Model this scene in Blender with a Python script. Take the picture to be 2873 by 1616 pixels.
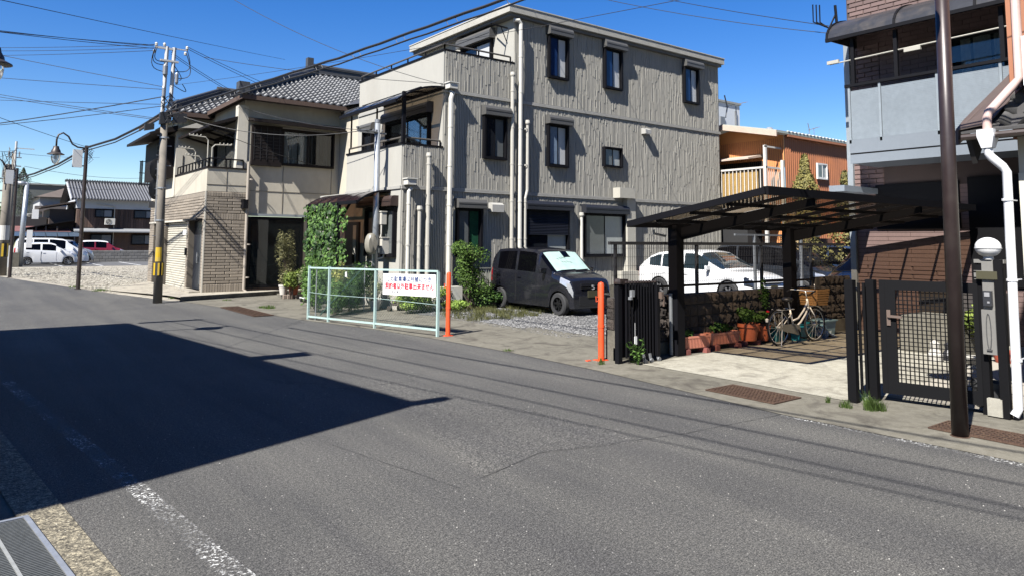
import bpy, math, random
from mathutils import Vector, Matrix
random.seed(7)
for _o in list(bpy.data.objects): bpy.data.objects.remove(_o)
SC = bpy.context.scene
COL = SC.collection
PI = math.pi

# ------------------------------------------------------------------ camera
cam_d = bpy.data.cameras.new('camera'); cam = bpy.data.objects.new('camera', cam_d); COL.objects.link(cam)
_F = Vector((0.60432691, 0.79131949, 0.09274943))
_A = Vector((0.79432596, -0.60745073, 0.00706251))
_U = _A.cross(_F)
_m = Matrix((( _A.x, _U.x, -_F.x, 0.0), (_A.y, _U.y, -_F.y, 0.0), (_A.z, _U.z, -_F.z, 1.82), (0, 0, 0, 1)))
cam.matrix_world = _m
cam_d.sensor_width = 36.0; cam_d.lens = 25.228; cam_d.shift_y = -0.1107
cam_d.clip_start = 0.1; cam_d.clip_end = 3000
SC.camera = cam

# ------------------------------------------------------------------ light
SUN = Vector((-0.84, -0.28, 1.0)).normalized()        # towards the sun
EL = math.asin(SUN.z); AZ = math.atan2(SUN.x, SUN.y)
w = bpy.data.worlds.new('World'); SC.world = w; w.use_nodes = True
nt = w.node_tree; nt.nodes.clear()
_sky = nt.nodes.new('ShaderNodeTexSky'); _sky.sky_type = 'NISHITA'; _sky.sun_disc = False
_sky.sun_elevation = EL; _sky.sun_rotation = AZ; _sky.altitude = 0; _sky.air_density = 1.0
_sky.dust_density = 0.0; _sky.ozone_density = 3.0
_hs = nt.nodes.new('ShaderNodeHueSaturation'); _hs.inputs['Saturation'].default_value = 1.40; _hs.inputs['Hue'].default_value = 0.515
_bg = nt.nodes.new('ShaderNodeBackground'); _bg.inputs[1].default_value = 0.0505
_wo = nt.nodes.new('ShaderNodeOutputWorld')
nt.links.new(_sky.outputs[0], _hs.inputs['Color']); nt.links.new(_hs.outputs[0], _bg.inputs[0]); nt.links.new(_bg.outputs[0], _wo.inputs[0])
_sd = bpy.data.lights.new('sun', 'SUN'); _sd.energy = 5.0; _sd.angle = math.radians(0.53); _sd.color = (1.0, 0.965, 0.91)
sun = bpy.data.objects.new('sun', _sd); COL.objects.link(sun)
sun.rotation_euler = SUN.to_track_quat('Z', 'Y').to_euler(); sun.location = (-20, -8, 30)
SC.view_settings.view_transform = 'Standard'; SC.view_settings.look = 'None'
SC.view_settings.exposure = 1.64; SC.view_settings.gamma = 1.0; SC.view_settings.use_curve_mapping = False
SC.cycles.max_bounces = 6; SC.cycles.transparent_max_bounces = 24

# ------------------------------------------------------------------ materials
MATS = {}
TONE = .63      # one common scale for all painted and mineral base colours
def nodes(name):
    m = bpy.data.materials.new(name); m.use_nodes = True
    t = m.node_tree; b = t.nodes['Principled BSDF']
    return m, t, b
def _n(t, kind, **kw):
    n = t.nodes.new(kind)
    for k, v in kw.items(): setattr(n, k, v)
    return n
def _coord(t, world=True):
    if world:
        return _n(t, 'ShaderNodeNewGeometry').outputs['Position']
    return _n(t, 'ShaderNodeTexCoord').outputs['Object']
def _noise(t, vec, scale, detail=4, rough=.6, dist=0):
    n = _n(t, 'ShaderNodeTexNoise'); n.inputs['Scale'].default_value = scale
    n.inputs['Detail'].default_value = detail; n.inputs['Roughness'].default_value = rough
    n.inputs['Distortion'].default_value = dist
    t.links.new(vec, n.inputs['Vector']); return n.outputs['Fac']
def _ramp(t, fac, stops):
    r = _n(t, 'ShaderNodeValToRGB'); e = r.color_ramp.elements
    while len(e) < len(stops): e.new(0.5)
    for i, (p, c) in enumerate(stops):
        e[i].position = p; e[i].color = (*c, 1) if len(c) == 3 else c
    t.links.new(fac, r.inputs[0]); return r.outputs[0]
def _mix(t, fac, a, b, mode='MIX'):
    m = _n(t, 'ShaderNodeMix'); m.data_type = 'RGBA'; m.blend_type = mode
    for s, v in ((0, fac), (6, a), (7, b)):
        if isinstance(v, (int, float)): m.inputs[s].default_value = v
        elif isinstance(v, tuple): m.inputs[s].default_value = (*v, 1)
        else: t.links.new(v, m.inputs[s])
    return m.outputs[2]
def _bump(t, b, h, strength, dist=.01):
    n = _n(t, 'ShaderNodeBump'); n.inputs['Strength'].default_value = strength; n.inputs['Distance'].default_value = dist
    t.links.new(h, n.inputs['Height']); t.links.new(n.outputs[0], b.inputs['Normal'])
def M(name, col, rough=.7, metal=0.0, var=.18, vs=3.0, grime=None, gs=1.2, bump=0, bs=60, bd=.004, rnd=0, world=True, spec=.5, stretch=None, coat=0):
    """general painted / mineral surface: base colour, mottling at two scales, optional stains, bump, per-object variation"""
    if name in MATS: return MATS[name]
    m, t, b = nodes(name); col = tuple(q * TONE for q in col)
    if grime: grime = tuple(q * TONE for q in grime)
    c = _coord(t, world)
    if stretch:
        mp = _n(t, 'ShaderNodeMapping'); mp.inputs['Scale'].default_value = stretch
        t.links.new(c, mp.inputs['Vector']); c = mp.outputs[0]
    f1 = _noise(t, c, vs); f2 = _noise(t, c, vs * 9, 3)
    lo = tuple(x * (1 - var) for x in col); hi = tuple(min(1, x * (1 + var)) for x in col)
    o = _mix(t, f1, lo, hi)
    k = _ramp(t, f2, [(0.3, (1 - var * .6,) * 3), (0.7, (1 + 0 * var,) * 3)])
    o = _mix(t, 1.0, o, k, 'MULTIPLY')
    if grime:
        g = _ramp(t, _noise(t, c, gs, 6, .65, .4), [(.48, (0, 0, 0)), (.72, (1, 1, 1))])
        gm = _n(t, 'ShaderNodeMath', operation='MULTIPLY'); t.links.new(g, gm.inputs[0]); gm.inputs[1].default_value = .7
        o = _mix(t, gm.outputs[0], o, grime)
    if rnd:
        oi = _n(t, 'ShaderNodeObjectInfo')
        rr = _ramp(t, oi.outputs['Random'], [(0, (1 - rnd,) * 3), (1, (1 + rnd * .5,) * 3)])
        o = _mix(t, 1.0, o, rr, 'MULTIPLY')
    t.links.new(o, b.inputs['Base Color'])
    b.inputs['Roughness'].default_value = rough; b.inputs['Metallic'].default_value = metal
    b.inputs['Specular IOR Level'].default_value = spec
    b.inputs['Coat Weight'].default_value = coat; b.inputs['Coat Roughness'].default_value = .04
    if bump: _bump(t, b, _noise(t, c, bs, 5, .7), bump, bd)
    MATS[name] = m; return m
def glass(name, tint, alpha, rough=.03, dif=(0.02, 0.02, 0.02)):
    """window glass: part see-through, part mirror, a little body colour"""
    if name in MATS: return MATS[name]
    m, t, b = nodes(name); t.nodes.remove(b)
    out = t.nodes['Material Output']
    tr = _n(t, 'ShaderNodeBsdfTransparent'); tr.inputs[0].default_value = (*tint, 1)
    df = _n(t, 'ShaderNodeBsdfDiffuse'); df.inputs[0].default_value = (*dif, 1)
    gl = _n(t, 'ShaderNodeBsdfGlossy'); gl.inputs['Roughness'].default_value = rough; gl.inputs['Color'].default_value = (.95, .97, 1, 1)
    m1 = _n(t, 'ShaderNodeMixShader'); m1.inputs[0].default_value = alpha
    t.links.new(df.outputs[0], m1.inputs[1]); t.links.new(tr.outputs[0], m1.inputs[2])
    fr = _n(t, 'ShaderNodeFresnel'); fr.inputs[0].default_value = 1.5
    ad = _n(t, 'ShaderNodeMath', operation='MULTIPLY_ADD'); t.links.new(fr.outputs[0], ad.inputs[0]); ad.inputs[1].default_value = .8; ad.inputs[2].default_value = .01
    m2 = _n(t, 'ShaderNodeMixShader'); t.links.new(ad.outputs[0], m2.inputs[0])
    t.links.new(m1.outputs[0], m2.inputs[1]); t.links.new(gl.outputs[0], m2.inputs[2])
    t.links.new(m2.outputs[0], out.inputs[0]); MATS[name] = m; return m
def leafmat(name, lo, hi, trans=.35):
    if name in MATS: return MATS[name]
    m, t, b = nodes(name); t.nodes.remove(b); out = t.nodes['Material Output']
    at = _n(t, 'ShaderNodeAttribute', attribute_name='var'); oi = _n(t, 'ShaderNodeObjectInfo')
    ad = _n(t, 'ShaderNodeMath', operation='ADD'); t.links.new(at.outputs['Fac'], ad.inputs[0])
    mm = _n(t, 'ShaderNodeMath', operation='MULTIPLY'); t.links.new(oi.outputs['Random'], mm.inputs[0]); mm.inputs[1].default_value = .35
    t.links.new(mm.outputs[0], ad.inputs[1])
    lo = tuple(q * .66 for q in lo); hi = tuple(q * .70 for q in hi)
    c = _ramp(t, ad.outputs[0], [(0, lo), (.75, hi), (1, tuple(min(1, x * 1.5) for x in hi))])
    d = _n(t, 'ShaderNodeBsdfPrincipled'); d.inputs['Roughness'].default_value = .6; d.inputs['Specular IOR Level'].default_value = .25; t.links.new(c, d.inputs['Base Color'])
    tl = _n(t, 'ShaderNodeBsdfTranslucent'); t.links.new(c, tl.inputs[0])
    mx = _n(t, 'ShaderNodeMixShader'); mx.inputs[0].default_value = trans
    t.links.new(d.outputs[0], mx.inputs[1]); t.links.new(tl.outputs[0], mx.inputs[2]); t.links.new(mx.outputs[0], out.inputs[0])
    MATS[name] = m; return m

# ------------------------------------------------------------------ mesh builder
EACH = {'pipe_cap', 'awning_bracket', 'ridge_end_tile', 'canopy_post', 'step_bolt', 'hanger', 'yellow_stripe', 'rail_post', 'lean_to_post', 'pipe_clip', 'render_joint', 'cross_arm', 'white_plate', 'pillar', 'laundry_bracket', 'roof_trim', 'foot_tiles'}
FINE = {'lattice_link', 'jumper_wires', 'loose_wires', 'ridge_tiles', 'roof_seam', 'bamboo_blind', 'gable_ribs', 'panel_relief', 'spokes', 'shutter_slat', 'lattice', 'railing', 'iron_balcony', 'ribs', 'vine_stems', 'blind_cord', 'fan_grille', 'sunshade_print', 'stem'}
class MB:
    def __init__(s): s.v = []; s.f = []; s.mi = []; s.m = 0; s.var = []; s.cv = 0.0; s.g = []
    def add(s, pts, faces):
        b = len(s.v); s.g.append((b, len(s.f))); s.v += [tuple(p) for p in pts]
        for f in faces: s.f.append(tuple(b + i for i in f)); s.mi.append(s.m); s.var.append(s.cv)
        return s
    def poly(s, pts): return s.add(pts, [tuple(range(len(pts)))])
    def box(s, x0, x1, y0, y1, z0, z1):
        p = [(x0, y0, z0), (x1, y0, z0), (x1, y1, z0), (x0, y1, z0), (x0, y0, z1), (x1, y0, z1), (x1, y1, z1), (x0, y1, z1)]
        return s.add(p, [(3, 2, 1, 0), (4, 5, 6, 7), (0, 1, 5, 4), (1, 2, 6, 5), (2, 3, 7, 6), (3, 0, 4, 7)])
    def bar(s, p, q, w, h=None, up=(0, 0, 1)):
        p = Vector(p); q = Vector(q); h = h or w; d = (q - p).normalized(); u = Vector(up)
        if abs(d.dot(u)) > .98: u = Vector((1, 0, 0))
        a = d.cross(u).normalized() * w / 2; b = a.cross(d).normalized() * h / 2
        P = [p - a - b, p + a - b, p + a + b, p - a + b, q - a - b, q + a - b, q + a + b, q - a + b]
        return s.add(P, [(3, 2, 1, 0), (4, 5, 6, 7), (0, 1, 5, 4), (1, 2, 6, 5), (2, 3, 7, 6), (3, 0, 4, 7)])
    def tube(s, path, r, n=8, caps=True):
        P = [Vector(p) for p in path]; N = len(P); R = r if isinstance(r, (list, tuple)) else [r] * N
        rings = []; prev = None
        for i, p in enumerate(P):
            d = (P[min(i + 1, N - 1)] - P[max(i - 1, 0)]).normalized()
            if prev is None:
                a = d.cross(Vector((0, 0, 1)))
                if a.length < .05: a = d.cross(Vector((1, 0, 0)))
            else: a = prev - d * prev.dot(d)
            a.normalize(); prev = a; b = d.cross(a)
            rings.append([p + (a * math.cos(2 * PI * k / n) + b * math.sin(2 * PI * k / n)) * R[i] for k in range(n)])
        base = [q for r_ in rings for q in r_]; F = []
        for i in range(N - 1):
            for k in range(n): F.append((i * n + k, i * n + (k + 1) % n, (i + 1) * n + (k + 1) % n, (i + 1) * n + k))
        if caps: F.append(tuple(range(n - 1, -1, -1))); F.append(tuple((N - 1) * n + k for k in range(n)))
        return s.add(base, F)
    def lathe(s, prof, c=(0, 0, 0), n=20, axis='z'):
        pts = []; F = []; c = Vector(c)
        for (r, z) in prof:
            for k in range(n):
                a = 2 * PI * k / n; x, y = r * math.cos(a), r * math.sin(a)
                pts.append(c + (Vector((x, y, z)) if axis == 'z' else Vector((x, z, y)) if axis == 'y' else Vector((z, x, y))))
        for i in range(len(prof) - 1):
            for k in range(n):
                q = (i * n + k, i * n + (k + 1) % n, (i + 1) * n + (k + 1) % n, (i + 1) * n + k)
                F.append(q if axis == 'z' else q[::-1])
        return s.add(pts, F)
    def prism(s, pts, a, b):
        """extrude the closed 3D outline by vector from a to b (offset vectors)"""
        A = [Vector(p) + Vector(a) for p in pts]; B = [Vector(p) + Vector(b) for p in pts]; n = len(pts)
        F = [tuple(range(n - 1, -1, -1)), tuple(n + i for i in range(n))] + [(i, (i + 1) % n, n + (i + 1) % n, n + i) for i in range(n)]
        return s.add(A + B, F)
    def leaf(s, p, n, size, asp=.6, up=None, cup=.25):
        n = Vector(n).normalized(); t = up or Vector((random.uniform(-1, 1), random.uniform(-1, 1), random.uniform(-.6, 1)))
        t = (t - n * t.dot(n))
        if t.length < 1e-3: t = n.orthogonal()
        t.normalize(); b = n.cross(t); p = Vector(p); L = size; W = size * asp / 2
        s.cv = random.random()
        return s.add([p, p + t * L * .45 + b * W - n * cup * W, p + t * L - n * cup * L * .4, p + t * L * .45 - b * W - n * cup * W, p + t * L * .5],
                     [(0, 1, 4), (1, 2, 4), (2, 3, 4), (3, 0, 4)])
    def mesh(s, name, mats, smooth=False, sharp=None):
        me = bpy.data.meshes.new(name); me.from_pydata(s.v, [], s.f)
        if not isinstance(mats, (list, tuple)): mats = [mats]
        for m in mats: me.materials.append(m)
        if len(mats) > 1: me.polygons.foreach_set('material_index', s.mi)
        if any(s.var):
            a = me.attributes.new('var', 'FLOAT', 'FACE'); a.data.foreach_set('value', s.var)
        if smooth:
            me.polygons.foreach_set('use_smooth', [True] * len(me.polygons))
            if sharp: me.set_sharp_from_angle(angle=math.radians(sharp))
        me.update(); return me
    def build(s, name, mats, parent=None, smooth=False, sharp=None, world=True, origin=None):
        if name in EACH and parent and len(s.g) > 1:           # separate pieces: one object each
            G = s.g + [(len(s.v), len(s.f))]; o = None
            for (v0, f0), (v1, f1) in zip(G, G[1:]):
                q = MB(); q.add(s.v[v0:v1], [tuple(i - v0 for i in f) for f in s.f[f0:f1]]); o = q.build(name, mats, parent, smooth, sharp, world)
            return o
        off = Vector((0, 0, 0))
        if world and parent: off = rootloc(parent)
        if origin: off = Vector(origin)
        if off.length: s.v = [(x - off.x, y - off.y, z - off.z) for x, y, z in s.v]
        o = bpy.data.objects.new(name, s.mesh(name, mats, smooth, sharp)); COL.objects.link(o)
        if parent: o.parent = parent
        elif origin: o.location = origin
        if name in FINE: o['kind'] = 'stuff'
        return o
def rootloc(o):
    while o.parent: o = o.parent
    return Vector(o.location)
def thing(name, label, cat, loc=(0, 0, 0), rz=0, group=None):
    o = bpy.data.objects.new(name, None); COL.objects.link(o); o.empty_display_size = .2
    o.location = loc; o.rotation_euler = (0, 0, rz); o['label'] = label; o['category'] = cat
    if group: o['group'] = group
    return o
def tag(o, label, cat, group=None):
    o['label'] = label; o['category'] = cat
    if group: o['group'] = group
    return o
def struct(o): o['kind'] = 'structure'; return o
def stuff(o): o['kind'] = 'stuff'; return o
def kids(o, name_=None): return [c for c in bpy.data.objects if c.parent == o]
def dup(root, loc, rz, label, group=None, scale=None):
    r = root.copy(); COL.objects.link(r); r.location = loc; r.rotation_euler = (0, 0, rz); r['label'] = label
    if scale: r.scale = scale
    if group: r['group'] = group
    for ch in kids(root):
        c = ch.copy(); COL.objects.link(c); c.parent = r
        for g in kids(ch):
            d = g.copy(); COL.objects.link(d); d.parent = c
    return r
UNIT = {}
def piece_mesh(key, mat, jitter=0.0):
    """a chamfered unit block (front face towards -y), shared by all alike pieces"""
    if key in UNIT: return UNIT[key]
    mb = MB(); e = .04
    P = [(-.5, 0, -.5), (.5, 0, -.5), (.5, 0, .5), (-.5, 0, .5), (-.5 + e, -1, -.5 + e * 2), (.5 - e, -1, -.5 + e * 2), (.5 - e, -1, .5 - e * 2), (-.5 + e, -1, .5 - e * 2)]
    if jitter:
        rr = random.Random(len(UNIT) * 13 + 5); k = 5; pts = []; F = []
        for j in range(k):
            for i in range(k):
                edge = i in (0, k - 1) or j in (0, k - 1)
                pts.append((-.5 + i / (k - 1), -.45 + rr.uniform(-.12, .1) if edge else -1 + rr.uniform(-jitter, jitter), -.5 + j / (k - 1)))
        for j in range(k - 1):
            for i in range(k - 1):
                a = j * k + i; F.append((a, a + 1, a + k + 1, a + k))
        b = len(pts); pts += [(-.5, 0, -.5), (.5, 0, -.5), (.5, 0, .5), (-.5, 0, .5)]
        bot = list(range(0, k)); rt = [j * k + k - 1 for j in range(k)]; top = [k * (k - 1) + i for i in range(k)][::-1]; lf = [j * k for j in range(k)][::-1]
        F += [tuple([b, b + 1] + bot[::-1]), tuple([b + 1, b + 2] + rt[::-1]), tuple([b + 2, b + 3] + top[::-1]), tuple([b + 3, b] + lf[::-1])]
        mb.add(pts, F)
    else:
        mb.add(P, [(4, 5, 6, 7), (0, 1, 5, 4), (1, 2, 6, 5), (2, 3, 7, 6), (3, 0, 4, 7)])
    UNIT[key] = mb.mesh(key, mat); return UNIT[key]
def piece(name, me, parent, c, size, rz=0, rx=0):
    """one block: c = centre of its back face (world), size = (width, depth, height)"""
    o = bpy.data.objects.new(name, me); COL.objects.link(o); o.parent = parent
    o.location = Vector(c) - rootloc(parent); o.scale = size; o.rotation_euler = (rx, 0, rz); return o
def cable(name, p, q, sag, r, mat, label, group=None, n=14, twist=False):
    p = Vector(p); q = Vector(q); path = []
    for i in range(n + 1):
        t = i / n; v = p.lerp(q, t); v.z -= sag * 4 * t * (1 - t); path.append(v)
    mb = MB(); mb.tube(path, r, 5)
    return tag(mb.build(name, mat, origin=tuple(p)), label, 'cable', group)
# ------------------------------------------------------------------ shared materials
def asphalt(name='asphalt', lo=(.036, .0362, .0365), hi=(.067, .066, .0638), chip=(.22, .215, .20), sc=1.0, cut=.86):
    m, t, b = nodes(name); c = _coord(t)
    fine = _noise(t, c, 95 * sc, 3, .85); med = _noise(t, c, 34 * sc, 4, .8); big = _noise(t, c, .55, 5, .6, .6)
    base = _mix(t, big, lo, hi)
    g = _ramp(t, fine, [(.36, (.22, .22, .22)), (.5, (.95, .95, .95)), (.62, (2.4, 2.36, 2.25))])
    base = _mix(t, 1.0, base, g, 'MULTIPLY')
    g2 = _ramp(t, med, [(.36, (.55, .55, .55)), (.62, (1.35, 1.34, 1.3))]); base = _mix(t, 1.0, base, g2, 'MULTIPLY')
    v = _n(t, 'ShaderNodeTexVoronoi'); v.inputs['Scale'].default_value = 30; t.links.new(c, v.inputs['Vector'])
    s = _ramp(t, v.outputs['Distance'], [(.0, (1, 1, 1)), (.13, (1, 1, 1)), (.16, (0, 0, 0))])
    sel = _n(t, 'ShaderNodeSeparateColor'); t.links.new(v.outputs['Color'], sel.inputs[0])
    gt = _n(t, 'ShaderNodeMath', operation='GREATER_THAN'); t.links.new(sel.outputs[0], gt.inputs[0]); gt.inputs[1].default_value = cut
    mu = _n(t, 'ShaderNodeMath', operation='MULTIPLY'); t.links.new(s, mu.inputs[0]); t.links.new(gt.outputs[0], mu.inputs[1])
    base = _mix(t, mu.outputs[0], base, chip)
    # tyre-worn paler lanes and long stains along the street
    mp = _n(t, 'ShaderNodeMapping'); mp.inputs['Scale'].default_value = (1.6, .12, 1); mp.inputs['Rotation'].default_value = (0, 0, -.13); t.links.new(c, mp.inputs['Vector'])
    st = _ramp(t, _noise(t, mp.outputs[0], 1.0, 4, .6), [(.38, (.80, .80, .82)), (.62, (1.12, 1.11, 1.08))])
    base = _mix(t, 1.0, base, st, 'MULTIPLY')
    # hairline cracks
    v2 = _n(t, 'ShaderNodeTexVoronoi'); v2.feature = 'DISTANCE_TO_EDGE'; v2.inputs['Scale'].default_value = .32
    nz = _n(t, 'ShaderNodeTexNoise'); nz.inputs['Scale'].default_value = 2.5; nz.inputs['Detail'].default_value = 6; t.links.new(c, nz.inputs['Vector'])
    ad = _n(t, 'ShaderNodeVectorMath', operation='MULTIPLY_ADD'); t.links.new(nz.outputs['Color'], ad.inputs[0]); ad.inputs[1].default_value = (.5, .5, .5); t.links.new(c, ad.inputs[2])
    t.links.new(ad.outputs[0], v2.inputs['Vector'])
    cr = _ramp(t, v2.outputs['Distance'], [(0, (.6, .6, .6)), (.002, (.65, .65, .65)), (.005, (1, 1, 1))])
    msk = _ramp(t, _noise(t, c, .35, 2), [(.5, (0, 0, 0)), (.6, (1, 1, 1))])
    base = _mix(t, msk, base, _mix(t, 1.0, base, cr, 'MULTIPLY'))
    t.links.new(base, b.inputs['Base Color']); b.inputs['Roughness'].default_value = .88; b.inputs['Specular IOR Level'].default_value = .3
    _bump(t, b, fine, .8, .006); return m
def concrete(name, lo, hi, stain, blot=.9):
    m, t, b = nodes(name); c = _coord(t)
    big = _noise(t, c, .9, 6, .62, .7); fine = _noise(t, c, 120, 3, .7); mid = _noise(t, c, 9, 5, .6)
    base = _mix(t, big, lo, hi)
    base = _mix(t, 1.0, base, _ramp(t, fine, [(.3, (.72, .72, .72)), (.65, (1.12, 1.12, 1.1))]), 'MULTIPLY')
    base = _mix(t, 1.0, base, _ramp(t, mid, [(.35, (.84, .83, .80)), (.6, (1.05, 1.05, 1.04))]), 'MULTIPLY')
    g = _ramp(t, _noise(t, c, 1.7, 7, .7, 1.0), [(.50, (0, 0, 0)), (.66, (blot, blot, blot))])
    base = _mix(t, g, base, stain)
    t.links.new(base, b.inputs['Base Color']); b.inputs['Roughness'].default_value = .9; b.inputs['Specular IOR Level'].default_value = .25
    _bump(t, b, fine, .35, .003); return m
def worn_paint():
    m, t, b = nodes('worn_white_paint'); c = _coord(t)
    b.inputs['Base Color'].default_value = (.62, .62, .60, 1); b.inputs['Roughness'].default_value = .7
    out = t.nodes['Material Output']; tr = _n(t, 'ShaderNodeBsdfTransparent'); mx = _n(t, 'ShaderNodeMixShader')
    f = _ramp(t, _noise(t, c, 38, 4, .75), [(.53, (0, 0, 0)), (.61, (1, 1, 1))]); f2 = _ramp(t, _noise(t, c, 1.5, 3), [(.38, (.12, .12, .12)), (.64, (.8, .8, .8))])
    mu = _n(t, 'ShaderNodeMath', operation='MULTIPLY'); t.links.new(f, mu.inputs[0]); t.links.new(f2, mu.inputs[1])
    t.links.new(mu.outputs[0], mx.inputs[0]); t.links.new(tr.outputs[0], mx.inputs[1]); t.links.new(b.outputs[0], mx.inputs[2]); t.links.new(mx.outputs[0], out.inputs[0]); return m
ASPH = asphalt()
CONC = concrete('pale_concrete', (.17, .16, .134), (.31, .295, .25), (.09, .081, .065), .75)
CONCD = concrete('stained_concrete', (.074, .069, .057), (.145, .135, .111), (.043, .038, .031))
CONCK = concrete('kerb_concrete', (.19, .175, .145), (.30, .275, .23), (.11, .095, .08))
SOIL = M('sandy_soil', (.30, .26, .20), .95, var=.3, vs=1.5, grime=(.16, .14, .11), bump=.6, bs=40, bd=.01)
PAINT = worn_paint()
STUCCO = M('cream_textured_wall', (.395, .382, .34), .9, var=.10, vs=.7, grime=(.34, .32, .28), gs=.8, bump=.35, bs=45, bd=.004, stretch=(1, 1, .35))
RIB = M('ribbed_wall_grey', (.37, .354, .310), .9, var=.16, vs=14, grime=(.27, .26, .23), gs=3, stretch=(1, 1, .2))

BLKM = M('black_aluminium', (.006, .006, .008), .6, 0, var=.2, vs=5, spec=.12)
DKBR = M('dark_brown_metal', (.038, .026, .023), .45, .2, var=.25, vs=4, bump=.1, bs=200)
GLD = M('dark_glass', (.012, .014, .018), .04, 0, var=.1, spec=.8)
GLC = glass('clear_glass', (.9, .93, .92), .85)
GLF = M('frosted_pane', (.36, .38, .37), .22, 0, var=.12, vs=2)
PVC = M('cream_pipe', (.46, .44, .385), .5, 0, var=.12, vs=6)
GREYM = M('grey_metal', (.30, .31, .32), .45, .5, var=.2, vs=6)
GALV = M('galvanised_steel', (.50, .52, .54), .42, .6, var=.3, vs=9)
CABLE = M('black_cable', (.012, .012, .013), .6, 0, var=.1)
PVCW = M('offwhite_pipe', (.60, .58, .52), .5, 0, var=.1, vs=6)
WHITEP = M('white_paint', (.80, .80, .78), .4, 0, var=.06)
RUSTM = M('rusty_steel', (.10, .055, .035), .8, .3, var=.5, vs=14, grime=(.16, .10, .06), gs=12, bump=.4, bs=120)
WOODD = M('dark_wood', (.055, .036, .026), .75, 0, var=.4, vs=4, stretch=(6, 6, .5))

# ------------------------------------------------------------------ ground, road, pavements
def sheet(name, pts, z, mat):
    mb = MB(); mb.poly([(x, y, z) for x, y in pts]); return struct(mb.build(name, mat))
sheet('ground', [(-300, -120), (400, -120), (400, 500), (-300, 500)], -.03, SOIL)
RX = [(7.35, -14), (7.30, 1), (7.22, 2.6), (7.13, 4.5), (7.22, 5.7), (7.36, 7.5), (7.38, 9.6), (7.22, 11.9), (6.95, 13.8), (6.42, 16.2), (5.9, 19.5), (5.35, 22.9), (4.35, 27.3), (3.65, 30.4), (2.7, 35.5), (1.75, 41), (.2, 47), (-3, 56), (-8, 68)]
sheet('road', RX + [(-26, 68), (-26, 17.9), (-.65, 17.9), (.12, 11.5), (.66, 5.9), (.80, 4.5), (1.4, -2), (2.3, -14)], 0.0, ASPH)
sheet('pavement', [(0.12, 11.5), (.66, 5.9), (.80, 4.5), (1.4, -2), (2.3, -14), (-9, -14), (-9, 17.9), (-.65, 17.9)], 0.004, CONCD)
mb = MB()
for (a, b) in (((-.65, 17.9), (.12, 11.5)), ((.12, 11.5), (.66, 5.9)), ((.66, 5.9), (.80, 4.5)), ((.80, 4.5), (1.4, -2))):
    for k in range(6):
        t0, t1 = k / 6, (k + 1) / 6
        p = (a[0] + (b[0] - a[0]) * t0, a[1] + (b[1] - a[1]) * t0); q = (a[0] + (b[0] - a[0]) * t1, a[1] + (b[1] - a[1]) * t1)
        mb.poly([(p[0] - .27, p[1], .014), (p[0], p[1], .010), (q[0], q[1], .010), (q[0] - .27, q[1], .014)][::-1] if False else [(p[0] - .27, p[1], .014), (q[0] - .27, q[1], .014), (q[0], q[1], .010), (p[0], p[1], .010)][::-1])
struct(mb.build('kerb_strip', asphalt('aggregate_kerb', (.078, .070, .052), (.132, .120, .093), (.34, .32, .26), .55, .6)))
sheet('apron', [(7.30, -14), (7.25, 1), (7.17, 2.6), (7.08, 4.5), (7.17, 5.7), (7.30, 7.5), (7.30, 9.6), (7.12, 11.9), (6.85, 13.8), (6.30, 16.2), (5.80, 19.5), (5.22, 22.9), (8.9, 24.0), (12, 24.6), (30, 24.6), (30, -14)], 0.006, CONCD)
sheet('carport_floor', [(8.28, 4.45), (8.2, 7.5), (9.0, 7.6), (15.2, 7.75), (15.2, 3.2), (9.0, 3.2), (8.9, 4.3)], 0.012, CONC)
sheet('side_lot', [(5.05, 23.2), (4.2, 26.9), (3.5, 30.6), (2.5, 36.0), (1.6, 41.5), (0, 47.5), (-3, 56), (60, 60), (60, 24.6), (12, 24.6), (8.9, 24.05)], 0.004, CONCK)
sheet('parking_lot', [(-2.2, 54.2), (30, 54.2), (30, 64), (-5, 64)], 0.012, M('parking_asphalt', (.10, .10, .10), .9, var=.2, vs=1))
for k in range(6):
    x = 5.2 + k * 2.28
    sheet('parking_line', [(x, 54.4), (x + .14, 54.4), (x - .05 + .14, 62.6), (x - .05, 62.6)], .018, WHITEP)
sheet('road_line', [(1.04, 6.3), (1.18, 6.3), (1.37, 4.28), (1.85, 0), (1.70, 0), (1.22, 4.28)], .004, PAINT)
sheet('road_line', [(.10, 15.0), (.25, 15.0), (1.18, 6.3), (1.04, 6.3)], .0045, PAINT)
sheet('road_line', [(7.02, 4.5), (7.10, 4.5), (7.20, 2.35), (7.22, .8), (7.09, .8), (7.06, 2.3)], .0045, PAINT)
# long-grain joints in the surfacing
SEAM = M('bitumen_seam', (.03, .03, .03), .8, var=.3)
def seam(pts, w=.02):
    w *= .6
    mb = MB(); r = random.Random(3)
    P = []
    for (a, b) in zip(pts, pts[1:]):
        n = max(2, int(math.dist(a, b) / .12))
        for k in range(n): P.append((a[0] + (b[0] - a[0]) * k / n + r.uniform(-.006, .006), a[1] + (b[1] - a[1]) * k / n + r.uniform(-.006, .006)))
    P.append(pts[-1])
    for a, b in zip(P, P[1:]):
        d = Vector((b[0] - a[0], b[1] - a[1], 0)).normalized(); nn = Vector((-d.y, d.x, 0)) * w / 2 * r.uniform(.3, 1)
        mb.poly([(a[0] - nn.x, a[1] - nn.y, .003), (b[0] - nn.x, b[1] - nn.y, .003), (b[0] + nn.x, b[1] + nn.y, .003), (a[0] + nn.x, a[1] + nn.y, .003)])
    return struct(mb.build('road_joint', SEAM))
seam([(7.12, 4.50), (5.55, 4.62), (4.1, 4.95), (3.35, 4.7)], .018); seam([(3.6, 17.5), (3.75, 12), (4.0, 7.4), (4.15, 5.0)], .012)
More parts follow.
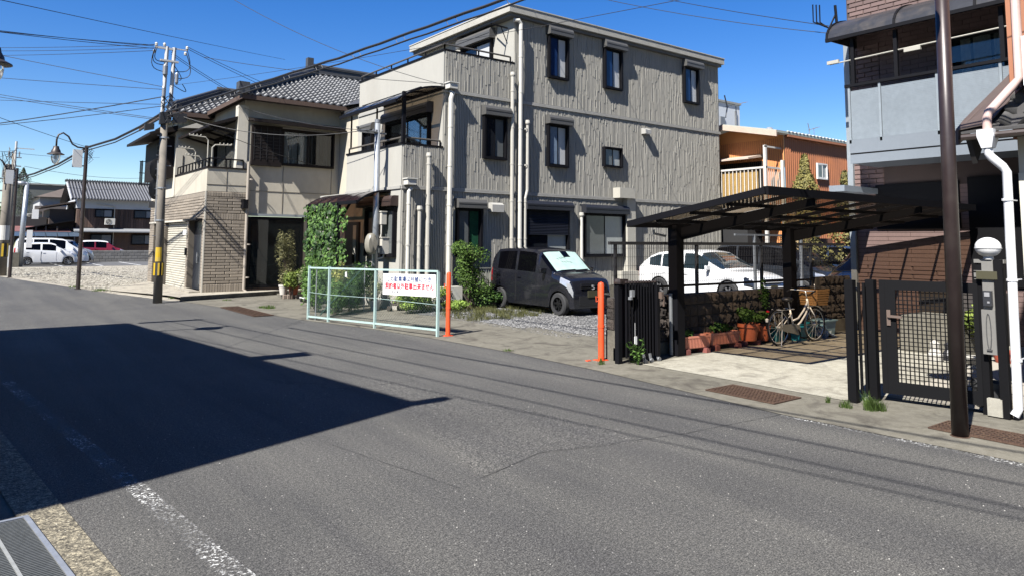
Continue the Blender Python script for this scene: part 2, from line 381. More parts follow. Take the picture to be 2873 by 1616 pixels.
seam([(2.2, 17.5), (2.45, 11), (2.75, 6.2), (3.05, 4.6)], .012); seam([(-4, 18.2), (1.2, 18.5), (3.0, 21.5), (4.3, 26.0)], .015)
seam([(5.6, 21.4), (2.4, 20.8), (-3, 20.5)], .015); seam([(7.35, 9.0), (9.6, 9.25), (9.75, 10.2)], .012)
PATCHM = asphalt('coarse_patch_asphalt', (.037, .037, .037), (.065, .064, .062), (.20, .195, .18), .62, .78)
sheet('road_patch', [(3.30, 4.70), (4.1, 4.94), (5.1, 4.66), (5.15, 5.6), (4.9, 7.2), (4.35, 9.2), (4.02, 7.4)], .0022, PATCHM)
# small loose chips and stones lying on the road: real grains
mb = MB(); r = random.Random(11)
for i in range(700):
    y = r.uniform(1.5, 9.0) ** 1.0; x = r.uniform(.9, 7.1); s = r.choice((.002, .003, .004, .0055))
    a = r.uniform(0, 6.3); c, q = math.cos(a) * s, math.sin(a) * s
    mb.add([(x - c, y - q, .001), (x + q, y - c, .001), (x + c, y + q, .001), (x - q, y + c, .001), (x, y, .001 + s)], [(0, 1, 4), (1, 2, 4), (2, 3, 4), (3, 0, 4)])
stuff(mb.build('loose_chips', M('stone_chip', (.50, .48, .44), .8, var=.3)))
# gravel
GRAVM, _t, _b = nodes('gravel')
_c = _coord(_t); _v = _n(_t, 'ShaderNodeTexVoronoi'); _v.inputs['Scale'].default_value = 34; _t.links.new(_c, _v.inputs['Vector'])
_s = _n(_t, 'ShaderNodeSeparateColor'); _t.links.new(_v.outputs['Color'], _s.inputs[0])
_k = _ramp(_t, _s.outputs[0], [(0, (.028, .028, .028)), (.5, (.08, .08, .078)), (1, (.18, .18, .172))])
_k = _mix(_t, 1.0, _k, _ramp(_t, _v.outputs['Distance'], [(0, (1, 1, 1)), (.45, (.85, .85, .85)), (.75, (.3, .3, .3))]), 'MULTIPLY')
_t.links.new(_k, _b.inputs['Base Color']); _b.inputs['Roughness'].default_value = .85
_bump(_t, _b, _v.outputs['Distance'], -1.0, .03)
sheet('gravel_lot', [(9.72, 14.4), (9.55, 13.3), (9.85, 12.0), (10.0, 10.6), (10.15, 10.2), (9.8, 8.25), (30, 8.2), (30, 17), (9.4, 17), (9.1, 15.6)], .012, GRAVM)
mb = MB(); r = random.Random(5); ico = [(0, 0, 1), (.89, 0, .45), (.28, .85, .45), (-.72, .53, .45), (-.72, -.53, .45), (.28, -.85, .45)]
def stone(mb, x, y, z, s, r):
    a = r.uniform(0, 6.3); ca, sa = math.cos(a), math.sin(a); sx, sy, sz = s * r.uniform(.7, 1.3), s * r.uniform(.6, 1.1), s * r.uniform(.4, .8)
    P = [(x + (px * sx) * ca - (py * sy) * sa, y + (px * sx) * sa + (py * sy) * ca, z + pz * sz + r.uniform(-.15, .15) * s) for px, py, pz in ico]
    mb.cv = r.random(); mb.add(P, [(0, 1, 2), (0, 2, 3), (0, 3, 4), (0, 4, 5), (0, 5, 1)])
for i in range(15000):
    y = r.uniform(10.2, 16.6); x = 9.45 + abs(r.gauss(0, 1.9)) + (0.35 if y < 12 else 0)
    if x > 14.5: continue
    stone(mb, x, y, .010, r.choice((.014, .018, .024, .03)), r)
for i in range(1600): stone(mb, r.uniform(9.2, 10.1), r.uniform(10.3, 16.5), .008, r.choice((.01, .014, .02)), r)
GS, _t, _b = nodes('gravel_stone'); _a = _n(_t, 'ShaderNodeAttribute', attribute_name='var')
_t.links.new(_ramp(_t, _a.outputs['Fac'], [(0, (.028, .028, .030)), (.5, (.085, .085, .084)), (1, (.19, .187, .18))]), _b.inputs['Base Color']); _b.inputs['Roughness'].default_value = .8
stuff(mb.build('gravel', GS))
# pale gravel of the side lot
mb = MB(); r = random.Random(6)
for i in range(9000):
    t = r.random() ** .75; y = 27.5 + t * 25; xl = 4.0 - (y - 27.5) * .145; x = xl + abs(r.gauss(0, 4)) + .1
    if x > 14: continue
    stone(mb, x, y, .0, r.choice((.03, .045, .06)), r)
GP, _t, _b = nodes('pale_gravel_stone'); _a = _n(_t, 'ShaderNodeAttribute', attribute_name='var')
_t.links.new(_ramp(_t, _a.outputs['Fac'], [(0, (.085, .075, .058)), (.5, (.16, .15, .12)), (1, (.27, .255, .215))]), _b.inputs['Base Color']); _b.inputs['Roughness'].default_value = .85
stuff(mb.build('pale_gravel', GP))
# weeds: grass tufts
GRASS = leafmat('grass_blade', (.075, .085, .025), (.20, .20, .08), .3)
GRASSG = leafmat('green_grass_blade', (.04, .075, .015), (.13, .20, .05), .3)
def tuft(mb, x, y, h, n, spread, r, z=0.005):
    for i in range(n):
        a = r.uniform(0, 6.3); d = r.uniform(0, spread); px, py = x + math.cos(a) * d, y + math.sin(a) * d
        ln = r.uniform(.3, 1) * h; lx, ly = r.uniform(-.5, .5) * ln, r.uniform(-.5, .5) * ln; w = .004; mb.cv = r.random()
        mb.add([(px - w, py, z), (px + w, py, z), (px + w * .7 + lx * .5, py + ly * .5, z + ln * .7), (px - w * .7 + lx * .5, py + ly * .5, z + ln * .7), (px + lx, py + ly, z + ln)], [(0, 1, 2, 3), (3, 2, 4)])
mb = MB(); r = random.Random(9)
for i in range(240):
    y = r.uniform(13.6, 16.6); x = r.uniform(10.2, 12.6) if r.random() < .6 else r.uniform(9.3, 11.4)
    tuft(mb, x, y, r.uniform(.05, .16), 26, .14, r, .02)
stuff(mb.build('dry_grass', GRASS))
mb = MB()
for (x, y, h, n, s) in ((7.95, 4.25, .10, 120, .08), (8.05, 4.02, .16, 240, .08), (8.12, 3.95, .13, 150, .06), (8.20, 4.12, .20, 60, .05), (7.7, 7.85, .14, 50, .06), (8.2, 7.7, .05, 40, .05), (6.6, 19.2, .12, 150, .16), (6.5, 19.5, .07, 80, .12), (7.35, 9.7, .05, 40, .09), (6.42, 22.4, .06, 50, .14), (8.02, 4.5, .1, 40, .03), (5.25, 24.0, .07, 60, .1), (4.0, 28.8, .10, 160, .3), (3.5, 31.2, .1, 100, .25)):
    tuft(mb, x, y, h, n, s, r)
stuff(mb.build('weeds', GRASSG))
# drain grates
def grate(label, x0, x1, y0, y1, z, mat, nx, ny, wob=0.0, cat='drain grate', thick=.006, big=False):
    t = thing('drain_grate', label, cat, ((x0 + x1) / 2, (y0 + y1) / 2, z))
    mb = MB(); mb.poly([(x0, y0, z - .0022), (x1, y0, z - .0022), (x1, y1, z - .0022), (x0, y1, z - .0022)]); mb.build('pit', M('dark_pit', (.01, .009, .008), .95, var=.2), t)
    mb = MB(); e = .02
    mb.box(x0, x1, y0, y0 + e, z, z + .012); mb.box(x0, x1, y1 - e, y1, z, z + .012); mb.box(x0, x0 + e, y0 + e, y1 - e, z, z + .012); mb.box(x1 - e, x1, y0 + e, y1 - e, z, z + .012); mb.build('frame', mat, t)
    for i in range(1, nx):
        x = x0 + (x1 - x0) * i / nx; m2 = MB(); m2.box(x - thick, x + thick, y0 + e, y1 - e, z, z + .011); m2.build('bar', mat, t)
    m2 = MB()
    for j in range(1, ny):
        y = y0 + (y1 - y0) * j / ny; m2.box(x0 + e, x1 - e, y - thick * .8, y + thick * .8, z, z + .009)
    stuff(m2.build('cross_bars', mat, t)); return t
grate('rusty steel drain grate in the concrete before the carport', 7.42, 7.98, 4.80, 5.75, .010, RUSTM, 7, 22)
grate('rusty drain grate at the foot of the brown lamp pole', 7.73, 8.20, 1.4, 3.30, .010, RUSTM, 6, 40)
t = thing('drain_grate', 'galvanised drain grate in the kerb at bottom left corner', 'drain grate', (.57, 4.64, .016), .117)
m = MB(); m.poly([(-.9, -1.2, -.003), (0, -1.2, -.003), (0, 1.12, -.003), (-.9, 1.12, -.003)]); m.build('pit', M('dark_pit', (.01, .009, .008)), t, world=False)
for (a0, a1, b0, b1) in ((-.92, .02, 1.10, 1.13), (-.01, .02, -1.2, 1.10)): m = MB(); m.box(a0, a1, b0, b1, 0, .014); m.build('frame', GALV, t, world=False)
for k in range(5): m = MB(); x = -.19 - k * .175; m.box(x - .009, x + .009, -1.2, 1.10, 0, .013); m.build('rail', M('bright_galvanised', (.34, .35, .34), .6, .2, var=.3, vs=20), t, world=False)
m = MB()
for k in range(92): y = -1.18 + k * .0248; m.box(-.9, -.012, y, y + .007, -.001, .010)
stuff(m.build('cross_bars', M('dull_grate_bar', (.16, .17, .17), .7, 0, var=.4, vs=30, spec=.2), t, world=False))
grate('small rusty drain grate beside the left end of the mesh fence', 5.62, 6.1, 17.4, 20.2, .010, RUSTM, 4, 40)
# ------------------------------------------------------------------ facade helpers
def fb(mb, face, u0, u1, d0, d1, z0, z1):
    """box on a facade: face = ('y', Y) looks to -y, ('x', X) looks to -x; d = distance proud of the wall"""
    k, p = face
    if k == 'y': return mb.box(u0, u1, p - d1, p - d0, z0, z1)
    return mb.box(p - d1, p - d0, u0, u1, z0, z1)
def fpipe(face, u, d, z0, z1, r=.055): 
    k, p = face
    return [(u, p - d, z0), (u, p - d, z1)] if k == 'y' else [(p - d, u, z0), (p - d, u, z1)]
def window(parent, face, u0, u1, z0, z1, panes=2, fr=.065, dep=.12, frame=None, pmats=None, curtain=None, name='window', inner=None, rev=False):
    """frame part with sash and pane sub-parts; a dark room box or curtain stands behind clear panes"""
    frame = frame or BLKM; mb = MB()
    fb(mb, face, u0, u1, 0, dep, z0, z0 + fr); fb(mb, face, u0, u1, 0, dep, z1 - fr, z1)
    fb(mb, face, u0, u0 + fr, 0, dep, z0 + fr, z1 - fr); fb(mb, face, u1 - fr, u1, 0, dep, z0 + fr, z1 - fr)
    fo = mb.build(name, frame, parent)
    a, b = u0 + fr, u1 - fr; wd = (b - a) / panes; order = range(panes)
    for i in order:
        x0, x1 = a + i * wd, a + (i + 1) * wd; off = .045 if i % 2 == 0 else .02; s = min(.035, wd * .1)
        m = MB(); q0, q1 = x0 + (0 if i == 0 else -.012), x1 + (0 if i == panes - 1 else .012)
        fb(m, face, q0, q1, off - .012, off + .012, z0 + fr, z0 + fr + s); fb(m, face, q0, q1, off - .012, off + .012, z1 - fr - s, z1 - fr)
        fb(m, face, q0, q0 + s, off - .012, off + .012, z0 + fr + s, z1 - fr - s); fb(m, face, q1 - s, q1, off - .012, off + .012, z0 + fr + s, z1 - fr - s)
        m.build('sash', frame, fo)
        m = MB(); fb(m, face, q0 + s, q1 - s, off - .004, off + .003, z0 + fr + s, z1 - fr - s)
        pm = (pmats[i] if pmats else GLC); m.build('pane', pm, fo)
    m = MB(); fb(m, face, u0 + .01, u1 - .01, .002, .008, z0 + .01, z1 - .01); m.build('backing', inner or M('dark_room', (.012, .012, .013), .9), fo)
    if curtain:
        m = MB(); c0, c1 = curtain[0], curtain[1]; n = max(6, int(abs(c1 - c0) / .035)); k, p = face; pts = []
        for i in range(n + 1):
            u = c0 + (c1 - c0) * i / n; d = .012 + .006 * math.sin(i * 1.9) + .003 * math.sin(i * .7)
            for z in (z0 + fr, z1 - fr): pts.append((u, p - d, z) if k == 'y' else (p - d, u, z))
        m.add(pts, [(2 * i, 2 * i + 2, 2 * i + 3, 2 * i + 1) for i in range(n)]); m.build('curtain', curtain[2], fo)
    return fo
def hood(parent, face, u0, u1, z0, z1, mat=None, d=.24):
    mat = mat or GREYM; mb = MB(); k, p = face
    prof = [(0, z0), (d, z0), (d, z1 - .10), (d - .05, z1 - .02), (d - .1, z1), (0, z1)]
    A = [(u0, p - q, z) if k == 'y' else (p - q, u0, z) for q, z in prof]
    v = (u1 - u0, 0, 0) if k == 'y' else (0, u1 - u0, 0)
    mb.prism(A, (0, 0, 0), v); o = mb.build('shutter_box', mat, parent)
    m = MB(); fb(m, face, u0 + .02, u1 - .02, d + .001, d + .006, z0 + (z1 - z0) * .40, z0 + (z1 - z0) * .44); m.build('trim_line', BLKM, o)
    return o
HOODG = M('shutter_box_grey', (.11, .108, .103), .5, .2, var=.15)
FROST = M('frosted_pane', (.36, .38, .37), .22, 0, var=.12, vs=2)
CURT = M('white_curtain', (.62, .62, .60), .9, var=.12, vs=5)
BLUEP = M('blue_pane', (.012, .035, .11), .12, 0, var=.3, vs=3)  # deep blue as the pane's own colour
PALEP = M('pale_pane', (.50, .51, .51), .25, 0, var=.08, vs=3)

# ================================================================== grey three-storey building
g = thing('apartment_building', 'three storey grey building with ribbed side wall, roof band and stepped balconies', 'building', (13, 17, 0))
mb = MB()
mb.box(9.27, 23.1, 17.03, 22.5, 0, 3.24); mb.box(10.55, 23.1, 17.03, 22.5, 3.24, 6.04); mb.box(13.05, 23.1, 17.03, 22.5, 6.04, 8.66)
mb.box(9.27, 9.42, 17.03, 20.5, 3.24, 4.40); mb.box(9.42, 10.55, 17.03, 17.18, 3.24, 4.40)
mb.box(10.55, 10.70, 17.03, 22.45, 6.04, 7.19); mb.box(10.70, 13.05, 17.03, 17.18, 6.04, 7.19)
mb.build('wall', STUCCO, g)
for (x0, x1, y0, y1, z) in ((9.24, 9.44, 17.0, 20.52, 4.40), (9.44, 10.56, 17.0, 17.2, 4.40), (10.52, 10.72, 17.0, 22.47, 7.19), (10.72, 13.06, 17.0, 17.2, 7.19)):
    mb = MB(); mb.box(x0, x1, y0, y1, z, z + .05); mb.build('coping', BLKM, g)
mb = MB(); mb.box(12.70, 23.2, 16.80, 22.9, 8.72, 8.93); mb.build('roof_fascia', M('roof_fascia_stucco', (.42, .405, .36), .9, var=.2, vs=4, bump=.8, bs=70, bd=.01), g)
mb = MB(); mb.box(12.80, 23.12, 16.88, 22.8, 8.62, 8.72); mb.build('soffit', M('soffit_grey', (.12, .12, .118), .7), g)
mb = MB(); mb.box(12.68, 23.22, 16.78, 22.92, 8.93, 8.96); mb.build('roof_edge', M('roof_edge_cream', (.48, .46, .40), .7, var=.1), g)
# ribbed cladding
F_ = ('y', 17.03)
WIN = [(14.34, 15.18, 6.95, 8.35), (16.80, 17.65, 6.95, 8.35), (20.91, 21.77, 6.97, 8.35), (14.32, 15.18, 4.14, 5.50), (16.76, 17.61, 4.30, 4.97), (11.88, 12.72, 4.20, 5.50), (10.99, 11.86, 1.38, 2.76), (13.45, 15.20, .45, 2.80), (15.85, 17.74, 1.33, 2.76)]
HOODS = [(14.29, 15.28, 8.33, 8.62), (16.76, 17.78, 8.33, 8.61), (20.90, 21.92, 8.33, 8.60), (14.28, 15.27, 5.48, 5.76), (11.84, 12.80, 5.48, 5.77), (10.95, 11.93, 2.74, 3.0), (13.40, 15.28, 2.78, 3.05), (15.80, 17.80, 2.74, 3.02)]
BLOCK = WIN + HOODS
r = random.Random(21)
def ribs(x0, x1, z0, z1, name='ribbed_panel'):
    mb = MB(); x = x0
    while x < x1 - .03:
        wd = r.uniform(.053, .060); wd = min(wd, x1 - x); z = z0
        while z < z1 - .02:
            h = min(r.uniform(.15, .8), z1 - z); d = r.choice((.017, .020, .024, .028)); za, zb = z, z + h - r.choice((0, 0, .004, .007))
            segs = [(za, zb)]
            for (bx0, bx1, bz0, bz1) in BLOCK:
                if x + wd > bx0 and x < bx1:
                    ns = []
                    for (a, b) in segs:
                        if b <= bz0 or a >= bz1: ns.append((a, b)); continue
                        if a < bz0: ns.append((a, bz0))
                        if b > bz1: ns.append((bz1, b))
                    segs = ns
            for (a, b) in segs:
                if b - a < .015: continue
                X0, X1 = x + .004, x + wd - .008; t = .004; y = 17.03
                P = [(X0, y, a), (X1, y, a), (X1, y, b), (X0, y, b), (X0 + t, y - d, a), (X1 - t, y - d, a), (X1 - t, y - d, b), (X0 + t, y - d, b)]
                mb.add(P, [(4, 5, 6, 7), (1, 2, 6, 5), (3, 0, 4, 7), (2, 3, 7, 6), (0, 1, 5, 4)])
            z += h
        x += wd
    return stuff(mb.build(name, RIB, g))
ribs(9.30, 23.08, .42, 3.20); ribs(10.58, 23.08, 3.30, 5.99); ribs(9.30, 10.56, 3.30, 4.39); ribs(13.06, 23.08, 6.10, 8.62); ribs(10.60, 13.05, 6.10, 7.18)
for (x0, x1, z) in ((9.27, 23.13, 3.20), (10.5, 23.13, 5.99)):
    m = MB(); m.box(x0, x1, 16.975, 17.03, z, z + .045); m.build('belt_moulding', M('belt_grey', (.36, .35, .32), .85, var=.2), g)
    m = MB(); m.box(x0, x1, 16.985, 17.03, z + .05, z + .10); m.build('belt_moulding', M('belt_grey', (.36, .35, .32)), g)
for (z, y1) in ((3.20, 20.5), (5.99, 22.45)):
    x = 9.27 if z < 4 else 10.55
    m = MB(); m.box(x - .035, x, 17.03, y1, z, z + .08); m.build('belt_moulding', M('belt_grey', (.36, .35, .32)), g)
m = MB(); m.box(9.22, 23.15, 16.96, 17.03, 0, .42); m.build('plinth', CONCD, g)
# windows of the ribbed wall
for i, (x0, x1, z0, z1) in enumerate(WIN[:3]):
    window(g, ('y', 17.0), x0, x1, z0, z1, 2, pmats=[BLUEP, PALEP])
window(g, ('y', 17.0), *WIN[3], 2, pmats=[M('sky_reflection_pane', (.18, .24, .32), .1, var=.3), PALEP])  # left pane: the sky's reflection is put into its base colour
window(g, ('y', 17.0), *WIN[4], 2, fr=.04, pmats=[M('grey_pane', (.12, .13, .13), .2), FROST])
window(g, ('y', 17.0), *WIN[5], 2, pmats=[GLD, M('grey_pane', (.12, .13, .13), .2)])
window(g, ('y', 17.0), *WIN[6], 2, pmats=[M('grey_pane', (.12, .13, .13), .2), M('green_pane', (.02, .085, .045), .18, var=.5, vs=14)])
window(g, ('y', 17.0), *WIN[8], 2, pmats=[M('grey_pane', (.12, .13, .13), .2), FROST])
w7 = window(g, ('y', 17.0), *WIN[7], 2, pmats=[GLD, FROST])
m = MB()
for k in range(17): m.prism([(13.53, 16.90, 2.02 + k * .046), (13.53, 16.875, 2.03 + k * .046), (13.53, 16.90, 2.064 + k * .046)], (0, 0, 0), (1.60, 0, 0))
m.build('roller_shutter', M('navy_black_shutter', (.022, .024, .032), .4, .2), w7)
for i, (x0, x1, z0, z1) in enumerate(HOODS): hood(g, ('y', 17.0), x0, x1, z0, z1, HOODG if i < 6 else M('black_shutter_box', (.03, .032, .04), .4, .2))
for (x0, x1, z0, z1) in ((18.66, 18.95, 5.58, 5.78), (12.13, 12.55, 2.66, 2.93)):
    m = MB(); m.prism([(x0, 17.0, z0), (x0, 16.80, z0), (x0, 16.80, z1 - .06), (x0, 16.9, z1), (x0, 17.0, z1)], (0, 0, 0), (x1 - x0, 0, 0)); m.build('vent_hood', M('vent_cream', (.42, .41, .38), .5, var=.1), g)
# stack with box, column and base
for (x0, x1, y0, z0, z1) in ((17.25, 17.98, 16.68, 3.28, 3.62), (17.72, 18.12, 16.80, .86, 3.28), (17.30, 18.15, 16.66, 0, .86)):
    m = MB(); m.box(x0, x1, y0, 17.0, z0, z1); m.build('chimney_breast', M('chimney_cream', (.44, .42, .36), .85, var=.1, bump=.2), g)
# rain pipes
def pipe(parent, pts, r_=.06, mat=None, clips=True, box=None):
    m = MB(); m.tube(pts, r_, 10); o = m.build('downpipe', mat or PVC, parent)
    if box: m = MB(); x, y, z = box; m.prism([(x - .13, y - .11, z), (x + .13, y - .11, z), (x + .13, y + .13, z), (x - .13, y + .13, z)], (0, 0, 0), (0, 0, .15)); m.box(x - .16, x + .16, y - .14, y + .14, z + .15, z + .18); m.build('hopper', mat or PVC, o)
    if clips:
        z0, z1 = min(p[2] for p in pts), max(p[2] for p in pts); q = pts[-1]; m = MB(); z = z0 + .5
        while z < z1 - .2: m.lathe([(r_ + .001, -.02), (r_ + .008, -.02), (r_ + .008, .02), (r_ + .001, .02)], (q[0], q[1], z), 10); z += 1.1
        if m.v: m.build('clip', mat or PVC, o)
    return o
YP = 16.86
pipe(g, [(12.95, 16.93, 8.52), (13.10, YP, 8.52), (13.18, YP, 8.42), (13.18, YP, .3)], .062, PVCW)
pipe(g, [(12.88, YP, 6.85), (12.88, YP, .3)], .06); pipe(g, [(13.46, YP, 5.45), (13.46, YP, 3.35), (13.38, YP, 3.1), (13.38, YP, .3)], .05)
pipe(g, [(10.75, 16.95, 6.02), (10.75, YP, 5.95), (10.70, YP, 5.8), (10.70, YP, .1)], .07, PVCW, box=(10.72, 16.86, 6.08))
pipe(g, [(10.02, YP, 4.18), (10.02, YP, .1)], .065); pipe(g, [(9.76, YP, 2.72), (9.76, YP, .1)], .055); pipe(g, [(9.50, YP, 3.22), (9.42, YP, 3.12), (9.42, YP, .1)], .055, PVCW, box=(9.45, 16.86, 3.30))
pipe(g, [(15.70, 16.88, 2.72), (15.70, 16.88, .4)], .05, PVCW, clips=False)
m = MB()
for (p) in (((13.46, YP, 5.45)), ((10.02, YP, 4.18)), ((9.76, YP, 2.72)), ((12.88, YP, 6.85)), ((15.70, 16.88, 2.72))):
    m.lathe([(.0, .03), (.07, .03), (.085, -.06), (.07, -.10)], p, 10)
m.build('pipe_cap', PVC, g)
# left (street) faces: balcony windows, doors
XF = ('x', 10.55)
b2 = window(g, XF, 17.65, 20.3, 4.0, 5.48, 2, pmats=[GLC, GLC], curtain=(17.75, 18.85, CURT)); hood(g, XF, 17.55, 20.4, 5.48, 5.80, M('black_shutter_box', (.03, .032, .04)))
window(g, XF, 21.25, 21.95, 4.55, 5.42, 1, pmats=[GLD]); hood(g, XF, 21.15, 22.05, 5.42, 5.66, HOODG, .2)
XT = ('x', 13.05); window(g, XT, 18.1, 19.85, 6.45, 8.22, 2, pmats=[PALEP, GLD], frame=BLKM); hood(g, XT, 18.0, 19.95, 8.22, 8.55, HOODG)
X1 = ('x', 9.27); window(g, X1, 17.2, 18.95, 1.37, 2.72, 2, pmats=[M('grey_pane', (.12, .13, .13), .2), M('grey_pane', (.12, .13, .13), .2)], curtain=None); hood(g, X1, 17.15, 19.25, 2.74, 3.02, M('brown_shutter_box', (.06, .038, .032), .45, .2))
d = MB(); d.box(9.20, 9.27, 19.42, 20.35, .15, 2.35); do = d.build('door', DKBR, g)
d = MB(); d.box(9.185, 9.2, 19.55, 19.75, .3, 2.25); d.build('door_panel', M('door_cream_panel', (.45, .43, .38), .5), do)
d = MB(); d.box(9.15, 9.2, 19.62, 19.72, 1.15, 1.4); d.build('handle', BLKM, do)
# balcony hand rails
def rail(parent, pts, z, zp, mat=GALV, r_=.028, every=1.1, name='handrail'):
    m = MB(); m.tube([(x, y, z) for x, y in pts], r_, 8); o = m.build(name, mat, parent); m = MB()
    for a, b in zip(pts, pts[1:]):
        L = math.dist(a, b); n = max(1, round(L / every))
        for k in range(n + 1): x, y = a[0] + (b[0] - a[0]) * k / n, a[1] + (b[1] - a[1]) * k / n; m.box(x - .018, x + .018, y - .018, y + .018, zp, z - .01)
    m.build('rail_post', BLKM, o); return o
RAILM = M('bronze_rail', (.20, .18, .15), .4, .5)
rail(g, [(10.60, 22.4), (10.60, 17.08), (12.95, 17.08)], 7.40, 7.24, RAILM); rail(g, [(9.32, 20.45), (9.32, 17.08), (10.5, 17.08)], 4.60, 4.45, RAILM)
m = MB(); m.bar((13.0, 17.35, 7.95), (12.75, 17.3, 8.35), .02); m.bar((13.0, 17.9, 8.25), (12.6, 17.3, 8.35), .03); m.bar((12.35, 17.3, 8.38), (13.0, 17.3, 8.36), .04); m.build('laundry_bracket', BLKM, g)
# polycarbonate canopies
def canopy(parent, xw, zw, xo, zo, y0, y1, nb, tint, name, ridge=None):
    pts = []; n = 7
    for i in range(n + 1):
        t = i / n; x = xw + (xo - xw) * t; z = zw - (zw - zo) * (t ** 2.2); pts.append((x, z))
    for k in range(nb):
        a, b = y0 + (y1 - y0) * k / nb + .015, y0 + (y1 - y0) * (k + 1) / nb - .015; m = MB()
        P = [(x, y, z) for (x, z) in pts for y in (a, b)]; m.add(P, [(2 * i, 2 * i + 1, 2 * i + 3, 2 * i + 2) for i in range(n)]); m.build('canopy_panel', tint, parent)
    m = MB()
    for k in range(nb + 1):
        y = y0 + (y1 - y0) * k / nb
        for (p, q) in zip(pts, pts[1:]): m.bar((p[0], y, p[1] - .02), (q[0], y, q[1] - .02), .03, .05)
    m.bar((xo, y0, zo - .03), (xo, y1, zo - .03), .06, .09); m.bar((xw, y0, zw - .03), (xw, y1, zw - .03), .05, .08)
    m.bar(((xw + xo) / 2, y0, zw - .12), ((xw + xo) / 2, y1, zw - .12), .04, .05); m.build('canopy_frame', BLKM, parent)
canopy(g, 10.52, 6.12, 9.02, 5.58, 16.92, 20.55, 4, glass('navy_polycarbonate', (.42, .33, .24), .45, .15, (.008, .014, .030)), 'balcony')
m = MB(); m.box(9.27, 9.36, 17.0, 17.09, 4.45, 5.85); m.bar((9.3, 18.6, 4.6), (9.3, 18.6, 5.6), .04); m.bar((9.3, 20.3, 4.6), (9.3, 20.3, 5.6), .04); m.build('canopy_post', BLKM, g)
canopy(g, 9.24, 3.19, 8.28, 2.86, 17.6, 21.1, 5, glass('maroon_polycarbonate', (.36, .20, .12), .30, .14, (.018, .010, .012)), 'porch')
m = MB(); m.box(8.25, 8.33, 18.72, 18.80, 0, 2.84); m.bar((8.29, 18.76, 2.3), (8.7, 18.76, 3.0), .06); m.box(8.25, 8.33, 20.9, 20.98, 0, 2.84); m.build('canopy_post', BLKM, g)
# low hedge wall along the foot of the ribbed wall, shrub bed
t = thing('garden_wall', 'low concrete edging wall along the foot of the grey building', 'wall', (11.5, 16.5, 0))
m = MB(); m.box(10.9, 13.2, 16.5, 16.62, 0, .48); m.build('wall', CONCD, t); m = MB(); m.box(10.88, 13.22, 16.48, 16.64, .48, .53); m.build('coping', CONCK, t)
m = MB()
for k in range(28): x = 10.95 + k * .08; m.box(x, x + .02, 16.55, 16.57, .53, 1.05)
m.box(10.93, 13.2, 16.54, 16.58, 1.05, 1.08); m.build('railing', M('grey_green_rail', (.22, .24, .21), .5), t)
def ac_unit(label, x, y, z, rz=0, s=1.0, face=None, mat=None, group=None):
    t = thing('air_conditioner', label, 'air conditioner', (x, y, z), rz, group); W, D, H = .78 * s, .28 * s, .56 * s
    m = MB(); m.box(-W / 2, W / 2, -D / 2, D / 2, .05, .05 + H); m.build('casing', mat or M('ac_ivory', (.60, .58, .52), .5, var=.1), t, world=False)
    m = MB(); cx, cz, R_ = -W * .14, .05 + H / 2, H * .40
    m.lathe([(R_, 0), (R_ * .2, .004)], (cx, -D / 2 - .012, cz), 24, 'y'); m.build('fan_well', M('fan_dark', (.05, .05, .05), .7), t, world=False)
    m = MB()
    for k in range(6):
        R2 = R_ * (k + 1) / 6; pts = [(cx + R2 * math.cos(a * PI / 9), -D / 2 - .02, cz + R2 * math.sin(a * PI / 9)) for a in range(19)]; m.tube(pts, .004, 4, False)
    for a in range(8): m.bar((cx, -D / 2 - .022, cz), (cx + R_ * math.cos(a * PI / 4), -D / 2 - .022, cz + R_ * math.sin(a * PI / 4)), .006)
    m.build('fan_grille', M('ac_ivory', (.60, .58, .52)), t, world=False)
    m = MB(); m.box(-W / 2 + .05, -W / 2 + .12, -D / 2, D / 2, 0, .05); m.box(W / 2 - .12, W / 2 - .05, -D / 2, D / 2, 0, .05); m.build('foot', BLKM, t, world=False)
    return t
ac_unit('ivory air conditioner outdoor unit on the ground behind the orange post', 10.35, 16.35, 0, 0)
# ================================================================== old house on the corner (left)
h = thing('corner_house', 'two storey beige house with brick clad ground floor and grey tile roof', 'house', (6.3, 24.85, 0))
BEIGE = M('beige_render', (.52, .475, .385), .9, var=.14, vs=.8, grime=(.34, .31, .25), gs=.9, bump=.25, bs=50, stretch=(1, 1, .5))
BEIGEL = M('light_beige_render', (.58, .54, .455), .9, var=.12, vs=.8, grime=(.42, .39, .33), gs=.9, bump=.2, stretch=(1, 1, .5))
MORT = M('dark_mortar', (.13, .112, .09), .95, var=.2)
BRK = M('beige_tile_brick', (.325, .275, .215), .7, var=.22, vs=5, rnd=.22, world=False)
mb = MB(); mb.box(6.33, 7.66, 24.88, 25.08, 0, 3.40); mb.box(6.33, 6.53, 30.62, 31.0, 0, 2.45); mb.box(6.33, 6.53, 32.6, 33.4, 0, 2.45); mb.box(6.33, 6.53, 25.08, 33.4, 2.45, 3.40); mb.box(6.33, 6.53, 26.88, 27.12, 0, 2.45); mb.box(6.33, 6.53, 24.88, 25.12, 0, 2.45); mb.build('ground_floor_backing', MORT, h)
mb = MB(); mb.box(7.5, 12.6, 25.0, 33, 0, .30); mb.box(7.5, 7.75, 25.0, 33, .30, 6.6); mb.box(9.72, 12.6, 25.0, 25.2, .30, 2.62); mb.box(7.75, 12.6, 25.0, 25.2, 2.62, 4.42); mb.box(7.75, 12.6, 25.0, 25.2, 5.78, 6.6); mb.box(10.75, 12.6, 25.0, 25.2, 4.42, 5.78)
mb.box(11.0, 12.6, 22.7, 25.0, 0, 6.4); mb.build('wall', BEIGE, h)
mb = MB(); mb.box(6.33, 6.45, 24.88, 29.35, 3.40, 4.17); mb.box(6.45, 7.62, 24.88, 25.0, 3.40, 4.17); mb.build('balcony_parapet', BEIGE, h)
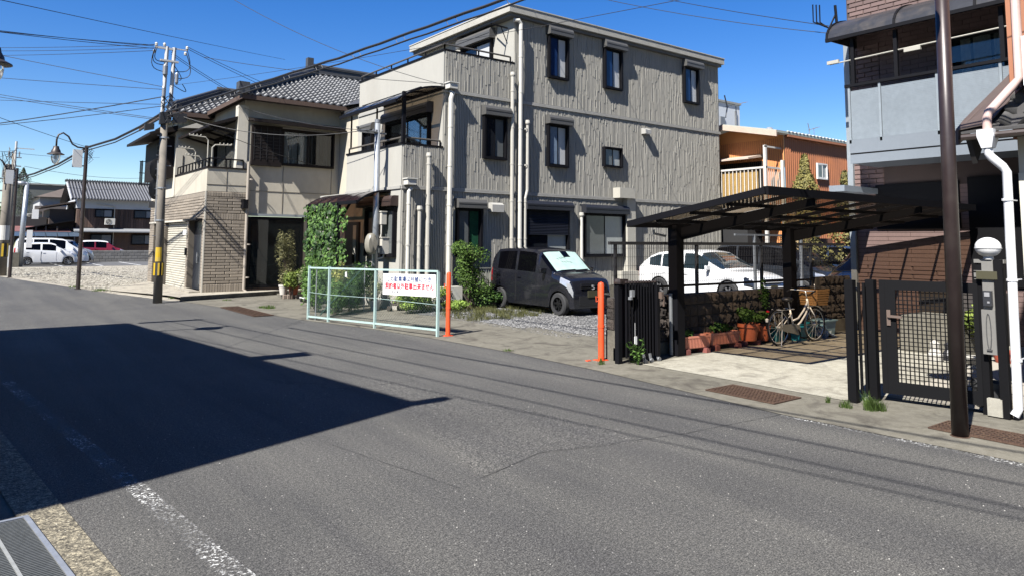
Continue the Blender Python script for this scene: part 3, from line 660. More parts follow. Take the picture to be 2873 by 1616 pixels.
mb = MB(); mb.box(6.30, 7.5, 29.35, 33.4, 3.40, 6.45); mb.box(6.45, 7.5, 25.0, 29.35, 3.30, 3.42); mb.build('upper_wall', BEIGEL, h)
mb = MB(); mb.box(7.28, 7.62, 24.97, 25.3, 4.17, 6.4); mb.build('corner_pillar', BEIGEL, h)
# render joints
m = MB()
for x in (8.9, 10.7): m.box(x, x + .012, 24.985, 25.0, 2.65, 4.40)
m.box(7.7, 11.0, 24.984, 25.0, 3.48, 3.492); m.box(6.33, 7.6, 24.866, 24.88, 3.62, 3.63); m.box(6.95, 6.96, 24.866, 24.88, 3.42, 4.17); m.build('render_joint', M('joint_dark', (.2, .17, .13), .9), h)
# brick courses as separate pieces: -y side and -x side
BM = piece_mesh('brick', BRK); cnt = 0; bst = MB()
rects_x = [(24.86, 25.12, 0, 2.45), (26.88, 27.12, 0, 2.45), (30.62, 31.0, 0, 2.45), (32.6, 33.4, 0, 2.45), (24.86, 33.4, 2.45, 3.38)]
def brick(face, u0, u1, z0, z1, i):
    global cnt
    g_ = .007; w_ = u1 - u0 - g_; hh = z1 - z0 - .009
    if w_ < .03: return
    cnt += 1
    if cnt <= 300:
        if face == 'y': piece('brick', BM, h, ((u0 + u1) / 2, 24.88, (z0 + z1) / 2), (w_, .030, hh))
        else: piece('brick', BM, h, (6.33, (u0 + u1) / 2, (z0 + z1) / 2), (w_, .030, hh), rz=-PI / 2)
    else:
        bst.box(*((u0, u1 - g_, 24.852, 24.88) if face == 'y' else (6.302, 6.33, u0, u1 - g_)), z0, z1 - .012)
z = 0.0; row = 0
SOLD = [(0, .36), (2.45, 2.68), (3.22, 3.38)]
def courses(face, a, b, zlo, zhi):
    z = zlo; row = 0
    while z < zhi - .02:
        sd = [s for s in SOLD if abs(s[0] - z) < .02 and face == 'y']
        if sd:
            x = a
            while x < b - .01: brick(face, x, min(b, x + .085), z, sd[0][1], 0); x += .085
            z = sd[0][1]; continue
        nz = min([s[0] for s in SOLD if s[0] > z + .02] + [zhi]) if face == 'y' else zhi
        zz = min(z + .098, nz)
        if nz - zz < .05: zz = nz
        x = a - (.16 if row % 2 else 0)
        while x < b - .01: brick(face, max(a, x), min(b, x + .44), z, zz, 0); x += .44
        z = zz; row += 1
courses('y', 6.30, 7.62, 0.0, 3.38)
for (a, b, z0, z1) in [rects_x[4], rects_x[0], rects_x[1], rects_x[2], rects_x[3]]: courses('x', a, b, z0, z1)
stuff(bst.build('far_bricks', BRK, h))
m = MB(); m.box(6.292, 6.335, 24.845, 24.885, 0, 3.40); m.build('corner_trim', BEIGEL, h)
# shutter, door, recess
m = MB()
for k in range(28): z = .03 + k * .086; m.prism([(6.46, 27.14, z), (6.425, 27.14, z + .02), (6.425, 27.14, z + .06), (6.46, 27.14, z + .08)], (0, 0, 0), (0, 3.46, 0))
m.build('garage_shutter', M('cream_shutter', (.60, .565, .47), .55, .1, var=.15, vs=3), h)
m = MB(); m.box(6.50, 6.56, 25.12, 26.86, .12, 2.44); dd = m.build('door', M('navy_black_door', (.018, .022, .032), .4, .2), h)
m = MB()
for k in range(6): m.box(6.485, 6.50, 25.35 + k * .12, 25.37 + k * .12, .3, 2.2)
m.box(6.455, 6.50, 26.2, 26.3, 1.0, 1.35); m.build('door_trim', GREYM, dd)
m = MB(); m.box(6.10, 6.50, 25.1, 26.9, 2.44, 2.50); m.build('door_canopy', BLKM, h)
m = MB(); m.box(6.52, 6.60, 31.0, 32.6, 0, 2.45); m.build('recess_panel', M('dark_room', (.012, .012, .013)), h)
m = MB(); m.lathe([(0, .12), (.07, .1), (.09, 0), (.09, -.06), (.0, -.06)], (6.24, 27.0, 2.02), 12); m.build('wall_lamp', WHITEP, h)
m = MB(); m.box(6.24, 6.30, 26.93, 27.05, 1.25, 1.5); m.build('meter_box', BLKM, h)
m = MB(); m.box(6.27, 6.33, 26.9, 33.4, 2.44, 2.50); m.build('lintel', BEIGEL, h)
# step in front of the door
m = MB(); m.box(5.95, 6.30, 24.95, 26.9, 0, .14); m.build('door_step', CONCK, h)
# shop window on the right
sw = window(h, ('y', 25.0), 7.74, 9.70, .18, 2.60, 1, fr=.07, dep=.06, pmats=[glass('shop_glass', (.5, .55, .55), .45, .03, (.006, .008, .009))])
m = MB(); m.bar((7.70, 24.93, 2.66), (9.9, 24.93, 2.66), .10, .08); m.build('sill_band', M('blue_grey_trim', (.26, .29, .31), .5), h)
# faint pale bicycle outline in the shop window: thin tubes just inside the pane
FB = M('faint_bicycle', (.75, .85, .78), .6)
m = MB(); bx, bz = 8.6, .62
for cx_ in (8.08, 9.2): m.tube([(cx_ + .30 * math.cos(a * PI / 12), 24.975, .55 + .30 * math.sin(a * PI / 12)) for a in range(25)], .010, 5, False)
for p, q in (((8.08, .55), (8.55, .50)), ((8.55, .50), (8.42, 1.0)), ((8.42, .92), (9.03, 1.02)), ((8.55, .50), (9.03, .95)), ((8.08, .55), (8.44, .85)), ((9.03, 1.1), (9.2, .55))): m.tube([(p[0], 24.975, p[1]), (q[0], 24.975, q[1])], .016, 6)
m.tube([(8.55 + .09 * math.cos(a * PI / 8), 24.975, .50 + .09 * math.sin(a * PI / 8)) for a in range(17)], .012, 5, False)
tag(m.build('bicycle', FB, origin=(8.6, 24.975, .2)), 'faint pale bicycle outline in the dark shop window of the corner house', 'bicycle')
m = MB(); 
for k in range(9): m.box(7.74 + k * .22, 7.95 + k * .22, 24.97, 25.0, .02, .17)
m.build('foot_tiles', M('brown_foot_tile', (.16, .10, .075), .7, var=.3), h)
# upper windows
WD = M('brown_black_frame', (.014, .010, .009), .65, var=.2, spec=.15)
uw = window(h, ('y', 25.0), 8.79, 10.75, 4.42, 5.72, 2, fr=.06, dep=.12, frame=WD, curtain=(8.85, 10.68, M('grey_net_curtain', (.36, .38, .38), .9, var=.3, vs=9)), pmats=[GLC, glass('shaded_glass', (.35, .4, .42), .8)])
m = MB(); m.box(7.74, 8.78, 24.84, 25.0, 4.36, 5.76); sb = m.build('shutter_case', WD, h); m = MB()
for k in range(5): m.box(7.80 + k * .22, 7.815 + k * .22, 24.825, 24.84, 4.55, 5.7)
for k in range(9): m.box(7.78, 8.76, 24.83, 24.84, 4.62 + k * .12, 4.63 + k * .12)
m.build('shutter_slat', M('black_slat', (.015, .013, .013), .6), sb)
m = MB(); m.prism([(7.62, 25.0, 6.02), (7.62, 24.35, 5.88), (7.62, 24.35, 5.83), (7.62, 25.0, 5.90)], (0, 0, 0), (3.3, 0, 0)); m.build('window_awning', WD, h)
m = MB(); m.bar((7.62, 24.33, 5.82), (10.95, 24.33, 5.76), .07, .06); m.build('gutter', WD, h)
bw = window(h, ('x', 7.5), 25.5, 28.4, 3.5, 5.6, 2, fr=.06, dep=.08, frame=WD, curtain=(25.6, 26.2, CURT), pmats=[GLC, GLC])
m = MB(); m.prism([(7.5, 25.0, 6.10), (6.35, 25.0, 5.66), (6.35, 25.0, 5.58), (7.5, 25.0, 5.98)], (0, 0, 0), (0, 4.3, 0)); m.build('balcony_awning', WD, h)
m = MB()
for k in range(4): m.bar((7.45, 25.3 + k * 1.15, 5.4), (6.5, 25.3 + k * 1.15, 5.62), .05, .07)
m.build('awning_bracket', WD, h)
# wing window box with awning and little iron balcony
m = MB(); m.box(5.95, 6.30, 29.6, 33.2, 4.15, 5.72); wb = m.build('window_box', WD, h)
m = MB(); m.box(6.55, 6.57, 29.33, 29.35, 4, 5); 
for k in range(6): m.box(5.935, 5.95, 29.8 + k * .22, 29.83 + k * .22, 4.4, 5.6)
for k in range(6): m.box(5.935, 5.95, 29.75, 31.0, 4.45 + k * .2, 4.47 + k * .2)
m.build('lattice', M('black_slat', (.015, .013, .013)), wb)
m = MB(); m.prism([(6.3, 29.2, 6.12), (5.35, 29.2, 5.78), (5.35, 29.2, 5.68), (6.3, 29.2, 5.9)], (0, 0, 0), (0, 4.8, 0)); m.build('wing_awning', WD, h)
m = MB(); m.prism([(6.28, 28.6, 5.95), (7.3, 28.6, 6.02), (6.8, 28.6, 6.18)], (0, 0, 0), (0, .75, 0)); m.build('porch_gable', BEIGEL, h)
m = MB()
for k in range(5): m.box(5.9 + k * .1, 5.92 + k * .1, 34.0, 34.02, 4.1, 5.1)
for z in (4.1, 4.6, 5.1): m.box(5.88, 6.35, 33.99, 34.03, z, z + .03)
for k in range(4): m.box(5.88, 5.90, 33.4 + k * .15, 33.42 + k * .15, 4.1, 5.1)
m.build('iron_balcony', BLKM, h)
rail_o = rail(h, [(6.39, 29.3), (6.39, 24.94), (7.5, 24.94)], 4.50, 4.20, BLKM, .025, .45, 'balcony_rail')
m = MB(); m.box(6.30, 6.48, 24.85, 29.35, 4.17, 4.22); m.box(6.48, 7.62, 24.85, 25.03, 4.17, 4.22); m.build('coping', WD, h)
pipe(h, [(7.64, 24.80, 4.45), (7.64, 24.80, .15), (7.72, 24.72, .05)], .05, M('pinkish_pipe', (.40, .35, .29), .5)); pipe(h, [(11.28, 24.9, 6.2), (11.28, 24.9, .2)], .04, M('cream_pipe', (.62, .60, .54)))
m = MB(); m.box(7.46, 7.62, 24.6, 24.85, 2.85, 3.15); m.build('floodlight', BLKM, h)
# roofs ------------------------------------------------------
TILE = M('grey_kawara_tile', (.17, .175, .185), .5, 0, var=.25, vs=6, rnd=.35, world=False, spec=.4)
TILED = M('dark_ridge_tile', (.055, .057, .06), .55, var=.3, vs=6)
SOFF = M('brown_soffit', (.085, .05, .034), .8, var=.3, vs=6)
def tile_mesh(mat):
    if 'tile' in UNIT: return UNIT['tile']
    mb = MB(); n = 8; prof = []
    for i in range(n + 1):
        u = i / n; prof.append((u, .045 * math.cos(u * 2 * PI * .85 + .3) + (.01 if i == n else 0)))
    P = []
    for (v_, lift) in ((0, .030), (1.1, 0)): P += [(u, v_, zz + lift) for u, zz in prof]
    P += [(u, 0, zz - .01) for u, zz in prof]; k = n + 1
    mb.add(P, [(i, i + 1, k + i + 1, k + i) for i in range(n)] + [(2 * k + i, 2 * k + i + 1, i + 1, i) for i in range(n)])
    UNIT['tile'] = mb.mesh('tile', mat, True); return UNIT['tile']
TM = tile_mesh(TILE)
def roof_plane(parent, x0, x1, ye, ze, yr, zr, inside, pw=.265, ph=.245, limit=300, rest_name='far_tiles'):
    """-y facing slope of single tiles between eave (ye, ze) and ridge (yr, zr); inside(x, t) says where tiles lie"""
    L = math.hypot(yr - ye, zr - ze); ang = math.atan2(zr - ze, yr - ye); rows = int(L / ph); cols = int((x1 - x0) / pw); n = 0
    for rw in range(rows):
        for c_ in range(cols):
            x = x0 + c_ * pw; t = rw * ph / L
            if not inside(x + pw / 2, t): continue
            if n >= limit: return
            o = bpy.data.objects.new('roof_tile', TM); COL.objects.link(o); o.parent = parent; n += 1
            p = Vector((x, ye + (yr - ye) * t, ze + (zr - ze) * t + .02)) - rootloc(parent)
            o.location = p; o.scale = (pw, ph, 1); o.rotation_euler = (ang, 0, 0)
# main hip roof (deck + tiles)
ye, ze, yr, zr = 24.32, 6.66, 28.5, 8.72
m = MB()
m.poly([(7.2, ye, ze), (15, ye, ze), (15, yr, zr), (11.38, yr, zr)]); m.poly([(7.2, ye, ze), (11.38, yr, zr), (11.38, 31, zr), (7.2, 35, ze)]); m.poly([(15, yr, zr), (15, 35, ze), (7.2, 35, ze), (11.38, 31, zr)])
m.build('roof', TILED, h)
roof_plane(h, 7.25, 13.4, ye, ze, yr, zr, lambda x, t: x > 7.2 + 4.18 * t + .12 and x < 12.2 + 1.2 * t)
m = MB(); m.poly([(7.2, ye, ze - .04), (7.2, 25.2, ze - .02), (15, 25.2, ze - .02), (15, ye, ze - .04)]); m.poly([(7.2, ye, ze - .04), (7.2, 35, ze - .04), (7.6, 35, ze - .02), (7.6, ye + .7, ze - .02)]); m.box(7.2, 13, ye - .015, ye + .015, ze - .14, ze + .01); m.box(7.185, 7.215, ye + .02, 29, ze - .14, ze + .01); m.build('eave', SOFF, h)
def ridge(parent, p, q, w_=.20, hh=.26, name='ridge'):
    m = MB(); p = Vector(p); q = Vector(q)
    m.bar(p + Vector((0, 0, hh * .3)), q + Vector((0, 0, hh * .3)), w_, hh * .8); L = (q - p).length; n = int(L / .3)
    m.bar(p + Vector((0, 0, hh * .62)), q + Vector((0, 0, hh * .62)), w_ * 1.25, .03)
    m.tube([p + Vector((0, 0, hh * .8)), q + Vector((0, 0, hh * .8))], w_ * .42, 8)
    m.build(name, TILED, parent)
ridge(h, (7.25, ye + .05, ze + .02), (11.38, yr, zr)); ridge(h, (11.1, yr, zr + .05), (15, yr, zr + .05), .24, .36)
m = MB(); m.box(10.95, 11.2, yr - .2, yr + .05, zr + .1, zr + .62); m.box(7.05, 7.4, ye - .1, ye + .25, ze + .05, ze + .42); m.build('ridge_end_tile', TILED, h)
# roof corner running towards the street on the right
m = MB(); m.prism([(10.85, 22.0, 6.30), (10.85, 24.6, 6.30), (10.85, 24.6, 6.50), (10.85, 22.0, 6.50)], (0, 0, 0), (2, 0, 0)); m.poly([(10.85, 22.0, 6.52), (13, 22.0, 7.6), (13, 26.5, 7.8), (10.85, 24.4, 6.72)]); m.build('side_roof', TILED, h)
# wing roof
m = MB(); m.poly([(5.8, 28.65, 6.55), (9.3, 28.65, 6.55), (9.3, 31.3, 7.85), (8.3, 31.3, 7.85)]); m.poly([(5.8, 28.65, 6.55), (8.3, 31.3, 7.85), (5.8, 34, 6.55)]); m.build('wing_roof', TILED, h)
m = MB(); m.box(5.8, 7.3, 28.62, 28.68, 6.40, 6.56); m.poly([(5.8, 28.68, 6.45), (5.8, 29.4, 6.45), (7.5, 29.4, 6.45), (7.5, 28.68, 6.45)]); m.box(5.78, 5.82, 28.7, 34, 6.40, 6.56); m.build('wing_eave', SOFF, h)
roof_plane(h, 5.85, 9.3, 28.65, 6.56, 31.3, 7.86, lambda x, t: x > 5.8 + 2.5 * t + .1, limit=110)
ridge(h, (5.85, 28.7, 6.58), (8.3, 31.3, 7.88)); ridge(h, (8.2, 31.3, 7.9), (9.6, 31.3, 7.9), .22, .3)
# pebbled platform & kerb in front of the house
m = MB(); m.poly([(5.30, 23.0, .10), (8.75, 24.02, .10), (12, 24.9, .10), (6.3, 24.9, .10), (6.3, 33, .06), (4.0, 29.4, .02), (5.2, 24.5, .08)]); m.build('p', CONCK); bpy.data.objects['p'].name = 'forecourt'; struct(bpy.data.objects['forecourt'])
m = MB(); m.prism([(5.22, 22.88, 0), (5.30, 23.02, 0), (5.30, 23.02, .13), (5.22, 22.88, .13)], (0, 0, 0), (3.5, 1.06, 0)); struct(m.build('kerb', CONCD))
# balcony aerials (laundry arms with bulbs) on the house balcony
def aerial(x, y, z0, z1, dx, label):
    m = MB(); m.tube([(x, y, z0), (x, y, z1 - .1), (x + dx * .15, y, z1), (x + dx, y, z1 + .03)], .022, 7)
    for k in range(4): m.lathe([(0, .05), (.025, .03), (.02, 0)], (x + dx * (.4 + k * .2), y, z1 + .04), 7)
    o = m.build('wire_bracket', M('pale_bracket', (.42, .40, .34), .6), origin=(x, y, z0)); return tag(o, label, 'wire bracket', 'insulator brackets on the corner house balcony')
aerial(6.42, 26.9, 4.2, 4.98, -.55, 'left short insulator bracket standing on the balcony of the corner house')
aerial(6.46, 25.45, 4.2, 5.25, -.6, 'tallest insulator bracket on the balcony, its arm pointing left')
aerial(6.52, 25.15, 4.2, 4.98, .62, 'insulator bracket on the balcony corner with its arm pointing right')
aerial(6.45, 26.2, 4.2, 4.66, -.5, 'lowest insulator bracket between the two others on the balcony')
# ================================================================== chain-link parking fence with sign
FENCEM = M('mint_fence_steel', (.46, .62, .585), .45, .1, var=.12, vs=12, grime=(.35, .40, .38), gs=8)
MESHM = M('mint_mesh_wire', (.12, .19, .16), .5, .2, var=.2)
fA, fB_ = Vector((6.48, 16.21, 0)), Vector((7.34, 11.92, 0)); fd = (fB_ - fA); fL = fd.length; fd.normalize(); fn = Vector((fd.y, -fd.x, 0))
def fpt(s, z, d=0): p = fA + fd * s + fn * d; return (p.x, p.y, z)
t = thing('chain_link_fence', 'mint green chain link fence along the parking lot entrance carrying the white sign', 'fence', (6.48, 16.21, 0))
for s in (0, .80, 2.46, fL):
    m = MB(); m.box(-.024, .024, -.024, .024, 0, 1.22); p = fpt(s, 0); m.v = [(x + p[0], y + p[1], z) for x, y, z in m.v]; m.build('post', FENCEM, t)
def zb(s): return .05 + .06 * s / fL
for (z, nm) in ((1.155, 'top_rail'), (0, 'bottom_rail')):
    m = MB(); m.bar(fpt(0, z + zb(0) + (.02 if z == 0 else -.03)), fpt(fL, z + zb(fL) + (.02 if z == 0 else -.03)), .036, .036); m.build(nm, FENCEM, t)
m = MB(); m.tube([fpt(0, .62), fpt(.8, .60), fpt(2.46, .62), fpt(fL, .60)], .005, 4); m.build('tension_wire', FENCEM, t)
def diamond(P, L, z0, z1, pitch, r_, mat, parent, name='wire_mesh'):
    m = MB(); H = z1 - z0; k = -H
    def strand(a, b):
        a = Vector(P(*a)); b = Vector(P(*b)); d = (b - a).normalized(); u = Vector((0, 0, 1)); s_ = d.cross(u)
        if s_.length < .01: s_ = Vector((1, 0, 0))
        nn = s_.normalized(); e = d.cross(nn).normalized() * r_; o_ = nn * r_
        m.add([a + e, a - e * .5 + o_, a - e * .5 - o_, b + e, b - e * .5 + o_, b - e * .5 - o_], [(0, 1, 4, 3), (1, 2, 5, 4), (2, 0, 3, 5)])
    s0 = -H
    while s0 < L:
        for sg in (1, -1):
            a, b = (s0, z0), (s0 + H, z1)
            if sg < 0: a, b = (s0, z1), (s0 + H, z0)
            (sa, za), (sb, zb_) = a, b
            if sa < 0: tt = -sa / (sb - sa); sa, za = 0, za + (zb_ - za) * tt
            if sb > L: tt = (L - sa) / (sb - sa); sb, zb_ = L, za + (zb_ - za) * tt
            if sb - sa > .01: strand((sa, za), (sb, zb_))
        s0 += pitch
    return stuff(m.build(name, mat, parent))
diamond(lambda s, z: fpt(s, z + zb(s) * (1 - z / 1.17)), fL, .03, 1.15, .075, .0014, MESHM, t)
# returning green net panel behind
t2 = thing('net_fence_panel', 'thin green net fence panel running back from the left end of the mint fence', 'fence', (7.17, 16.34, 0))
rA, rB = Vector((6.55, 15.95, 0)), Vector((8.38, 17.24, 0)); rL = (rB - rA).length; rd = (rB - rA).normalized()
rp = lambda s, z: ((rA + rd * s).x, (rA + rd * s).y, z)
GRN = M('dark_green_net', (.015, .06, .042), .6, 0, var=.2)
for s in (0, rL): m = MB(); m.tube([rp(s, 0), rp(s, 1.19)], .014, 6); m.build('post', GALV, t2)
m = MB(); m.bar(rp(0, 1.18), rp(rL, 1.18), .025); m.bar(rp(0, .03), rp(rL, .03), .02); m.bar(rp(.2, .1), rp(rL - .1, 1.1), .03, .012); m.build('rail', GRN, t2)
diamond(rp, rL, .03, 1.17, .045, .0012, GRN, t2)
# white parking sign: own thing, hung on the fence
sg = thing('parking_sign', 'white sign with blue and red Japanese lettering hanging on the mint fence', 'sign', (7.01 + .03, 13.55, .74))
sA = Vector((7.045, 13.56, 0)) + fn * .03; 
def spt(s, z, d): p = sA + fd * s + fn * d; return (p.x, p.y, z)
m = MB(); m.add([spt(0, .715, 0), spt(1.60, .745, 0), spt(1.60, 1.165, 0), spt(0, 1.135, 0), spt(0, .715, .012), spt(1.60, .745, .012), spt(1.60, 1.165, .012), spt(0, 1.135, .012)][::1], [(0, 1, 2, 3), (7, 6, 5, 4), (0, 4, 5, 1), (1, 5, 6, 2), (2, 6, 7, 3), (3, 7, 4, 0)])
m.build('board', M('white_sign_face', (.95, .95, .94), .45, var=.04), sg)
fn_out = 1 if fn.x < 0 else -1
def textobj(body, width, height, origin, ang, mat, parent, name, bold=0.0, tilt=0, ext=.001):
    c = bpy.data.curves.new(name, 'FONT'); c.body = body; c.size = 1; c.resolution_u = 2
    o = bpy.data.objects.new('tmp', c); COL.objects.link(o); bpy.context.view_layer.update()
    me = bpy.data.meshes.new_from_object(o.evaluated_get(bpy.context.evaluated_depsgraph_get())); bpy.data.objects.remove(o)
    xs = [v.co.x for v in me.vertices]; ys = [v.co.y for v in me.vertices]; x0, x1, y0, y1 = min(xs), max(xs), min(ys), max(ys)
    for v in me.vertices:
        u = (v.co.x - x0) / (x1 - x0) * width; q = (v.co.y - y0) / (y1 - y0) * height
        v.co = (u, 0, q + u * tilt)
    if bold:                                        # heavier strokes: the outline laid again with small shifts
        V = [tuple(v.co) for v in me.vertices]; P_ = [tuple(p.vertices) for p in me.polygons]; W_ = []; Q_ = []
        for i, (dx, dz) in enumerate(((0, 0), (bold, 0), (-bold, 0), (0, bold), (0, -bold))):
            b0 = len(W_); W_ += [(x + dx, y - .0003 * i, z + dz) for x, y, z in V]; Q_ += [tuple(b0 + k for k in p) for p in P_]
        me = bpy.data.meshes.new(name); me.from_pydata(W_, [], Q_)
    me.materials.clear(); me.materials.append(mat)
    for p in me.polygons: p.material_index = 0
    ob = bpy.data.objects.new(name, me); COL.objects.link(ob); ob.parent = parent
    ob.location = Vector(origin) - rootloc(parent); ob.rotation_euler = (0, 0, ang); return ob
ang = math.atan2(fd.y, fd.x)
dface = .016 if fn.x < 0 else -.005
BLUEI = M('blue_lettering', (.03, .06, .20), .6, var=.05); REDI = M('red_lettering', (.62, .02, .05), .6, var=.05); INK = M('grey_lettering', (.10, .10, .12), .6)
textobj('この駐車場は月極につき', 1.34, .105, spt(.13, .985, dface), ang, BLUEI, sg, 'blue_text', .0018, .022)
textobj('契約者以外駐車出来ません', 1.47, .125, spt(.08, .835, dface), ang, REDI, sg, 'red_text', .0035, .022)
textobj('鈴木 静', .20, .035, spt(.30, .772, dface), ang, INK, sg, 'small_text', .001, .022)
# small dark tag on the fence
m = MB(); p = fpt(1.35, 1.12, -.02); m.prism([(p[0], p[1], 1.12), (p[0] + .01, p[1] - .05, 1.13), (p[0] + .015, p[1] - .06, 1.0), (p[0], p[1], 1.02)], (0, 0, 0), (.012, 0, 0)); tag(m.build('paper_tag', WHITEP, origin=p), 'small white scrap tied to the top rail of the mint fence', 'tag')
# ================================================================== orange posts
ORNG = M('orange_red_paint', (.95, .095, .022), .42, 0, var=.14, vs=5, grime=(.50, .10, .04), gs=6)
def bollard(label, x, y, hh, r_, lean=0):
    t = thing('bollard', label, 'bollard', (x, y, 0)); m = MB()
    m.lathe([(r_, .01), (r_, hh * .42), (r_ * 1.1, hh * .42), (r_ * 1.1, hh * .45), (r_, hh * .45), (r_, hh - r_), (r_ * .8, hh - r_ * .35), (0, hh)], (0, 0, 0), 18); m.build('pipe', ORNG, t, True, 40, world=False)
    m = MB(); m.box(-r_ * 2.1, r_ * 1.6, -r_ * 1.6, r_ * 1.6, .004, .016); m.build('base_plate', ORNG, t, world=False)
    m = MB(); m.tube([(-r_ - .002, .01, hh * .80), (-r_ - .04, .02, hh * .82), (-r_ - .035, .02, hh * .75), (-r_, .01, hh * .76)], .007, 6); m.tube([(r_, -.01, hh * .70), (r_ + .03, -.01, hh * .71), (r_, -.01, hh * .67)], .006, 6); m.build('hook', ORNG, t, world=False); return t
bollard('orange steel post standing at the right end of the mint fence', 7.57, 11.91, 1.22, .046)
bollard('orange steel post beside the rough stone gate pillar', 7.98, 8.14, 1.20, .050)
m = MB(); m.box(7.72, 7.80, 8.17, 8.22, .008, .02); tag(m.build('orange_plate', ORNG, origin=(7.76, 8.2, 0)), 'small flat orange plate on the ground left of the post by the pillar', 'plate')
# ================================================================== rough block wall with mesh fence
BLK = M('split_face_block', (.088, .068, .055), .95, 0, var=.5, vs=16, rnd=.45, world=False, bump=1.0, bs=60, bd=.02)
t = thing('block_wall', 'dark brown split face block wall under the wire mesh fence beside the carport', 'wall', (7.85, 8.1, 0))
m = MB(); m.box(8.12, 13.98, 8.0, 8.16, .0, .955); m.box(13.98, 15.3, 8.0, 8.16, 0, 1.13); m.build('core', M('block_mortar', (.05, .045, .04), .95, var=.3), t)
m = MB(); m.box(8.10, 13.0, 7.965, 8.0, 0, .20); m.box(13.0, 15.25, 7.93, 8.0, 0, .26); m.box(8.10, 8.12, 7.965, 8.16, 0, .46); m.box(8.12, 8.36, 7.965, 8.0, .20, .46); m.build('footing', CONCD, t)
bm = [piece_mesh('rock%d' % k, BLK, .55) for k in range(5)]; r = random.Random(4)
for j in range(5):
    z = .20 + j * .19 if True else 0
    x = 8.75
    while x < 15.2:
        w_ = .198
        if j < 4 or x > 13.98:
            zz = z + (.06 if x > 13.0 and j == 0 else 0)
            piece('block', bm[r.randrange(5)], t, (x + w_ / 2, 8.0, (zz + z + .19) / 2), (w_ - .016, r.uniform(.030, .045), .19 - (zz - z) - .018))
        x += w_
for j in range(3):
    piece('block', bm[r.randrange(5)], t, (8.12, 8.08, .47 + j * .165 + .08), (.16, .025, .155), rz=-PI / 2)
    piece('block', bm[r.randrange(5)], t, (8.24, 8.0, .47 + j * .165 + .08), (.22, .03, .155))
t3 = thing('mesh_fence', 'dark wire mesh fence standing on the dark brown block wall', 'fence', (7.95, 8.08, .95))
FY = 8.06; DKG = M('dark_bronze_frame', (.018, .016, .016), .6, 0, var=.2)
m = MB(); m.box(8.08, 15.2, FY - .025, FY + .025, 1.775, 1.825); m.build('top_rail', DKG, t3)
m = MB(); m.box(8.2, 13.96, FY - .015, FY + .015, 1.07, 1.11); m.build('bottom_rail', DKG, t3)
for x in (8.22, 10.22, 12.15, 13.9): m = MB(); m.box(x - .022, x + .022, FY - .022, FY + .022, .96, 1.775); m.build('post', DKG, t3)
m = MB(); x = 8.12
while x < 15.15: m.box(x - .0022, x + .0022, FY - .0225, FY - .018, 1.12 if x < 13.98 else 1.18, 1.775); x += .052
for k in range(5): z = 1.16 + k * .14; m.box(8.1, 15.15, FY - .027, FY - .0225, z - .0022, z + .0022)
stuff(m.build('mesh_wires', DKG, t3))
# second fence further back on the right
t4 = thing('mesh_fence', 'second wire mesh fence standing behind the carport next to the orange building', 'fence', (15, 9.6, 0))
m = MB(); m.box(13.5, 17.0, 9.58, 9.62, 1.98, 2.02); m.box(16.1, 16.16, 9.57, 9.63, 0, 2.06); m.box(14.2, 14.25, 9.57, 9.62, 0, 2.0); m.build('frame', GREYM, t4)
m = MB(); x = 14.2
while x < 17: m.box(x - .0025, x + .0025, 9.595, 9.6, 1.1, 1.99); x += .07
for k in range(6): m.box(14.2, 17, 9.588, 9.594, 1.15 + k * .15, 1.156 + k * .15)
stuff(m.build('mesh_wires', DKG, t4))
# ================================================================== folding gate, bunched together
t = thing('folding_gate', 'black folding driveway gate pushed together against the block wall', 'gate', (8.3, 7.65, 0))
m = MB(); m.box(7.93, 8.01, 7.72, 7.80, 0, 1.22); m.build('latch_post', BLKM, t)
m = MB(); m.lathe([(0, .03), (.06, .02), (.07, -.02), (.07, -.05)], (7.97, 7.76, 1.24), 10); m.box(8.0, 8.12, 7.70, 7.78, 1.18, 1.26); m.build('latch_cap', DKBR, t)
r = random.Random(8); ns = 21
for k in range(ns):
    x = 8.06 + k * .028 + r.uniform(-.004, .004); y = 7.70 - k * .004 + (.07 if k % 2 else -.02)
    m = MB(); m.box(x - .008, x + .008, y - .015, y + .015, .09, 1.20); m.build('slat', BLKM, t)
    m = MB(); m.box(x - .008, x + .008, y + .06, y + .09, .09, 1.20); m.build('slat', BLKM, t)
    m = MB(); m.lathe([(0, .035), (.022, .02), (.022, 0)], (x, y, 1.20), 8); m.build('slat_cap', DKBR, t)
m = MB()
for k in range(ns - 1):
    x = 8.06 + k * .028; 
    for z in (.2, .45, .7, .95, 1.12): m.bar((x, 7.68, z), (x + .028, 7.72, z + .1), .012, .02)
m.build('lattice_link', BLKM, t)
m = MB(); m.box(8.62, 8.68, 7.56, 7.66, .08, 1.16); m.build('end_stile', BLKM, t)
for (x, y) in ((8.30, 7.52), (8.46, 7.54), (8.64, 7.55)):
    m = MB(); m.lathe([(.0, -.012), (.035, -.012), (.038, 0), (.035, .012), (0, .012)], (x, y, .038), 14, 'y'); m.bar((x, y + .02, .04), (x, y + .04, .14), .03); m.build('castor', GREYM, t)
m = MB(); m.box(8.10, 8.16, 7.60, 7.65, 1.0, 1.10); m.box(8.07, 8.11, 7.60, 7.65, .96, 1.0); m.build('latch', GALV, t)
m = MB(); m.box(8.10, 8.15, 7.55, 7.56, .30, .42); m.box(8.11, 8.113, 7.553, 7.557, .42, .62); m.build('label_tag', WHITEP, t)
m = MB(); m.box(8.655, 8.70, 7.50, 7.56, .96, 1.06); m.box(8.70, 8.725, 7.50, 7.52, .84, .99); m.build('handle', M('brown_handle', (.14, .10, .08), .5), t)
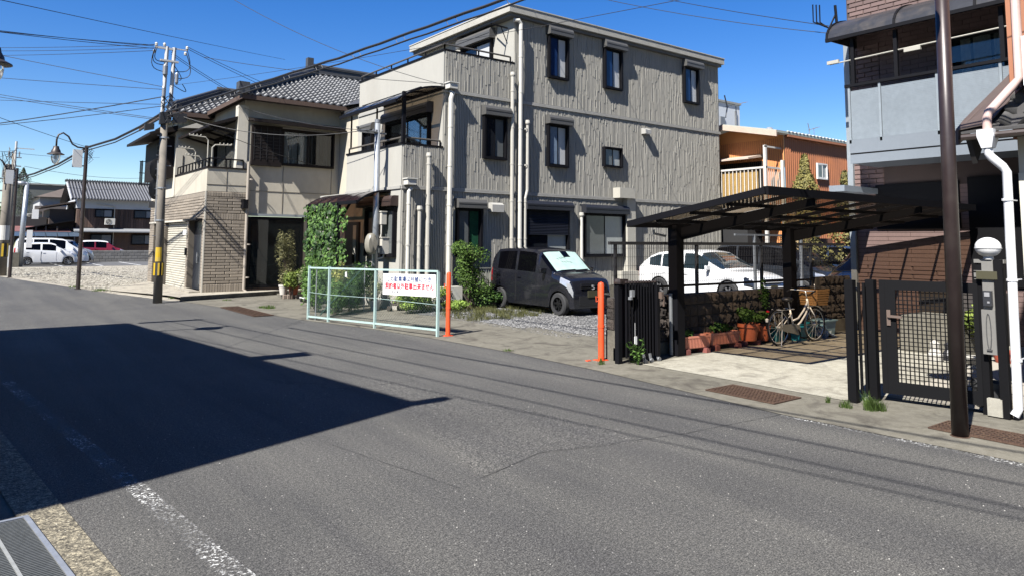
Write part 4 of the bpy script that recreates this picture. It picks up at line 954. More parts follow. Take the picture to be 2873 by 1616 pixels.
# ================================================================== carport
CP = thing('carport', 'black cantilever carport with smoky roof panels on two posts', 'carport', (9.3, 7.75, 0))
for x in (9.33, 12.64):
    m = MB(); m.box(x - .09, x + .09, 7.68, 7.86, 0, 2.10); m.build('post', BLKM, CP)
X0, X1, YA, YB, ZA, ZB = 8.25, 14.9, 7.80, 5.38, 2.10, 2.50
def cz(y): t_ = (YA - y) / (YA - YB); return ZA + (ZB - ZA) * t_
ys = [YA + (YB - YA) * k / 10 for k in range(11)]
for x in (9.40, 12.72):
    m = MB()
    for a, b in zip(ys, ys[1:]):
        ha = .20 - .10 * (YA - a) / (YA - YB); hb = .20 - .10 * (YA - b) / (YA - YB)
        m.prism([(x - .04, a, cz(a) - .06), (x - .04, b, cz(b) - .06), (x - .04, b, cz(b) - .06 - hb), (x - .04, a, cz(a) - .06 - ha)], (0, 0, 0), (.08, 0, 0))
    m.build('cantilever_beam', BLKM, CP)
m = MB(); m.bar((X0, YA, ZA), (X1, YA, ZA), .08, .10); m.build('rear_gutter', BLKM, CP); m = MB(); m.bar((X0, YB, ZB), (X1, YB, ZB), .08, .11); m.build('front_rail', BLKM, CP)
for x in (X0, X1):
    m = MB()
    for a, b in zip(ys, ys[1:]): m.bar((x, a, cz(a)), (x, b, cz(b)), .055, .09)
    m.build('side_rail', BLKM, CP)
nb = 9
for k in range(1, nb):
    x = X0 + (X1 - X0) * k / nb; m = MB()
    for a, b in zip(ys, ys[1:]): m.bar((x, a, cz(a) - .012), (x, b, cz(b) - .012), .035, .05)
    m.build('rafter', BLKM, CP)
for y in (7.25, 6.62, 6.0):
    m = MB(); m.bar((X0 + .03, y, cz(y) - .05), (X1 - .03, y, cz(y) - .05), .035, .05); m.build('purlin', BLKM, CP)
PCB = glass('smoky_polycarbonate', (.66, .54, .40), .64, .2, (.10, .10, .105))
for k in range(nb):
    a0, a1 = X0 + (X1 - X0) * k / nb + .02, X0 + (X1 - X0) * (k + 1) / nb - .02; m = MB()
    P = [(x, y, cz(y) + .015) for y in ys for x in (a0, a1)]; m.add(P, [(2 * i, 2 * i + 1, 2 * i + 3, 2 * i + 2) for i in range(10)]); m.build('roof_panel', PCB, CP)
m = MB(); m.tube([(8.9, 7.86, 2.02), (8.9, 7.86, 1.96), (9.18, 7.86, 1.92)], .02, 6); m.tube([(9.22, 7.80, 1.0), (9.22, 7.80, .02)], .03, 8); m.build('drain_pipe', GREYM, CP)
# ================================================================== planters, pots, bricks, bins
TERR = M('terracotta_plastic', (.62, .24, .16), .55, 0, var=.12, vs=8); TERR2 = M('orange_terracotta', (.52, .13, .055), .6, 0, var=.15, vs=8); BRKR = M('red_brick', (.26, .075, .06), .9, var=.3, vs=20, bump=.4)
LEAFD = leafmat('dark_leaf', (.010, .030, .006), (.05, .11, .02)); LEAFM = leafmat('mid_leaf', (.020, .055, .010), (.09, .17, .035)); LEAFY = leafmat('bright_leaf', (.06, .10, .015), (.22, .28, .06))
def cloud(n, cx, cy, cz_, rx, ry, rz, size, r, fill=.5, asp=.6, lump=.35, up=.3, mb=None):
    mb = mb or MB(); lobes = [(r.uniform(-.6, .6), r.uniform(-.6, .6), r.uniform(-.5, .7), r.uniform(.35, .62)) for _ in range(9)]
    for i in range(n):
        while True:
            lx, ly, lz, lr = lobes[r.randrange(9)]; d = Vector((r.gauss(0, 1), r.gauss(0, 1), r.gauss(0, 1))).normalized(); q = lr * (1 - fill * r.random() ** 2)
            v = Vector((lx, ly, lz)) * (1 - lump * .2) + d * q
            if v.length < 1.15: break
        nn = (d + Vector((0, 0, up)) + Vector((r.uniform(-.6, .6), r.uniform(-.6, .6), r.uniform(-.4, .6)))).normalized()
        mb.leaf((cx + v.x * rx, cy + v.y * ry, cz_ + v.z * rz), nn, size * r.uniform(.6, 1.25), asp)
    return mb
def trough(label, x, y, rz, L=.62):
    t = thing('planter_box', label, 'planter', (x, y, .09), rz, 'long terracotta planter boxes'); W, H = .24, .20; m = MB()
    def ring(l, w_, z): return [(-l / 2 + .04, -w_ / 2, z), (l / 2 - .04, -w_ / 2, z), (l / 2, -w_ / 2 + .04, z), (l / 2, w_ / 2 - .04, z), (l / 2 - .04, w_ / 2, z), (-l / 2 + .04, w_ / 2, z), (-l / 2, w_ / 2 - .04, z), (-l / 2, -w_ / 2 + .04, z)]
    R_ = [ring(L * .88, W * .78, 0), ring(L * .95, W * .93, H * .84), ring(L, W, H * .85), ring(L, W, H), ring(L - .04, W - .04, H), ring(L - .05, W - .05, H - .04)]
    P = [p for q in R_ for p in q]; F = [(i * 8 + k, i * 8 + (k + 1) % 8, i * 8 + 8 + (k + 1) % 8, i * 8 + 8 + k) for i in range(5) for k in range(8)] + [tuple(range(7, -1, -1))]
    m.add(P, F); m.build('box', TERR, t, world=False)
    m = MB()
    for k in range(18): u = -L * .40 + k * L * .8 / 17; m.bar((u, -W * .40, .01), (u * 1.06, -W * .475, H * .83), .010, .012)
    m.build('ribs', TERR, t, world=False)
    m = MB(); m.poly([(-L / 2 + .03, -W / 2 + .03, H - .035), (L / 2 - .03, -W / 2 + .03, H - .035), (L / 2 - .03, W / 2 - .03, H - .035), (-L / 2 + .03, W / 2 - .03, H - .035)]); m.build('soil', M('potting_soil', (.03, .022, .016), .95), t, world=False)
    return t
p1 = trough('nearer long terracotta planter box beside the near carport post', 9.78, 7.82, -.10, .70)
p2 = trough('long terracotta planter box between the first planter box and the round orange pot', 10.62, 7.86, -.06, .78)
for (x, y, wh) in ((9.52, 7.80, 'under the left end of the nearer terracotta planter box'), (9.98, 7.76, 'under the right end of the nearer terracotta planter box'), (10.32, 7.82, 'under the left end of the second terracotta planter box'), (10.90, 7.80, 'under the right end of the second terracotta planter box'), (11.16, 7.86, 'just left of the large round orange pot'), (11.5, 7.82, 'under the right side of the large round orange pot')):
    m = MB(); m.box(x - .05, x + .05, y - .11, y + .09, 0, .088); tag(m.build('red_brick', BRKR, origin=(x, y, 0)), 'red brick ' + wh, 'brick', 'bricks propping up the planters')
r = random.Random(31)
def plantmesh(label, mb, mat, origin, cat='plant', name='potted_plant', group=None): return tag(mb.build(name, mat, origin=origin), label, cat, group)
plantmesh('small bright green plant growing in the nearer planter box', cloud(260, 9.68, 7.82, .33, .20, .08, .06, .045, r), LEAFM, (9.7, 7.82, .27))
plantmesh('low ferny green plant filling the second planter box', cloud(520, 10.6, 7.86, .35, .32, .10, .08, .05, r), LEAFD, (10.6, 7.86, .27))
def pot(label, x, y, z, r_, hh, mat, group=None):
    t = thing('flower_pot', label, 'pot', (x, y, z), 0, group); m = MB(); m.lathe([(r_ * .66, 0), (r_ * .92, hh * .80), (r_, hh * .80), (r_ * 1.02, hh), (r_ * .92, hh), (r_ * .88, hh * .85)], (0, 0, 0), 22); m.build('pot_body', mat, t, True, 35, world=False)
    m = MB(); m.lathe([(r_ * .9, hh * .86), (0, hh * .9)], (0, 0, 0), 16); m.build('soil', M('potting_soil', (.03, .022, .016)), t, world=False); return t
pot('large round orange pot behind the rear wheel of the bicycle', 11.35, 7.82, .09, .20, .30, TERR2); pot('smaller round orange pot right of the large orange one', 11.82, 7.86, .05, .16, .27, TERR2)
plantmesh('dark green bushy plant in the large round orange pot', cloud(600, 11.35, 7.84, .52, .24, .18, .15, .05, r), LEAFM, (11.35, 7.84, .38)); plantmesh('leafy plant in the smaller round orange pot', cloud(420, 11.85, 7.86, .45, .22, .15, .12, .05, r), LEAFM, (11.85, 7.86, .32))
plantmesh('tall thin climbing plant rising behind the bicycle saddle', cloud(500, 12.0, 7.93, .85, .16, .05, .36, .045, r), LEAFD, (12, 7.93, .4))
TEAL = M('teal_plastic', (.015, .16, .20), .4, var=.1); LTBL = M('pale_blue_plastic', (.28, .45, .52), .45, var=.1)
def bucket(label, x, y, w_, d_, hh, mat):
    t = thing('plastic_tub', label, 'tub', (x, y, 0)); m = MB(); a, b = .40, .5
    P = [(-w_ * a, -d_ * a, 0), (w_ * a, -d_ * a, 0), (w_ * a, d_ * a, 0), (-w_ * a, d_ * a, 0), (-w_ * b, -d_ * b, hh), (w_ * b, -d_ * b, hh), (w_ * b, d_ * b, hh), (-w_ * b, d_ * b, hh)]
    m.add(P, [(3, 2, 1, 0), (0, 1, 5, 4), (1, 2, 6, 5), (2, 3, 7, 6), (3, 0, 4, 7)]); m.build('tub_wall', mat, t, world=False)
    m = MB(); e = .025
    m.box(-w_ * b - e, w_ * b + e, -d_ * b - e, -d_ * b, hh - .01, hh + .015); m.box(-w_ * b - e, w_ * b + e, d_ * b, d_ * b + e, hh - .01, hh + .015); m.box(-w_ * b - e, -w_ * b, -d_ * b, d_ * b, hh - .01, hh + .015); m.box(w_ * b, w_ * b + e, -d_ * b, d_ * b, hh - .01, hh + .015); m.build('rim', mat, t, world=False); return t
bucket('dark teal plastic tub behind the bicycle chain case', 12.25, 7.86, .28, .24, .24, TEAL); bucket('teal blue plastic tub right of the dark teal one', 12.62, 7.60, .24, .24, .26, M('turquoise_plastic', (.02, .25, .33), .4)); bucket('wide teal tub standing behind the front wheel of the bicycle', 13.1, 7.80, .46, .30, .28, TEAL); bucket('pale blue tub at the far end of the row of pots', 13.85, 7.80, .42, .30, .30, LTBL)
m = MB(); rr = random.Random(2); P = []
for j in range(6):
    for i in range(9): P.append((13.25 + i * .075 + rr.uniform(-.02, .02), 7.52 + j * .05 + rr.uniform(-.02, .02), max(.01, .20 - abs(j - 3) * .05 - abs(i - 4) * .03 + rr.uniform(-.04, .06))))
m.add(P, [(j * 9 + i, j * 9 + i + 1, j * 9 + i + 10, j * 9 + i + 9) for j in range(5) for i in range(8)]); tag(m.build('plastic_bag', M('grey_blue_film', (.30, .36, .40), .25, var=.3, vs=20), origin=(13.5, 7.6, 0)), 'crumpled pale plastic bag by the front wheel of the bicycle', 'bag')
# ================================================================== bicycle
SIL = M('silver_bike_tube', (.95, .92, .85), .35, .25, var=.1); RUB = M('tyre_rubber', (.02, .02, .021), .8, 0, var=.2, vs=30); CHR = M('chrome', (.9, .9, .88), .25, .5, var=.1)
bk = thing('bicycle', 'silver city bicycle with a brown front basket parked under the carport', 'bicycle', (11.72, 7.45, 0), math.atan2(-.06, 1.0))
wr, wb_ = .325, 1.08
def bwheel(x, steer=0):
    m = MB(); m.tube([(x + (wr - .018) * math.cos(a * PI / 18), 0, wr + (wr - .018) * math.sin(a * PI / 18)) for a in range(37)], .018, 8, False); o = m.build('wheel', RUB, bk, True, world=False)
    m = MB(); m.tube([(x + (wr - .045) * math.cos(a * PI / 18), 0, wr + (wr - .045) * math.sin(a * PI / 18)) for a in range(37)], .008, 6, False); m.build('rim', CHR, o, world=False)
    m = MB()
    for k in range(16): a = k * PI / 8; m.bar((x, .02 if k % 2 else -.02, wr), (x + (wr - .05) * math.cos(a), 0, wr + (wr - .05) * math.sin(a)), .003)
    m.lathe([(.02, -.04), (.02, .04)], (x, 0, wr), 8, 'y'); m.build('spokes', CHR, o, world=False)
    m = MB(); A = range(1, 17) if x == 0 else range(2, 13); m.tube([(x + (wr + .022) * math.cos(a * PI / 18 + (.35 if x == 0 else .45)), 0, wr + (wr + .022) * math.sin(a * PI / 18 + (.35 if x == 0 else .45))) for a in A], .016, 6); m.build('mudguard', SIL if x else BLKM, bk, world=False)
bwheel(0); bwheel(wb_)
m = MB(); bb = (.44, 0, .28); hd = (.88, 0, .74); st = (.34, 0, .62)
m.tube([(.90, 0, .66), (.80, 0, .52), (.64, 0, .38), bb], .019, 8); m.tube([(.885, 0, .76), (.76, 0, .60), (.58, 0, .46), (.40, 0, .42)], .017, 8)
m.tube([bb, st], .017, 8); m.tube([(.91, 0, .62), (.86, 0, .80)], .022, 8)
for s in (-.05, .05): m.tube([(0, s, wr), (.40, s * .5, .28)], .010, 6); m.tube([(0, s, wr), (.36, s * .4, .56)], .008, 6); m.tube([(wb_, s, wr), (1.0, s, .50), (.91, s * .6, .64)], .012, 6)
m.build('frame', SIL, bk, True, world=False)
m = MB(); m.tube([st, (.30, 0, .76)], .013, 8); m.build('seat_post', CHR, bk, world=False)
m = MB(); m.lathe([(0, .05), (.07, .045), (.11, .01), (.08, -.03), (0, -.035)], (.26, 0, .80), 14); m.tube([(.30, 0, .805), (.42, 0, .81)], [.05, .025], 8); m.build('saddle', M('black_saddle', (.015, .015, .016), .5), bk, True, world=False)
m = MB(); m.tube([(.86, 0, .80), (.82, 0, .94)], .012, 8); m.tube([(.66, -.26, .93), (.74, -.24, .96), (.84, -.10, .95), (.83, 0, .94), (.84, .10, .95), (.74, .24, .96), (.66, .26, .93)], .011, 8); m.tube([(.82, -.2, .98), (.80, -.2, 1.08)], .006, 5); m.build('handlebar', CHR, bk, True, world=False)
m = MB()
for s in (-.25, .25): m.tube([(.74, s, .955), (.62, s * 1.03, .925)], .016, 8)
m.build('grip', M('black_saddle', (.015, .015, .016)), bk, world=False)
m = MB(); x0, x1, y0, y1, z0, z1 = .92, 1.24, -.17, .17, .70, .96
for k in range(7):
    z = z0 + (z1 - z0) * k / 6 ; g_ = (z - z0) * .12
    for (a, b) in (((x0 - g_, y0 - g_), (x1 + g_, y0 - g_)), ((x1 + g_, y0 - g_), (x1 + g_, y1 + g_)), ((x1 + g_, y1 + g_), (x0 - g_, y1 + g_)), ((x0 - g_, y1 + g_), (x0 - g_, y0 - g_))): m.bar((*a, z), (*b, z), .010, .034)
for k in range(9):
    for (xa, ya) in ((x0 + (x1 - x0) * k / 8, y0), (x0 + (x1 - x0) * k / 8, y1), (x0, y0 + (y1 - y0) * k / 8), (x1, y0 + (y1 - y0) * k / 8)): m.bar((xa, ya, z0), (xa * 1.0 + (0.02 if xa == x1 else 0), ya * 1.06, z1), .014, .012)
m.poly([(x0, y0, z0), (x1, y0, z0), (x1, y1, z0), (x0, y1, z0)]); m.build('basket', M('woven_brown_basket', (.34, .17, .05), .7, 0, var=.4, vs=25), bk, world=False)
m = MB(); m.prism([(-.03, -.075, wr - .045), (-.03, -.075, wr + .05), (.40, -.075, .375), (.52, -.075, .34), (.54, -.075, .24), (.47, -.075, .17), (.36, -.075, .20)], (0, 0, 0), (0, .02, 0)); m.build('chain_case', M('grey_chain_case', (.34, .33, .29), .4, .4), bk, world=False)
m = MB(); m.tube([(.44, -.10, .28), (.47, -.12, .14)], .011, 6); m.box(.43, .52, -.22, -.12, .125, .145); m.tube([(.44, .10, .28), (.41, .12, .42)], .011, 6); m.box(.36, .45, .12, .22, .41, .43); m.build('pedal', BLKM, bk, world=False)
m = MB(); m.tube([(-.06, -.09, .64), (.34, -.09, .64), (.34, .09, .64), (-.06, .09, .64), (-.06, -.09, .64)], .007, 6); m.tube([(0, -.07, wr), (-.02, -.09, .64)], .006, 6); m.tube([(0, .07, wr), (-.02, .09, .64)], .006, 6); m.tube([(.02, -.04, .06), (0, -.06, wr)], .008, 6); m.tube([(-.08, -.10, .0), (0, -.07, .30)], .007, 6); m.build('rear_carrier', CHR, bk, world=False)
m = MB(); m.lathe([(0, .02), (.03, .01), (.03, -.01), (0, -.01)], (-.30, 0, .62), 10); m.build('rear_reflector', M('red_lens', (.45, .01, .01), .2), bk, world=False)
m = MB(); m.lathe([(0, -.03), (.022, -.03), (.03, .02), (0, .035)], (-.33, 0, .47), 10); m.build('white_mark', WHITEP, bk, world=False)
# small fern beside the folding gate
def sprig(mb, x, y, hgt, n, r, spread=.12, size=.05):
    for k in range(n):
        tx, ty = r.uniform(-spread, spread), r.uniform(-spread, spread); h_ = hgt * r.uniform(.5, 1); q = 8; mb.cv = .2
        mb.tube([(x, y, 0), (x + tx * .5, y + ty * .5, h_ * .5), (x + tx, y + ty, h_)], .004, 4)
        for j in range(q): f = .25 + .75 * j / q; mb.leaf((x + tx * f, y + ty * f, h_ * f), (r.uniform(-1, 1), r.uniform(-1, 1), .8), size * r.uniform(.7, 1.2), .55); mb.leaf((x + tx * f, y + ty * f, h_ * f), (r.uniform(-1, 1), r.uniform(-1, 1), .8), size * r.uniform(.7, 1.2), .55)
m = MB(); sprig(m, 8.14, 7.52, .46, 7, r, .14, .06); plantmesh('leafy weed growing up in front of the folding gate', m, LEAFM, (8.14, 7.52, 0), name='weed')
# ================================================================== vehicles
TYRE = M('car_tyre', (.022, .022, .023), .85, 0, var=.2, vs=30); WELL = M('wheel_well_black', (.006, .006, .006), .9); SEALM = M('panel_gap_black', (.006, .006, .007), .7)
LENS = M('headlight_lens', (.62, .64, .66), .08, .5, var=.3, vs=14, spec=.8); REDL = M('red_lamp', (.42, .008, .012), .15, var=.2)
def lerp_prof(pr_, x):
    if x <= pr_[0][0]: return pr_[0][1]
    for (a, b), (c, d) in zip(pr_, pr_[1:]):
        if x <= c: return b + (d - b) * (x - a) / (c - a)
    return pr_[-1][1]
def vehicle(name, label, cat, loc, rz, L, W, H, wb, wr, top, belt, wins, shield, rear, paint, roofpaint=None, rim=None, rimdark=False, sill=.20, nose=.55, tumble=.84, lights=True, detail=True, group=None, glassm=None, plate=True, grille=True, trim=None, lens=None):
    """body lofted from cross sections along x (front = +x); panes, lamps and bumpers are cut out of the same skin"""
    t = thing(name, label, cat, loc, rz, group); glassm = glassm or M('car_glass', (.002, .002, .003), .03, 0, var=.02, spec=.12)
    X = set(); x = -L / 2
    while x <= L / 2 + 1e-6: X.add(round(x, 3)); x += .075
    for a, b in wins: X.add(round(a, 3)); X.add(round(b, 3))
    for a in (*shield, *rear, -L / 2 + .001, L / 2 - .001, L / 2 - .40, L / 2 - .12, -L / 2 + .10): X.add(round(a, 3))
    for xw in (-wb / 2, wb / 2):
        for k in range(13): X.add(round(xw - (wr + .055) + (wr + .055) * 2 * k / 12, 3))
    X = sorted(X); X = [a for i, a in enumerate(X) if i == 0 or a - X[i - 1] > .004]
    def zbot(x):
        z = sill
        for xw in (-wb / 2, wb / 2):
            R_ = wr + .055; d = abs(x - xw)
            if d < R_: z = max(z, wr + math.sqrt(max(0, R_ * R_ - d * d)) - .01)
        return z
    def plan(x):
        e = (abs(x) - (L / 2 - .55)) / .55
        return 1 - (.16 if x > 0 else .10) * max(0, e) ** 2.2
    rows = []
    for x in X:
        zt = lerp_prof(top, x); zbelt = min(lerp_prof(belt, x), zt - .03); zb_ = zbot(x); hw = W / 2 * plan(x); zb_ = min(zb_, zbelt - .1)
        gh = max(0, zt - zbelt); f = min(1, gh / max(.1, (H - lerp_prof(belt, 0)))); hr = hw * (1 - (1 - tumble) * f)
        if gh < .12: P = [(hw * .97, zb_), (hw, zb_ + (zbelt - zb_) * .3), (hw, zb_ + (zbelt - zb_) * .62), (hw * .985, zbelt - .02), (hw * .95, zbelt + gh * .35), (hw * .88, zbelt + gh * .7), (hw * .74, zt - .004), (hw * .4, zt + .012), (0, zt + .018)]
        else: P = [(hw * .97, zb_), (hw, zb_ + (zbelt - zb_) * .3), (hw, zb_ + (zbelt - zb_) * .62), (hw * .985, zbelt), (hw * .97 , zbelt + .035), (hr + .01, zt - min(.10, gh * .25)), (hr - .05, zt - min(.03, gh * .08)), (hr * .5, zt), (0, zt + .012)]
        rows.append([(x, -y, z) for y, z in P] + [(x, y, z) for y, z in P[-2::-1]])
    K = len(rows[0]); parts = {}
    def put(key, quad): parts.setdefault(key, []).append(quad)
    for i in range(len(X) - 1):
        xc = (X[i] + X[i + 1]) / 2
        for j in range(K - 1):
            side = 'r' if j < 8 else 'l'; jj = j if j < 8 else 15 - j   # 0..7 bottom to top centre
            key = 'body'
            if jj == 4:
                for k, (a, b) in enumerate(wins):
                    if a < xc < b: key = 'side_window%s%d' % (side, k)
            if jj in (6, 7) and shield[0] < xc < shield[1]: key = 'windshield'
            if jj in (5,) and shield[0] + .03 < xc < shield[1] - .02: key = 'windshield'
            if jj in (6, 7) and rear[0] < xc < rear[1]: key = 'rear_window'
            if lights and jj in (2, ) and xc > L / 2 - .40 and xc < L / 2 - .02: key = 'headlight' + side
            if lights and jj in (3, ) and xc > L / 2 - .40 and xc < L / 2 - .12: key = 'headlight' + side
            if lights and jj in (2, 3) and xc < -L / 2 + .10: key = 'taillight' + side
            if key == 'body' and jj >= 5 and roofpaint and shield[0] > xc > rear[1] - .4: key = 'roof'
            put(key, (rows[i][j], rows[i + 1][j], rows[i + 1][j + 1], rows[i][j + 1]))
    for (row, rev) in ((rows[0], False), (rows[-1], True)):
        for j in range(8):
            q = (row[j], row[j + 1], row[K - 2 - j], row[K - 1 - j]); put('body', q[::-1] if rev else q)
    mm = {'body': paint, 'roof': roofpaint or paint}
    for key, quads in parts.items():
        mb = MB(); idx = {}; F = []
        for q in quads:
            f_ = []
            for p in q:
                kk = tuple(round(v, 4) for v in p)
                if kk not in idx: idx[kk] = len(mb.v); mb.v.append(p)
                if idx[kk] not in f_: f_.append(idx[kk])
            if len(f_) > 2: mb.f.append(tuple(f_)); mb.mi.append(0); mb.var.append(0)
        nm = 'side_window' if key.startswith('side') else 'headlight' if key.startswith('head') else 'taillight' if key.startswith('tail') else key
        mat = glassm if 'window' in nm or nm == 'windshield' else (lens or LENS) if nm == 'headlight' else REDL if nm == 'taillight' else mm.get(nm, paint)
        o = mb.build(nm, mat, t, True, 42, world=False)
    # dark core so that nothing shows through the arches, and a lining behind the panes
    m = MB(); m.box(-L / 2 + .12, L / 2 - .15, -W / 2 + .24, W / 2 - .24, sill - .03, min(b for a, b in belt) - .05); m.build('underbody', WELL, t, world=False)
    for xw in (-wb / 2, wb / 2):
        for s in (-1, 1):
            y = s * (W / 2 - .012); m = MB(); w_ = .19; a, b = (y - w_, y) if s > 0 else (y, y + w_)
            m.lathe([(wr * .62, a), (wr * .9, a), (wr, a + .03), (wr, b - .03), (wr * .9, b), (wr * .68, b), (wr * .66, a)], (xw, 0, wr), 24, 'y'); wo = m.build('wheel', TYRE, t, True, 40, world=False)
            m = MB(); yo = y - s * .03; m.lathe([(wr * .67, yo), (wr * .60, yo - s * .012), (wr * .60, yo - s * .06)], (xw, 0, wr), 24, 'y')
            rimm = rim or M('silver_rim', (.52, .53, .54), .3, .7)
            for k in range(7):
                an = k * 2 * PI / 7 + .3; m.bar((xw + .03 * math.cos(an), yo - s * .02, wr + .03 * math.sin(an)), (xw + wr * .62 * math.cos(an), yo - s * .01, wr + wr * .62 * math.sin(an)), wr * .15, .02, (0, 1, 0))
            m.lathe([(0, yo), (.035, yo), (.045, yo - s * .03)], (xw, 0, wr), 12, 'y'); m.build('rim', rimm, wo, world=False)
            m = MB(); m.lathe([(0, yo - s * .055), (wr * .64, yo - s * .055)], (xw, 0, wr), 16, 'y'); m.build('brake_disc', WELL, wo, world=False)
    if detail:
        for s in (-1, 1):
            m = MB(); xm = shield[0] + (shield[1] - shield[0]) * .42 ; zm = lerp_prof(belt, xm) + .10; ym = s * (W / 2 + .08)
            m.prism([(xm - .02, ym - .085, zm - .07), (xm + .06, ym - .08, zm - .05), (xm + .07, ym - .07, zm + .06), (xm - .02, ym - .085, zm + .075)], (0, 0, 0), (0, .17, 0)); m.build('door_mirror', trim or paint, t, world=False)
        for s in (-1, 1):
            for (a, b) in wins[:2]:
                m = MB(); xd = a + .10; zd = lerp_prof(belt, a) - .13; m.box(xd - .07, xd + .07, s * W / 2 - .015, s * W / 2 + .028, zd - .018, zd + .018); m.build('door_handle', trim or paint, t, world=False)
            m = MB()
            for xs in sorted({round(v, 3) for w2 in wins[:2] for v in (w2[0] - .035, w2[1] + .035)}):
                if abs(xs) < wb / 2 - wr - .02: m.box(xs - .004, xs + .004, s * (W / 2) - .004, s * (W / 2) + .003, sill + .07, lerp_prof(belt, xs) - .04)
            if m.v: m.build('door_gap', SEALM, t, world=False)
        xf = L / 2; zg = lerp_prof(top, xf - .1)
        if grille:
            m = MB()
            for k in range(3): m.box(xf - .03, xf + .012, -W * .26, W * .26, nose + .05 + k * .05, nose + .075 + k * .05)
            m.build('grille', M('grille_dark', (.03, .03, .032), .3, .5), t, world=False)
            m = MB(); m.box(xf - .03, xf + .008, -W * .30, W * .30, sill + .07, nose - .12); m.build('air_intake', SEALM, t, world=False)
        if plate: m = MB(); m.box(xf + .004, xf + .022, -.165, .165, nose - .16, nose + .005); m.build('number_plate', M('olive_plate', (.055, .05, .022), .6, var=.02), t, world=False)
        m = MB(); a = shield[1]; m.bar((a + .01, -W * .32, lerp_prof(top, a) + .03), (a - .02, W * .02, lerp_prof(top, a) + .045), .012); m.bar((a + .01, W * .02, lerp_prof(top, a) + .03), (a - .02, W * .32, lerp_prof(top, a) + .045), .012); m.build('wiper', BLKM, t, world=False)
    return t
KB = M('dark_grey_car_paint', (.011, .0115, .016), .14, 0, var=.02, coat=.6)
KTOP = [(-1.697, .62), (-1.69, .95), (-1.66, 1.20), (-1.56, 1.50), (-1.40, 1.625), (-1.0, 1.655), (-.3, 1.665), (.22, 1.63), (.42, 1.575), (.62, 1.42), (.98, 1.12), (1.10, 1.045), (1.35, .985), (1.55, .90), (1.64, .80), (1.697, .58)]
KBELT = [(-1.7, 1.06), (-.4, 1.02), (.6, .985), (1.1, .98), (1.7, .80)]
kei = vehicle('small_car', 'dark grey boxy small car parked on gravel with mint sunshade in its windscreen', 'car', (12.53, 14.78, .0), -PI / 2, 3.395, 1.475, 1.665, 2.425, .285, KTOP, KBELT, [(-.42, .33), (-1.30, -.52)], (.44, 1.06), (-1.68, -1.50), KB, rim=M('black_rim', (.02, .02, .022), .3, .5), glassm=None, nose=.62)
m = MB(); ex_ = 3.395 / 2 + .022
for (a, b) in (((.035, .74), (-.030, .75)), ((-.030, .75), (-.030, .715)), ((-.030, .715), (.035, .695)), ((.035, .695), (.035, .66)), ((.035, .66), (-.035, .655))): m.bar((ex_, a[0], a[1]), (ex_, b[0], b[1]), .012, .014)
m.build('emblem', CHR, kei, world=False)
# mint sunshade spread behind the windscreen
m = MB(); P = []; rr = random.Random(12)
for j in range(7):
    tt = j / 6; x = .47 + (1.03 - .47) * tt; z = lerp_prof(KTOP, x) - .0
    for i in range(11):
        y = -.60 + 1.14 * i / 10; P.append((x + .012 , y * (1 - .02 * (1 - tt)), z + .022 + rr.uniform(-.004, .004) - abs(y) ** 3 * .15))
m.add(P, [(j * 11 + i, (j + 1) * 11 + i, (j + 1) * 11 + i + 1, j * 11 + i + 1) for j in range(6) for i in range(10) if not (j < 2 and i in (5, 6))])
m.build('sunshade', M('mint_sunshade', (.42, .57, .525), .35, .0, var=.25, vs=5), kei, world=False)
m = MB()
for (x, y, a) in ((.70, -.20, .3), (.68, -.13, .1), (.69, -.05, -.2), (.80, -.22, .2), (.81, -.12, 0), (.80, -.03, .2), (.82, .06, -.1), (.72, -.30, .8)):
    z = lerp_prof(KTOP, x) + .034; m.bar((x - .02, y - .02, z + .02), (x + .02 * math.cos(a), y + .035, z - .01), .012, .004)
m.build('sunshade_print', M('dark_print', (.03, .07, .06), .6), kei, world=False)
WH = M('white_car_paint', (.80, .81, .82), .2, 0, var=.03, coat=.7)
STOP = [(-2.28, .62), (-2.27, .98), (-2.12, 1.10), (-1.72, 1.40), (-1.40, 1.52), (-.7, 1.585), (.0, 1.585), (.28, 1.53), (1.12, 1.06), (1.25, 1.0), (1.7, .95), (2.05, .83), (2.2, .70), (2.285, .52)]
SBELT = [(-2.28, 1.08), (-1, 1.0), (.8, .95), (1.4, .93), (2.28, .72)]
vehicle('suv', 'white SUV parked behind the block wall with a raked tailgate', 'car', (18.95, 14.45, 0), -PI / 2, 4.57, 1.82, 1.585, 2.65, .345, STOP, SBELT, [(-.30, .62), (-1.18, -.38), (-1.72, -1.24)], (.30, 1.15), (-2.1, -1.70), WH, rim=M('two_tone_rim', (.25, .25, .26), .3, .6), nose=.60, lens=M('dark_slim_headlight', (.02, .022, .025), .1, spec=.8), glassm=M('suv_glass', (.018, .030, .038), .04, 0, spec=.9))
VTOP = [(-2.2, .7), (-2.18, 1.1), (-2.08, 1.6), (-1.95, 1.74), (-1.4, 1.80), (0, 1.80), (.6, 1.74), (.8, 1.66), (1.6, 1.08), (1.75, 1.02), (2.05, .90), (2.18, .7), (2.2, .5)]
VBELT = [(-2.2, 1.1), (0, 1.05), (1.2, 1.0), (2.2, .75)]
vehicle('minivan', 'dark grey minivan parked beyond the white SUV', 'car', (22.6, 14.3, 0), -PI / 2, 4.4, 1.69, 1.80, 2.7, .32, VTOP, VBELT, [(-.2, .75), (-1.1, -.28), (-2.0, -1.18)], (.82, 1.66), (-2.17, -1.98), M('dark_blue_grey_paint', (.035, .04, .05), .25, .3, var=.1, coat=.7), nose=.6)
